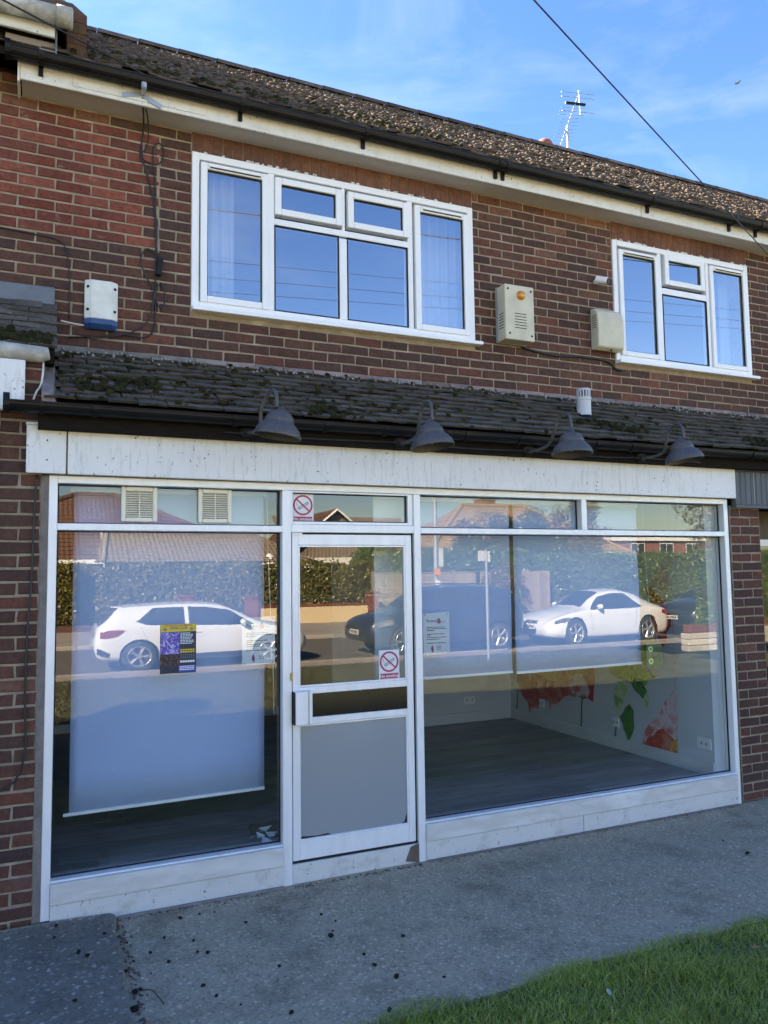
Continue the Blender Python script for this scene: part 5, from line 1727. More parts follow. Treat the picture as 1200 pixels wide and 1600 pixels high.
def swan_lamp(bx_, sx_, sy_, sz_, tilt, label):
    root = empty('swan_neck_lamp', (bx_, -.1, 2.75), label, 'lamp', 'swan neck lamps over the signboard')
    MB().lathe([(.045, 0), (.045, .012), (.03, .02), (0, .022)], Matrix.Translation((bx_, -.135, 2.76)) @ Matrix.Rotation(R(90), 4, 'X'), 14).build('wall_plate', M['black'], root, smooth=False)
    P = [Vector((bx_, -.14, 2.76)), Vector((bx_ + .01, -.25, 2.745)), Vector((bx_ + .02, -.36, 2.765)), Vector((bx_ + .3 * (sx_ - bx_), sy_ + .17, 2.84)),
         Vector((bx_ + .55 * (sx_ - bx_), sy_ + .135, 2.91)), Vector((bx_ + .8 * (sx_ - bx_), sy_ + .07, 2.945)), Vector((sx_, sy_ + .015, 2.915)), Vector((sx_, sy_, sz_ + .165))]
    sp_ = []
    for i in range(len(P) - 1):
        a, b, c, d_ = P[max(i - 1, 0)], P[i], P[i + 1], P[min(i + 2, len(P) - 1)]
        for s_ in range(5):
            u = s_ / 5
            sp_.append(.5 * ((2 * b) + (-a + c) * u + (2 * a - 5 * b + 4 * c - d_) * u * u + (-a + 3 * b - 3 * c + d_) * u ** 3))
    sp_.append(P[-1])
    MB().tube(sp_, .0105, 10).build('neck', mlm, root, smooth=True)
    T = Matrix.Translation((sx_, sy_, sz_)) @ Euler(tilt).to_matrix().to_4x4()
    prof = [(.134, 0.0), (.135, .006), (.131, .022), (.120, .045), (.102, .066), (.086, .080), (.080, .086), (.083, .091), (.082, .098), (.074, .118), (.058, .136), (.036, .147), (.022, .150), (.021, .172), (.0, .174)]
    sh = MB().lathe(prof, T, 28).build('shade', mlm, root, smooth=True)
    s_ = sh.modifiers.new('thick', 'SOLIDIFY'); s_.thickness = .003
    MB().lathe([(.0, .085), (.02, .08), (.032, .06), (.025, .035), (0, .022)], T, 12).build('bulb', M['upvc'], root, smooth=True)


swan_lamp(1.14, 1.205, -.56, 2.665, (R(4), R(8), 0), 'dark swan neck lamp with tilted shade, leftmost of the four')
swan_lamp(2.16, 2.165, -.60, 2.65, (R(-5), R(-6), 0), 'dark swan neck lamp, second from the left')
swan_lamp(3.17, 3.185, -.62, 2.655, (R(-3), R(0), 0), 'speckled swan neck lamp below the grey vent pipe')
swan_lamp(4.20, 4.20, -.58, 2.665, (R(-6), R(-8), 0), 'speckled swan neck lamp, rightmost of the four')
cable('lamp_cable', [(1.0, -.15, 2.75), (1.5, -.148, 2.742), (2.1, -.148, 2.75), (2.7, -.148, 2.74), (3.2, -.148, 2.748), (3.8, -.148, 2.738), (4.2, -.148, 2.748), (4.8, -.148, 2.742)], .006, 'black cable linking the four lamps along the board')

# television aerial on the ridge
ae = empty('tv_aerial', (7.2, 4.4, 8.0), 'leaning silver television aerial with rods standing on the ridge', 'aerial')
MB().tube([(7.19, 4.4, 7.9), (7.20, 4.42, 8.62)], .02, 10).build('mast', M['galv'], ae)
a, b = Vector((7.47, 4.5, 9.2)), Vector((8.08, 5.8, 9.14))
a, b = Vector((7.44, 4.45, 9.17)), Vector((6.99, 4.42, 8.12))
MB().tube([a, b], .010, 8).build('boom', M['galv'], ae)
dr = (b - a).normalized()
for k in range(13):
    q = a + (b - a) * (.20 + .062 * k)
    L = .19 if k < 3 else .13
    MB().tube([q + Vector((-L, .06, .0)), q + Vector((L, -.06, 0))], .0042, 5).build('rod', M['galv'], ae)
MB().obox(a + Vector((-.05, 0, -.13)), (.34, .03, .032), (0, R(-3), R(-8))).build('dipole', M['black'], ae)
for dz in (.06, -.01, -.24):
    MB().tube([a + Vector((-.27, .05, dz - .02)), a + Vector((.27, -.05, dz))], .006, 5).build('reflector_rod', M['galv'], ae)
MB().tube([a + Vector((.02, 0, .10)), a + Vector((.035, 0, -.28))], .008, 6).build('reflector_post', M['galv'], ae)

bd = MB()
c = Vector((41.1, 30, 33.5))
bd.add([c + Vector(q) for q in ((-.2, 0, .02), (-.03, .1, .02), (.14, 0, 0), (-.03, -.1, .02), (0, .28, .09), (.07, .28, .08), (0, -.28, .07), (.07, -.28, .06), (0, 0, -.05))],
       [(0, 3, 2, 1), (1, 2, 5, 4), (3, 6, 7, 2), (0, 1, 8), (1, 2, 8), (2, 3, 8), (3, 0, 8)])
tag(bd.build('bird', M['print_grey']), 'tiny dark bird high in the sky at right', 'bird')

# ================================================================ CLUMPS AND LEAVES ON THE GROUND
def ground_at(x, y):
    """pixel of the 1200 x 1600 picture -> point on the forecourt (used only to place the small litter)"""
    v = _fw * 1213.4 + _rt * (x - 600) - _up * (y - 800)
    t_ = -1.895 / v.z
    return Vector((v.x * t_, v.y * t_ - 4.731, 0))


mclump = pmat('dark_moss_clump', (0.010, 0.010, 0.006), (0.022, 0.020, 0.010), 60, 1.0, bump=1.0, bscale=200)


def lump(seed):
    r = random.Random(seed)
    mb = MB()
    n, m = 8, 5
    vs = []
    for i in range(m):
        ph = math.pi * i / (m - 1)
        for k in range(n):
            t_ = 2 * math.pi * k / n
            q = 1 + r.uniform(-.3, .3)
            vs.append((math.sin(ph) * math.cos(t_) * q, math.sin(ph) * math.sin(t_) * q * .85, math.cos(ph) * .62 * q))
    fs = [(i * n + k, i * n + (k + 1) % n, (i + 1) * n + (k + 1) % n, (i + 1) * n + k) for i in range(m - 1) for k in range(n)]
    return mb.add(vs, fs).mesh('moss_clump', mclump, smooth=False)


lumps = [lump(k) for k in range(6)]
spots = [(150, 175, 1), (145, 207, .8), (210, 247, 1.1), (235, 256, .9), (280, 195, .8), (200, 380, .9), (322, 178, .7), (340, 195, .7), (337, 272, 1), (357, 245, .6),
         (403, 222, .8), (440, 182, .8), (452, 246, .8), (483, 130, .9), (535, 118, .7), (574, 113, .5), (519, 189, .8), (529, 220, .7), (556, 222, 1), (543, 311, .9),
         (580, 338, .8), (658, 141, .7), (748, 258, .8), (780, 384, 1.1), (860, 120, .9), (886, 177, 1.2), (891, 164, .7), (899, 137, .6), (975, 226, .8), (1003, 255, .9),
         (1062, 288, 1.2), (1080, 178, 1.0), (1043, 376, 1), (1190, 287, .7), (361, 330, 1.4), (361, 375, 1.5), (375, 320, .8), (405, 277, .4), (645, 361, .5), (480, 127, .6)]
for (a, b, s_) in spots:
    p_ = ground_at(a / 1.714, 1360 + b / 1.714)
    r_ = .0125 * s_
    o = bpy.data.objects.new('moss_clump', random.choice(lumps))
    COL.objects.link(o)
    o.location = (p_.x, p_.y, r_ * .45 + (.046 if p_.x < .41 else 0))
    o.scale = (r_ * random.uniform(.9, 1.25), r_ * random.uniform(.8, 1.1), r_ * random.uniform(.8, 1.1))
    o.rotation_euler = (0, 0, random.uniform(0, 6))
    if p_.x < .41: lab, grp = 'dark moss clump lying on the raised slab at left', 'moss clumps on the raised slab'
    elif p_.x < .47: lab, grp = 'dark moss clump lodged along the edge of the raised slab', 'moss clumps along the slab edge'
    elif p_.x < 1.12: lab, grp = 'small dark moss clump on pavement below the left window', 'moss clumps below the left window'
    else: lab, grp = 'dark moss clump on the pavement right of the door mullion, towards the lawn', 'moss clumps towards the lawn'
    tag(o, lab, 'moss clump', grp)
p_ = ground_at(375 / 1.714, 1360 + 330 / 1.714)
cable('twig', [p_ + Vector((0, 0, .012)), p_ + Vector((.045, -.03, .02)), p_ + Vector((.07, -.085, .01)), p_ + Vector((.085, -.15, .008))], .0025, 'thin dark curved twig lying beside the raised slab', 'cable', 'twig')


def dead_leaf(px, py, L, ang, mat, label, z=.01):
    p_ = ground_at(px, py)
    mb = MB()
    prof = [(-.5, 0), (-.25, .16), (.05, .22), (.3, .14), (.5, 0)]
    vs = []
    for (u, w_) in prof:
        vs += [(u * L, -w_ * L, .02 * L + abs(u) * .1 * L + w_ * .5 * L), (u * L, 0, abs(u) * .12 * L), (u * L, w_ * L, w_ * .6 * L + abs(u) * .1 * L)]
    fs = []
    for i in range(4):
        fs += [(3 * i, 3 * i + 1, 3 * i + 4, 3 * i + 3), (3 * i + 1, 3 * i + 2, 3 * i + 5, 3 * i + 4)]
    o = mb.add(vs, fs).build('fallen_leaf', mat, smooth=True)
    o.location = (p_.x, p_.y, z)
    o.rotation_euler = (R(8), R(-6), ang)
    return tag(o, label, 'leaf')


mlf = pmat('brown_leaf', (0.30, 0.15, 0.065), (0.22, 0.11, 0.05), 40, .8)
mlp_ = pmat('pale_leaf', (0.48, 0.44, 0.40), (0.36, 0.31, 0.27), 40, .8)
dead_leaf(1182, 1497, .055, R(-30), mlf, 'single curled brown leaf lying on the lawn at right', .045)
dead_leaf(952, 1568, .05, R(65), mlp_, 'pale curled leaf lying low in the lawn grass', .045)
dead_leaf(1168, 1336, .06, R(15), mclump, 'dark shrivelled leaf on the pavement near right pier', .008)
dead_leaf(1130, 1316, .035, R(60), mclump, 'small dark leaf scrap on pavement below the right sill', .008)
dead_leaf(1135, 1285, .05, R(5), mlp_, 'pale flat leaf on pavement below the right frame post', .006)
# ================================================================ THE OTHER SIDE OF THE STREET (seen in the glass)
M['car_white'] = pmat('white_car_paint', (0.70, 0.74, 0.79), (0.68, 0.72, 0.77), 2, 0.25, coat=1.0)
M['car_navy'] = pmat('navy_car_paint', (0.02, 0.028, 0.05), (0.018, 0.025, 0.045), 2, 0.3, metal=.3, coat=.8)
M['car_black'] = pmat('black_car_paint', (0.012, 0.016, 0.026), (0.014, 0.018, 0.028), 2, 0.3, metal=.2, coat=.8)
M['tyre'] = pmat('tyre', (0.018, 0.018, 0.018), (0.03, 0.03, 0.03), 12, .85)
M['alloy'] = pmat('alloy', (0.62, 0.62, 0.62), (0.55, 0.55, 0.56), 6, .3, metal=.7)
M['trim'] = pmat('black_trim', (0.02, 0.02, 0.022), None, 6, .5)
M['tail'] = pmat('tail_lamp', (0.20, 0.02, 0.03), (0.28, 0.05, 0.06), 18, .12, coat=.6)
M['lampglass'] = pmat('head_lamp', (0.03, 0.033, 0.036), (0.20, 0.21, 0.22), 9, .08, coat=.8)
M['plate_w'] = pmat('number_plate', (0.78, 0.78, 0.76), None, 6, .4)


def pchip(xs, ys, q):
    xs, ys = np.array(xs, float), np.array(ys, float)
    h = np.diff(xs); d = np.diff(ys) / h
    m = np.zeros(len(xs))
    for i in range(1, len(xs) - 1):
        if d[i - 1] * d[i] > 0:
            w1, w2 = 2 * h[i] + h[i - 1], h[i] + 2 * h[i - 1]
            m[i] = (w1 + w2) / (w1 / d[i - 1] + w2 / d[i])
    m[0], m[-1] = d[0], d[-1]
    q = np.clip(np.atleast_1d(np.asarray(q, float)), xs[0], xs[-1])
    i = np.clip(np.searchsorted(xs, q, 'right') - 1, 0, len(xs) - 2)
    t_ = (q - xs[i]) / h[i]
    return ((2 * t_ ** 3 - 3 * t_ ** 2 + 1) * ys[i] + (t_ ** 3 - 2 * t_ ** 2 + t_) * h[i] * m[i] + (-2 * t_ ** 3 + 3 * t_ ** 2) * ys[i + 1] + (t_ ** 3 - t_ ** 2) * h[i] * m[i + 1])


class Shape:
    def __init__(s, table):
        s.t = np.array(table, float)
        s.L = s.t[-1, 0]

    def p(s, x):
        return [float(pchip(s.t[:, 0], s.t[:, k], x)[0]) for k in range(1, 7)]

    def ring(s, x):
        zb, zs, zt, wl, ws, wr = s.p(x)
        ze = max(zs + .012, zt - .05)
        wm = max(wl, ws) * 1.012
        pts = [(0, zb), (.75 * wl, zb), (.95 * wl, zb + .02), (wl, zb + min(.12, .3 * (zs - zb))), (wm, zb + .55 * (zs - zb)), (ws * 1.005, zs - .16 * (zs - zb)), (ws * .985, zs)]
        for u in (.33, .66, 1.0):
            pts.append((ws * .985 + (wr - ws * .985) * (u ** 1.12), zs + (ze - zs) * u))
        for v in (.93, .8, .6, .3, 0):
            pts.append((wr * v, ze + (zt - ze) * (1 - v ** 2.4)))
        return pts

    def w(s, x, z):
        r = s.ring(x)[3:10]
        return float(np.interp(z, [q[1] for q in r], [q[0] for q in r]))

    def top(s, x, y):
        r = s.ring(x)[9:][::-1]
        return float(np.interp(abs(y), [q[0] for q in r], [q[1] for q in r]))

    def front_x(s, z):
        xs = np.linspace(s.L * .8, s.L, 60)
        ok = [x for x in xs if s.p(x)[2] >= z]
        return ok[-1] if ok else s.L * .8


def loft(sh, n=64):
    xs = np.linspace(0, 1, n)
    xs = sh.L * (xs - .035 * np.sin(2 * np.pi * xs) * .9)
    mb = MB()
    rows_ = []
    for x in xs:
        h = sh.ring(x)
        ring = [(x, y, z) for y, z in h] + [(x, -y, z) for y, z in h[-2:0:-1]]
        rows_.append(ring)
    m = len(rows_[0])
    vs = [q for r in rows_ for q in r]
    fs = [(i * m + k, i * m + (k + 1) % m, (i + 1) * m + (k + 1) % m, (i + 1) * m + k) for i in range(n - 1) for k in range(m)]
    fs += [tuple(range(m - 1, -1, -1)), tuple((n - 1) * m + k for k in range(m))]
    return mb.add(vs, fs)


def side_panel(sh, lo, hi, n=14, m=5, off=.006, sides=(1, -1)):
    """panel lying on the body side between two outlines lo/hi = [(x, z), ...] of equal length"""
    mb = MB()
    L_ = [Vector((*q, 0)) for q in lo]
    U_ = [Vector((*q, 0)) for q in hi]

    def along(P, u):
        k = u * (len(P) - 1); i = min(int(k), len(P) - 2)
        return P[i].lerp(P[i + 1], k - i)
    for sd in sides:
        vs = []
        for i in range(n + 1):
            a, b = along(L_, i / n), along(U_, i / n)
            for k in range(m + 1):
                q = a.lerp(b, k / m)
                vs.append((q.x, sd * (sh.w(q.x, q.y) + off), q.y))
        f = [(i * (m + 1) + k, (i + 1) * (m + 1) + k, (i + 1) * (m + 1) + k + 1, i * (m + 1) + k + 1) for i in range(n) for k in range(m)]
        if sd < 0: f = [q[::-1] for q in f]
        mb.add(vs, f)
    return mb


def top_panel(sh, x0, x1, k0, k1, n=10, m=10, off=.006):
    mb = MB()
    vs = []
    for i in range(n + 1):
        u = i / n
        x = x0 + (x1 - x0) * u
        wr = sh.p(x)[5] * (k0 + (k1 - k0) * u)
        for k in range(m + 1):
            y = wr * (2 * k / m - 1)
            vs.append((x, y, sh.top(x, y) + off))
    return mb.add(vs, [(i * (m + 1) + k, (i + 1) * (m + 1) + k, (i + 1) * (m + 1) + k + 1, i * (m + 1) + k + 1) for i in range(n) for k in range(m)])


def front_panel(sh, poly_rows, mat, name, root, rear=False):
    """rows of (z, y0, y1) on the nose of the car"""
    vs = []
    for (z, y0, y1) in poly_rows:
        for k in range(7):
            y = y0 + (y1 - y0) * k / 6
            x = sh.front_x(z) + .012 - .10 * (abs(y) / .8) ** 2
            vs.append((x, y, z))
    n = len(poly_rows)
    return MB().add(vs, [(i * 7 + k, i * 7 + k + 1, (i + 1) * 7 + k + 1, (i + 1) * 7 + k) for i in range(n - 1) for k in range(6)]).build(name, mat, root, local=True)


def wheel(root, x, y, r, spokes, side, twist=0.0):
    w = MB()
    T = Matrix.Translation((x, y, r)) @ Matrix.Rotation(R(-90 * side), 4, 'X')
    wd = .20
    tyre = MB().lathe([(r * .66, -wd), (r * .93, -wd), (r, -wd * .82), (r, -wd * .12), (r * .95, 0.0), (r * .76, .008), (r * .66, -.012)], T, 32)
    hub = tyre.build('wheel', M['tyre'], root, smooth=True, local=True)
    MB().lathe([(r * .70, -.012), (r * .69, .004), (r * .64, -.004), (r * .62, -.06)], T, 32).build('rim', M['alloy'], hub, smooth=True, local=True)
    MB().lathe([(0.0, -.075), (r * .64, -.07)], T, 24).build('wheel_dark', M['dark_hole'], hub, local=True)
    sp_ = MB()
    for k in range(spokes):
        a = 2 * math.pi * k / spokes + twist
        for da in (-.13, .13):
            p0, p1 = Vector((.05 * math.cos(a), .05 * math.sin(a), -.02)), Vector((r * .65 * math.cos(a + da), r * .65 * math.sin(a + da), -.008))
            sp_.tube([T @ p0, T @ p1], [.016, .012], 6)
    sp_.lathe([(0, .0), (.05, -.004), (.055, -.03)], T, 14)
    sp_.build('spokes', M['alloy'], hub, local=True)


def build_car(name, label, group, table, paint, wr_, xr, xf, scale, loc, rz, spokes=5):
    sh = Shape(table)
    root = empty(name, loc, label, 'car', group, rz)
    root.scale = scale
    body = loft(sh)
    me = fix_normals(body.mesh('body', M[paint], smooth=True))
    tmp = bpy.data.objects.new('tmp_body', me)
    COL.objects.link(tmp)
    cut = MB()
    hw = max(sh.t[:, 5])
    for x in (xr, xf):
        for sd in (1, -1):
            cut.tube([(x, sd * (hw - .26), wr_ + .01), (x, sd * (hw + .2), wr_ + .01)], wr_ + .045, 28)
    cm_ = fix_normals(cut.mesh('tmp_cut', M[paint]))
    co = bpy.data.objects.new('tmp_cut', cm_)
    COL.objects.link(co)
    ref = bpy.data.objects.new('tmp_ref', me.copy())
    COL.objects.link(ref)
    md = tmp.modifiers.new('arch', 'BOOLEAN')
    md.operation = 'DIFFERENCE'; md.solver = 'EXACT'; md.object = co
    dt = tmp.modifiers.new('normals', 'DATA_TRANSFER')     # keep the smooth body shading round the cut arches
    dt.object = ref
    dt.use_loop_data = True
    dt.data_types_loops = {'CUSTOM_NORMAL'}
    dt.loop_mapping = 'POLYINTERP_NEAREST'
    dg = bpy.context.evaluated_depsgraph_get()
    me2 = bpy.data.meshes.new_from_object(tmp.evaluated_get(dg))
    bpy.data.objects.remove(tmp); bpy.data.objects.remove(co); bpy.data.objects.remove(ref)
    me2.name = 'body'
    body = link('body', me2, root, local=True)
    for x in (xr, xf):
        for sd in (1, -1):
            wheel(root, x, sd * (hw - .015), wr_, spokes, sd)
            ln = MB()
            n = 24
            vs = []
            for k in range(n):
                a = 2 * math.pi * k / n
                for yy in (hw - .255, hw - .045):
                    vs.append((x + (wr_ + .041) * math.cos(a), sd * yy, wr_ + .01 + (wr_ + .041) * math.sin(a)))
            fs = [(2 * k, 2 * k + 1, 2 * ((k + 1) % n) + 1, 2 * ((k + 1) % n)) for k in range(n) if math.sin(2 * math.pi * (k + .5) / n) > -.35]
            ln.add(vs, fs + [tuple(2 * k for k in range(n))])
            ln.build('arch_liner', M['trim'], body, local=True)
    return root, sh, body


def mirror(root, sh, x, mat):
    for sd in (1, -1):
        zs = sh.p(x)[1]
        y = sd * (sh.w(x, zs) + .09)
        mb = MB()
        T = Matrix.Translation((x, y, zs + .085))
        n = 10
        vs, m = [], 6
        for i in range(m):
            ph = math.pi * i / (m - 1)
            for k in range(n):
                a = 2 * math.pi * k / n
                vs.append((x + .065 * math.sin(ph) * math.cos(a), y + sd * .115 * math.cos(ph), zs + .085 + .07 * math.sin(ph) * math.sin(a)))
        mb.add(vs, [(i * n + k, i * n + (k + 1) % n, (i + 1) * n + (k + 1) % n, (i + 1) * n + k) for i in range(m - 1) for k in range(n)])
        mb.tube([(x, sd * (sh.w(x, zs) - .03), zs + .02), (x, y - sd * .05, zs + .05)], .02, 6)
        mb.build('wing_mirror', M[mat], root, smooth=True, local=True)


def seam(sh, xs_, z0, z1, parent, lean=0.0):
    for x in xs_:
        for sd in (1, -1):
            pts = []
            for k in range(9):
                z = z0 + (z1 - z0) * k / 8
                xx = x + lean * (k / 8)
                pts.append((xx, sd * (sh.w(xx, z) + .001), z))
            MB().tube(pts, .004, 4).build('door_seam', M['trim'], parent, local=True)


def handle(sh, x, z, mat, parent):
    for sd in (1, -1):
        MB().obox((x, sd * (sh.w(x, z) + .012), z), (.17, .02, .028)).build('door_handle', M[mat], parent, local=True, bevel=.008)


def plate(root, sh, x, z, mat='plate_w'):
    p_ = MB().box(x, x + .012, -.26, .26, z - .055, z + .055).build('number_plate', M[mat], root, local=True)
    mb = MB()
    for k in range(7):
        mb.box(x + .0125, x + .014, -.21 + k * .06 + (.02 if k > 3 else 0), -.17 + k * .06 + (.02 if k > 3 else 0), z - .032, z + .032)
    mb.build('plate_characters', M['trim'], p_, local=True)


def glasshouse(root, sh, spans, ws0, ws1, rs0, rs1, up=.80):
    f = lambda x, k=up: sh.p(x)[1] + (sh.p(x)[2] - sh.p(x)[1]) * k
    for (lo, hi) in spans:
        side_panel(sh, [(x, sh.p(x)[1] + dz) for x, dz in lo], [(x, f(x) if dz is None else sh.p(x)[1] + dz) for x, dz in hi]).build('side_window', M['dark_glass'], root, smooth=True, local=True)
    top_panel(sh, ws1, ws0, .86, .80).build('windscreen', M['dark_glass'], root, smooth=True, local=True)
    if rs0 is not None:
        top_panel(sh, rs0, rs1, .97, .93).build('rear_window', M['dark_glass'], root, smooth=True, local=True)


# --- white hatchback, nose to the right
HATCH = [(0, .50, .66, .76, .62, .64, .56), (.05, .32, .82, .98, .77, .79, .64), (.18, .25, .93, 1.10, .84, .85, .66), (.30, .235, .96, 1.24, .86, .865, .62), (.42, .22, .97, 1.375, .865, .87, .60),
         (.9, .20, .96, 1.425, .87, .875, .61), (1.6, .19, .935, 1.45, .87, .87, .62), (2.25, .19, .91, 1.415, .87, .865, .61), (2.7, .19, .90, 1.235, .87, .86, .62), (3.12, .20, .89, 1.0, .87, .84, .70),
         (3.35, .20, .86, .945, .86, .83, .68), (3.7, .22, .79, .86, .84, .80, .62), (3.95, .26, .67, .745, .76, .72, .55), (4.08, .34, .55, .62, .60, .58, .46)]
car1, sh, body = build_car('parked_car', 'white hatchback parked facing right, reflected in the left window', 'cars parked along the kerb', HATCH, 'car_white', .315, .80, 3.28, (1.085, 1.0, .935), (1.02, -12.40, 0.0), 0, 5)
glasshouse(car1, sh, [([(.72, .10), (.95, .02), (1.62, .02)], [(.80, .14), (1.05, None), (1.62, None)]), ([(1.70, .02), (2.3, .02), (2.98, .015)], [(1.70, None), (2.05, None), (2.50, None)])], 3.08, 2.34, .075, .40)
side_panel(sh, [(.10, .74), (.20, .72), (.40, .76), (.52, .86)], [(.10, .86), (.22, .89), (.40, .90), (.54, .885)], 10, 4).build('tail_lamp', M['tail'], body, local=True, smooth=True)
side_panel(sh, [(3.45, .70), (3.62, .66), (3.86, .60)], [(3.42, .76), (3.60, .75), (3.80, .68)], 10, 4).build('head_lamp', M['lampglass'], body, local=True, smooth=True)
side_panel(sh, [(1.25, .235), (2.0, .235), (2.85, .235)], [(1.15, .30), (2.0, .33), (2.92, .34)], 16, 3).build('sill_trim', M['trim'], body, local=True, smooth=True)
side_panel(sh, [(.05, .40), (.12, .36), (.25, .33)], [(.05, .52), (.12, .50), (.28, .40)], 6, 3).build('bumper_trim', M['trim'], body, local=True, smooth=True)
seam(sh, (1.66,), .33, .92, body); seam(sh, (2.88,), .33, .88, body, .06); seam(sh, (1.02,), .45, .95, body, -.20)
handle(sh, 1.85, .80, 'car_white', body)
mirror(car1, sh, 2.72, 'car_white')
MB().box(.02, .05, -.45, .45, .80, .84).build('badge_strip', M['trim'], body, local=True)
MB().obox((.40, 0, 1.365), (.20, 1.1, .03), (0, R(8), 0)).build('spoiler', M['car_white'], body, local=True, bevel=.01)

# --- white coupe, nose to the left
COUPE = [(0, .45, .62, .74, .64, .66, .52), (.07, .28, .74, .90, .82, .83, .64), (.25, .22, .83, .965, .88, .885, .62), (.6, .20, .86, 1.075, .91, .91, .58), (1.1, .18, .86, 1.26, .915, .90, .56), (1.7, .17, .85, 1.35, .915, .89, .56),
         (2.15, .17, .85, 1.315, .915, .89, .56), (2.55, .17, .85, 1.15, .915, .885, .57), (2.95, .17, .85, .945, .91, .88, .68), (3.2, .18, .82, .895, .905, .87, .68), (3.6, .20, .755, .82, .89, .84, .64),
         (3.92, .22, .66, .715, .84, .78, .58), (4.10, .24, .57, .62, .74, .70, .5), (4.18, .30, .49, .54, .64, .60, .44)]
car2, sh, body = build_car('parked_car', 'white two door coupe parked facing left, reflected in the right window', 'cars parked along the kerb', COUPE, 'car_white', .325, .86, 3.32, (.93, 1.0, 1.05), (15.42, -11.98, 0.0), math.pi, 5)
glasshouse(car2, sh, [([(.98, .045), (1.3, .02), (2.0, .015), (2.82, .012)], [(1.08, .075), (1.45, None), (1.95, None), (2.36, None)])], 2.92, 2.24, .42, 1.18)
side_panel(sh, [(3.50, .625), (3.72, .58), (3.97, .545)], [(3.50, .70), (3.72, .685), (3.94, .625)], 10, 4).build('head_lamp', M['lampglass'], body, local=True, smooth=True)
side_panel(sh, [(.03, .68), (.16, .68), (.36, .72)], [(.03, .80), (.18, .83), (.34, .80)], 8, 4).build('tail_lamp', M['tail'], body, local=True, smooth=True)
g_ = front_panel(sh, [(.62, -.24, .24), (.55, -.30, .30), (.44, -.30, .30), (.30, -.24, .24)], M['trim'], 'grille', body)
for sd in (1, -1):
    front_panel(sh, [(.42, sd * .42, sd * .70), (.35, sd * .42, sd * .72), (.28, sd * .44, sd * .68)], M['trim'], 'air_intake', body)
plate(car2, sh, 4.205, .47)
for k in range(4):
    pts = [(4.155, -.085 + k * .056 + .034 * math.cos(a), .565 + .034 * math.sin(a)) for a in [2 * math.pi * j / 12 for j in range(13)]]
    MB().tube(pts, .006, 5, False).build('badge_ring', M['alloy'], body, local=True)
seam(sh, (2.80,), .30, .84, body, .03); seam(sh, (1.36,), .42, .86, body, -.12)
handle(sh, 1.62, .74, 'car_white', body)
mirror(car2, sh, 2.58, 'car_white')
side_panel(sh, [(1.0, .20), (2.0, .20), (3.0, .20)], [(1.0, .23), (2.0, .235), (3.0, .23)], 12, 2).build('sill_trim', M['trim'], body, local=True, smooth=True)
MB().tube([(.55, .80, .93), (.70, .79, .95)], .028, 10).build('fuel_cap', M['alloy'], body, local=True)

# --- dark blue crossover, nose to the left, between the two white cars
SUV = [(0, .55, .76, .92, .66, .68, .6), (.08, .36, .95, 1.16, .83, .85, .68), (.28, .29, 1.05, 1.38, .89, .895, .66), (.5, .27, 1.06, 1.54, .905, .905, .65), (1.2, .25, 1.05, 1.61, .91, .905, .66), (2.0, .25, 1.03, 1.62, .91, .90, .66),
       (2.55, .25, 1.02, 1.55, .91, .895, .65), (2.95, .25, 1.01, 1.34, .91, .89, .66), (3.35, .25, 1.0, 1.09, .905, .87, .74), (3.55, .26, .97, 1.05, .90, .86, .72), (3.95, .28, .90, .97, .88, .82, .66), (4.25, .33, .78, .85, .80, .76, .6), (4.38, .42, .64, .72, .66, .62, .5)]


def crossover(label, paint, loc):
    c, sh, body = build_car('parked_car', label, 'cars parked along the kerb', SUV, paint, .345, .82, 3.48, (.97, 1.0, .98), loc, math.pi, 5)
    glasshouse(c, sh, [([(.62, .10), (.9, .02), (1.70, .02)], [(.78, .22), (.95, None), (1.70, None)]), ([(1.78, .02), (2.4, .02), (3.18, .015)], [(1.78, None), (2.2, None), (2.72, None)])], 3.30, 2.62, .14, .46)
    side_panel(sh, [(3.75, .74), (3.95, .72), (4.18, .66)], [(3.75, .86), (3.95, .85), (4.16, .76)], 8, 4).build('head_lamp', M['lampglass'], body, local=True, smooth=True)
    front_panel(sh, [(.78, -.45, .45), (.70, -.45, .45), (.62, -.40, .40)], M['trim'], 'grille', body)
    plate(c, sh, 4.395, .56)
    pts = [(4.36, .10 * math.cos(a), .70 + .065 * math.sin(a)) for a in [2 * math.pi * j / 14 for j in range(15)]]
    MB().tube(pts, .008, 5, False).build('badge_ring', M['alloy'], body, local=True)
    seam(sh, (1.74,), .36, 1.03, body); seam(sh, (3.12,), .36, 1.0, body, .04)
    handle(sh, 1.95, .92, paint, body)
    mirror(c, sh, 2.92, paint)
    MB().tube([(.8, .60, 1.60), (1.2, .60, 1.645), (2.2, .60, 1.645), (2.5, .60, 1.60)], .014, 6).tube([(.8, -.60, 1.60), (1.2, -.60, 1.645), (2.2, -.60, 1.645), (2.5, -.60, 1.60)], .014, 6).build('roof_rail', M['trim'], c, local=True)


crossover('dark blue crossover parked between the two white cars, reflected in glass', 'car_navy', (11.05, -12.28, 0.0))
crossover('dark car with white number plate half hidden behind right hedge', 'car_black', (20.75, -12.2, 0.0))


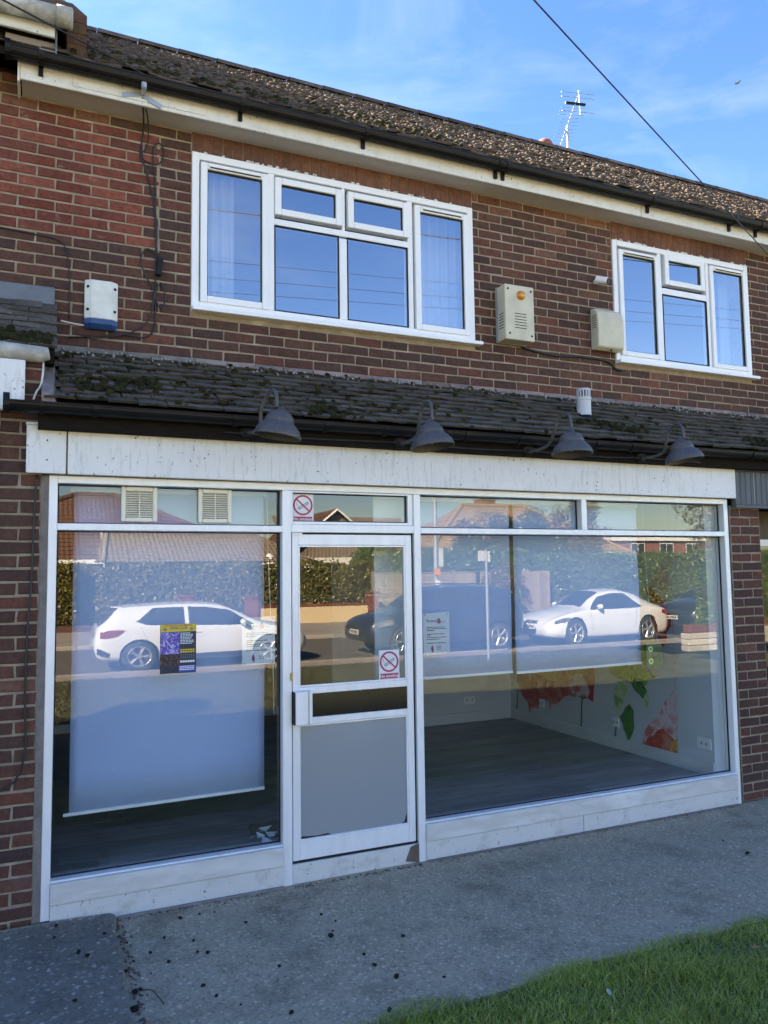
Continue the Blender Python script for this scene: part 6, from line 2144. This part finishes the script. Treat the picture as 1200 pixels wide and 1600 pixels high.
# --- planting
def leaf_quads(P, Nn, size, aspect=.55, jitter=.9):
    """leaf-shaped quads at points P facing roughly along Nn"""
    n = len(P)
    d = Nn + rng.normal(0, jitter, (n, 3))
    d /= np.linalg.norm(d, axis=1, keepdims=True) + 1e-9
    a = rng.normal(0, 1, (n, 3))
    u = np.cross(d, a); u /= np.linalg.norm(u, axis=1, keepdims=True) + 1e-9
    v = np.cross(d, u)
    s = (size * rng.uniform(.6, 1.35, n))[:, None]
    v0, v1, v2, v3 = P - u * s, P + v * s * aspect, P + u * s, P - v * s * aspect
    V_ = np.stack([v0, v1, v2, v3], 1).reshape(-1, 3)
    return V_, np.arange(4 * n).reshape(-1, 4)


def hedge(name, x0, x1, y0, y1, z0, z1, n, size, mat, label, top_wave=.06, cat='hedge'):
    root = empty(name, ((x0 + x1) / 2, (y0 + y1) / 2, z0), label, cat)
    # y1 is the face towards the shop
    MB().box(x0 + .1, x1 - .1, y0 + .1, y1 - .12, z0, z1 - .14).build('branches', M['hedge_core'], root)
    wx, hz, dy = x1 - x0, z1 - z0, y1 - y0
    A_ = np.array([wx * hz, wx * dy, dy * hz, dy * hz]); k = rng.choice(4, n, p=A_ / A_.sum())
    u, v = rng.random(n), rng.random(n)
    X = np.where(k < 2, x0 + u * wx, np.where(k == 2, x0, x1))
    Yy = np.where(k == 0, y1, y0 + v * dy)
    Z = np.where(k == 1, z1, z0 + np.where(k == 0, v, u) * hz)
    Z = Z + np.where(k == 1, 1, (Z - z0) / hz) * top_wave * (np.sin(X * 2.1) + .6 * np.sin(X * 5.3 + 1))
    dep = np.abs(rng.normal(0, .07, n)) - .035 + .045 * np.sin(X * 3.7 + Z * 4.1) * np.sin(Z * 3.3 - X)
    shoot = (rng.random(n) < .035) & (Z > z1 - .35)
    Z = Z + np.where(shoot, rng.uniform(.02, .22, n), 0)
    Nn = np.stack([np.where(k == 2, -1., np.where(k == 3, 1., 0.)), np.where(k == 0, 1., 0.), np.where(k == 1, 1., .15)], 1)
    P = np.stack([X, Yy, Z], 1) - Nn * dep[:, None]
    V_, Q_ = leaf_quads(P, Nn, size)
    tag(link('foliage', np_mesh('foliage', V_, Q_, M[mat]), root), kind='stuff')
    return root


def tree(name, loc, h, rx, rz, trunk, n, size, mat, label, cat='tree', shape='round', sparse=.0):
    root = empty(name, loc, label, cat)
    x, y, z = loc
    cz = z + h - rz
    mb = MB()
    mb.tube([(x, y, z - .1), (x + .03, y, z + h * .3), (x - .02, y, cz), (x, y, z + h * .8)], [trunk, trunk * .8, trunk * .6, trunk * .15], 8)
    for k in range(9):
        a = 2 * math.pi * k / 9 + random.uniform(-.3, .3)
        b = Vector((x, y, z + h * random.uniform(.3, .6)))
        e = Vector((x + rx * .75 * math.cos(a), y + rx * .75 * math.sin(a), cz + rz * random.uniform(-.3, .6)))
        mb.tube([b, b.lerp(e, .5) + Vector((0, 0, .15)), e], [trunk * .4, trunk * .25, trunk * .06], 6)
    mb.build('trunk', M['bark'], root, smooth=True)
    nc = 46
    C_ = []
    while len(C_) < nc:
        q = rng.uniform(-1, 1, 3)
        if q @ q > 1: continue
        if shape == 'cone':
            q[0] *= (1 - (q[2] + 1) / 2.15); q[1] *= (1 - (q[2] + 1) / 2.15)
        C_.append(q)
    C_ = np.array(C_) * [rx, rx, rz] + [x, y, cz]
    R_ = rng.uniform(.22, .42, nc) * rx
    ci = rng.integers(0, nc, n)
    d = rng.normal(0, 1, (n, 3)); d /= np.linalg.norm(d, axis=1, keepdims=True)
    P = C_[ci] + d * (R_[ci] * rng.uniform(.55, 1.05, n))[:, None]
    V_, Q_ = leaf_quads(P, d, size)
    tag(link('crown', np_mesh('crown', V_, Q_, M[mat]), root), kind='stuff')
    return root


hedge('clipped_hedge', -7, 12.3, -25.2, -23.75, .08, 2.30, 42000, .062, 'hedge', 'long clipped bronze hedge across the street behind white hatchback')
hedge('clipped_hedge', 12.6, 20.5, -26.4, -25.0, .08, 2.9, 17000, .065, 'hedge_green', 'leafy green hedge rising behind the wooden fence panels')
hedge('clipped_hedge', 20.7, 36, -25.4, -23.9, .08, 2.62, 26000, .065, 'hedge_green', 'tall green hedge across the street behind white coupe')
hedge('garden_hedge', 14.6, 19.5, -9.45, -8.72, .35, 2.32, 24000, .05, 'hedge_green', 'bright leafy hedge above the low stone wall at right')
hedge('golden_shrub', -.3, 1.15, -23.70, -23.1, .08, 2.25, 4500, .055, 'hedge_gold', 'golden shrub standing at left in front of bronze hedge', .1, 'shrub')
tree('dark_conifer', (20.4, -28.5, .05), 4.5, 2.0, 2.1, .14, 15000, .07, 'conifer', 'dark rounded conifer in front of the hipped bungalow roof')
tree('dark_conifer', (23.0, -28.9, .05), 4.75, 2.1, 2.2, .14, 15000, .07, 'conifer', 'larger dark conifer beside hipped bungalow, right of the first')
tree('garden_tree', (13.3, -25.9, .05), 3.7, 1.1, 1.4, .10, 8000, .065, 'hedge_green', 'bushy green tree behind the cream wall end')
tree('autumn_tree', (27.2, -30.0, .05), 6.4, 1.5, 2.2, .12, 4200, .075, 'autumn', 'thin browning tree right of the hipped bungalow')
tree('autumn_tree', (31.5, -24.6, .05), 6.2, 1.6, 2.4, .13, 5200, .075, 'autumn', 'browning leafy tree at far right above the hedge')
tree('flower_shrub', (17.9, -23.2, .05), 2.2, .9, 1.0, .05, 4200, .06, 'autumn', 'tangled flowering shrub left of the plank gate', 'shrub')

# --- garden walls, piers, fence and gate
def brick_pier(x, y, w, h, label):
    root = empty('brick_gate_pier', (x, y, .08), label, 'gate pier', 'brick gate piers')
    MB().box(x - w / 2 + .006, x + w / 2 - .006, y - w / 2 + .006, y + w / 2 - .006, .08, h).build('mortar_core', M['mortar'], root)
    n = int((h - .08) / .075)
    for k in range(n):
        z = .085 + k * .075
        for (a, b) in (((x - w / 2, x - .006), (x + .006, x + w / 2)) if k % 2 else ((x - w / 2, x + w / 2),)):
            MB().box(a, b, y - w / 2, y + w / 2, z, z + .066).build('brick', M['brick_red'], root)
    MB().box(x - w / 2 - .04, x + w / 2 + .04, y - w / 2 - .04, y + w / 2 + .04, h, h + .07).build('pier_cap', M['brick_red'], root, bevel=.01)


brick_pier(4.75, -23.2, .48, 1.15, 'brick gate pier behind the rear of the white hatchback')
brick_pier(7.05, -22.9, .42, 1.08, 'brick gate pier left of the cream wall')
brick_pier(11.75, -22.9, .42, 1.12, 'brick gate pier right of the cream wall')
cw = empty('cream_wall', (9.4, -22.9, .08), 'low cream rendered garden wall with brick coping', 'wall')
MB().box(7.27, 11.53, -23.02, -22.80, .08, .72).build('rendered_face', pmat('cream_render', (0.66, 0.52, 0.32), (0.60, 0.47, 0.29), 3, .9, bump=.4), cw)
for k in range(19):
    MB().box(7.27 + k * .2242, 7.27 + k * .2242 + .216, -23.06, -22.76, .722, .79).build('coping_brick', M['brick_red'], cw)
bw = MB().box(-7, 6.83, -23.05, -22.8, .08, .30).build('dwarf_wall', M['brick'])
tag(bw, 'low brown brick wall along the foot of bronze hedge', 'wall')

fp = pmat('fence_wood', (0.30, 0.25, 0.20), (0.22, 0.18, 0.14), 5, .9, stretch=(1, 1, 6), rnd=.2)
for k, lab in enumerate(('woven fence panel nearest the cream wall', 'middle woven fence panel behind the blue crossover', 'woven fence panel nearest the plank gate')):
    x0 = 12.1 + k * 1.85
    root = empty('fence_panel', (x0 + .9, -23.6, .08), lab, 'fence', 'wooden fence panels')
    MB().box(x0 - .05, x0 + .05, -23.68, -23.56, .08, 1.98).build('post', fp, root)
    for s_ in range(11):
        MB().box(x0 + .055, x0 + 1.79, -23.62 + (.012 if s_ % 2 else 0), -23.605 + (.012 if s_ % 2 else 0), .14 + s_ * .158, .14 + s_ * .158 + .15).build('slat', fp, root)
    for q in (.45, .9, 1.35):
        MB().box(x0 + q - .02, x0 + q + .02, -23.592, -23.575, .14, 1.88).build('batten', fp, root)
    MB().box(x0 + .055, x0 + 1.79, -23.63, -23.57, 1.885, 1.92).build('top_rail', fp, root)
gt = empty('plank_gate', (19.7, -23.3, .08), 'weathered upright plank gate reflected between shrubs and hedge', 'gate')
for k in range(11):
    MB().box(18.95 + k * .132, 18.95 + k * .132 + .126, -23.32, -23.30, .12, 1.92 + .02 * math.sin(k)).build('plank', fp, gt)
MB().box(18.95, 20.4, -23.36, -23.322, .35, .45).box(18.95, 20.4, -23.36, -23.322, 1.5, 1.6).build('ledge', fp, gt)

sw = empty('stone_wall', (16.2, -8.7, 0.0), 'low pale stone wall under the bright hedge at right', 'wall')
MB().box(13.52, 19.4, -8.80, -8.62, 0.02, .44).build('mortar_core', M['cement'], sw)
stone = pmat('pale_stone', (0.55, 0.50, 0.44), (0.45, 0.40, 0.36), 6, .9, rnd=.2, bump=.4)
for r_ in range(3):
    x = 13.5 - (.2 if r_ % 2 else 0)
    while x < 19.3:
        L = random.uniform(.30, .46)
        MB().box(max(x, 13.5), x + L - .012, -8.83, -8.59, .03 + r_ * .14, .03 + r_ * .14 + .128).build('stone', stone, sw, bevel=.012)
        x += L
    # every course butts against the next
for k in range(26):
    MB().box(13.55 + k * .22, 13.55 + k * .22 + .10, -8.80, -8.62, .445, .62 + .03 * math.sin(k * 1.7)).build('coping_stone', M['brick_red'], sw, bevel=.01)

# --- posts and poles
sp0 = empty('sign_post', (8.62, -9.25, .08), 'slim grey sign post on the verge, reflected in right window', 'sign post')
MB().tube([(8.62, -9.25, .05), (8.62, -9.25, 2.36)], .03, 10).build('post', M['galv'], sp0)
MB().box(8.44, 8.60, -9.29, -9.27, 2.12, 2.34).build('sign_plate', M['grey_pvc'], sp0, bevel=.004)
MB().box(8.645, 8.665, -9.36, -9.16, 2.10, 2.33).build('sign_plate', M['grey_pvc'], sp0, bevel=.004)
up_ = empty('utility_pole', (12.75, -19.4, .1), 'tall grey utility pole with small orange sign across the street', 'pole')
MB().tube([(12.75, -19.4, .05), (12.75, -19.4, 4), (12.75, -19.4, 8.2)], [.085, .075, .06], 12).build('pole', M['galv'], up_)
MB().box(12.64, 12.86, -19.30, -19.29, 1.80, 2.05).build('orange_sign', pmat('orange_sign', (0.75, 0.30, 0.04), (0.6, 0.2, 0.03), 18, .5), up_)
MB().box(12.66, 12.84, -19.30, -19.29, 1.35, 1.62).build('white_notice', M['print_white'], up_)
MB().box(12.86, 13.05, -19.42, -19.40, 2.10, 2.75).build('back_of_sign', M['grey_pvc'], up_)
WY = -9.0
for k, (z0, sl, lab) in enumerate(((7.95, .062, 'upper overhead wire reflected in the large bedroom window'), (7.74, .066, 'middle overhead wire reflected in both bedroom windows'),
                                   (8.45, .058, 'high overhead wire reflected in the small bedroom window'))):
    wire('overhead_wire', (-14.7, WY - .2 * k, z0 - 20 * sl), (45.3, WY - .2 * k, z0 + 40 * sl), .0045, lab, .0, 'overhead wires along the street')
pg = empty('garden_parasol', (8.75, -26.6, .08), 'white garden parasol tip showing above the bronze hedge', 'parasol')
MB().tube([(8.75, -26.6, .08), (8.75, -26.6, 2.75)], .025, 8).build('pole', M['galv'], pg)
MB().lathe([(.75, 2.28), (.40, 2.48), (.10, 2.75), (0, 2.80)], Matrix.Translation((8.75, -26.6, 0)), 8).build('canopy', M['print_white'], pg)


# --- houses
def tiled_slope(mb, a, b, c, d, rows_, th=.035):
    """stepped courses on the slope a-b (eaves) to d-c (ridge)"""
    a, b, c, d = [Vector(q) for q in (a, b, c, d)]
    nrm = (b - a).cross(d - a).normalized()
    if nrm.z < 0: nrm = -nrm
    for k in range(rows_):
        u0, u1 = k / rows_, min(1, (k + 1.08) / rows_)
        p = [a.lerp(d, u0), b.lerp(c, u0), b.lerp(c, u1), a.lerp(d, u1)]
        vs = [p[0] + nrm * th, p[1] + nrm * th, p[2] + nrm * .004, p[3] + nrm * .004, p[0] - nrm * .01, p[1] - nrm * .01]
        mb.add(vs, [(0, 1, 2, 3), (4, 5, 1, 0)])


def roof_mat(name, cols, colw=.30):
    m, t = new_mat(name)
    base = ramp(t, noise(t, 1.5, 6, .65, world=True), [(.3, cols[0]), (.5, cols[1]), (.7, cols[2])])
    base = mixc(t, ramp(t, noise(t, 9, 5, .7, world=True), [(.6, (0, 0, 0)), (.72, (.5,) * 3)]), base, (.30, .27, .22))
    wv = N(t, 'ShaderNodeTexWave', Scale=1.0 / colw * .5)
    wv.bands_direction = 'X'
    ge = t.nodes.new('ShaderNodeNewGeometry')
    t.links.new(ge.outputs['Position'], wv.inputs['Vector'])
    principled(t, base, .9, 0, .2, wv.outputs['Fac'], .6, .03)
    return m


RM1 = roof_mat('brown_pantile', [(.115, .058, .038), (.145, .075, .048), (.095, .05, .034)])
RM2 = roof_mat('grey_brown_tile', [(.20, .15, .115), (.25, .19, .145), (.16, .125, .10)])
RM3 = roof_mat('ochre_tile', [(.30, .19, .095), (.36, .24, .12), (.24, .155, .085)], .2)
rend = pmat('pale_render', (.46, .42, .37), (.38, .35, .31), 14, .95, bump=.8, bscale=60)
wht = pmat('white_render', (.75, .74, .70), (.68, .67, .64), 3, .9)


def house_window(root, x0, x1, y, z0, z1):
    f = MB().box(x0, x1, y, y + .06, z0, z1).build('window', M['upvc'], root)
    xm = (x0 + x1) / 2
    for (a, b) in ((x0 + .07, xm - .04), (xm + .04, x1 - .07)):
        MB().box(a, b, y + .061, y + .068, z0 + .08, z1 - .08).build('window_glass', M['dark_glass'], f)
    MB().box(x0 - .06, x1 + .06, y, y + .14, z0 - .06, z0 - .002).build('window_ledge', M['upvc'], f)


def hip_house(name, label, ex0, ex1, ey0, ey1, ez, rx0, rx1, ry, rz, rmat, wmat, rows_=16, wins=()):
    """ey1 is the street side"""
    root = empty(name, ((ex0 + ex1) / 2, (ey0 + ey1) / 2, .05), label, 'house')
    MB().box(ex0 + .35, ex1 - .35, ey0 + .35, ey1 - .35, .05, ez + .05).build('wall', wmat, root)
    mb = MB()
    tiled_slope(mb, (ex0, ey1, ez), (ex1, ey1, ez), (rx1, ry, rz), (rx0, ry, rz), rows_)
    tiled_slope(mb, (ex1, ey1, ez), (ex1, ey0, ez), (rx1, ry, rz), (rx1, ry, rz), rows_)
    tiled_slope(mb, (ex0, ey0, ez), (ex0, ey1, ez), (rx0, ry, rz), (rx0, ry, rz), rows_)
    tiled_slope(mb, (ex1, ey0, ez), (ex0, ey0, ez), (rx0, ry, rz), (rx1, ry, rz), rows_)
    rf = mb.build('roof', rmat, root)
    hips = MB()
    for (a, b) in (((ex0, ey1, ez), (rx0, ry, rz)), ((ex1, ey1, ez), (rx1, ry, rz)), ((rx0, ry, rz), (rx1, ry, rz))):
        hips.tube([Vector(a) + Vector((0, 0, .05)), Vector(b) + Vector((0, 0, .06))], .11, 6)
    hips.build('hip_tiles', rmat, rf)
    MB().box(ex0, ex1, ey1 - .02, ey1 + .06, ez - .17, ez - .01).build('fascia', M['upvc'], root)
    for (a, b, c, d) in wins:
        house_window(root, a, b, ey1 - .35, c, d)
    return root, rf


h1, rf = hip_house('bungalow', 'brown hipped bungalow roof behind the bronze hedge at left', -6, 9.3, -37, -27.6, 2.6, 1.5, 3.0, -31.6, 5.5, RM1, rend, 17)
wing = empty('bungalow', (5.6, -27.5, .05), 'bungalow wing with grey tiled roof and pebbledash gable, behind white hatchback', 'house')
MB().box(2.3, 9.0, -29.0, -26.6, .05, 2.55).build('wall', rend, wing)
mb = MB()
tiled_slope(mb, (1.9, -26.1, 2.45), (10.6, -26.1, 2.45), (8.2, -29.3, 4.05), (2.5, -29.3, 4.05), 12)
mb.build('roof', RM2, wing)
mb = MB().prism([(-26.6, 2.5), (-29.2, 4.0), (-31.2, 2.5)], lambda a, b, t_: (t_, a, b), 2.28, 2.42)
mb.build('gable', rend, wing)
MB().tube([(2.2, -26.05, 2.5), (2.6, -29.3, 4.12)], .07, 6).build('verge', M['mortar'], wing)
gh = empty('gabled_house', (13.2, -33, .05), 'gabled house with white barge boards behind hedge near the door', 'house')
MB().box(10.4, 16.2, -38, -31.0, .05, 2.7).build('wall', wht, gh)
MB().prism([(10.4, 2.7), (16.2, 2.7), (13.3, 5.0)], lambda a, b, t_: (a, t_, b), -31.2, -31.0).build('gable', RM2, gh)
mb = MB()
tiled_slope(mb, (10.0, -38, 2.45), (10.0, -30.7, 2.45), (13.3, -30.7, 5.1), (13.3, -38, 5.1), 13)
tiled_slope(mb, (16.6, -30.7, 2.45), (16.6, -38, 2.45), (13.3, -38, 5.1), (13.3, -30.7, 5.1), 13)
mb.build('roof', RM1, gh)
for (a, b) in (((10.0, 2.42), (13.3, 5.06)), ((16.6, 2.42), (13.3, 5.06))):
    MB().tube([(a[0], -30.66, a[1]), (b[0], -30.66, b[1])], .06, 5).build('barge_board', M['upvc'], gh)
h3, rf = hip_house('bungalow', 'ochre tiled hipped bungalow with brick chimney behind conifers', 17.9, 31.5, -39.5, -30.2, 2.75, 22.2, 26.4, -34.0, 5.72, RM3, wht, 22, [(18.6, 20.0, 1.3, 2.45)])
c_ = MB().box(23.7, 24.7, -35.1, -34.4, 5.2, 6.15).build('chimney', M['brick_red'], rf)
MB().box(23.62, 24.78, -35.18, -34.32, 6.15, 6.25).build('chimney_cap', M['cement'], c_)
MB().cyl((24.2, -34.75, 6.25), (24.2, -34.75, 6.5), .12, 10).build('chimney_pot', M['brick_red'], c_)
ds = empty('satellite_dish', (20.55, -30.2, 2.5), 'grey satellite dish on the white wall of ochre roofed bungalow', 'dish')
MB().lathe([(0, .08), (.16, .05), (.33, -.02)], Matrix.Translation((20.5, -29.9, 2.35)) @ Euler((R(-70), 0, R(-25))).to_matrix().to_4x4(), 18).build('reflector', M['grey_side'], ds, smooth=True)
MB().tube([(20.5, -30.5, 2.2), (20.5, -29.9, 2.35), (20.4, -29.5, 2.3)], .02, 6).build('arm', M['galv'], ds)
rb = empty('brick_block', (58.5, -63, .05), 'long red brick block with white windows far beyond the hedge', 'building')
MB().box(47.5, 72, -70, -60, .05, 5.0).build('wall', pmat('far_red_brick', (.26, .10, .075), (.22, .085, .065), 2, .9), rb)
MB().box(47.2, 72.3, -70, -59.7, 5.0, 5.35).build('roof_edge', M['upvc'], rb)
for x in (49.6, 53.6, 57.5, 61.5, 65.2, 69.0):
    house_window(rb, x, x + 1.9, -60.05, 3.45, 4.75)
ts = empty('terrace_house', (16.5, -46, .05), 'distant dark roofed house behind the gabled house', 'house')
MB().box(15, 24, -50, -44.5, .05, 4.2).build('wall', wht, ts)
mb = MB()
tiled_slope(mb, (14.6, -44.0, 4.1), (24.4, -44.0, 4.1), (24.4, -47.3, 6.0), (14.6, -47.3, 6.0), 14)
mb.build('roof', RM2, ts)
cable('blind_cord', [(1.352, .19, 2.40), (1.36, .185, 2.0), (1.375, .18, 1.6), (1.383, .16, 1.3), (1.385, .15, 1.02)], .003, 'white pull cord hanging beside the long left blind', 'white_cable', 'cord')
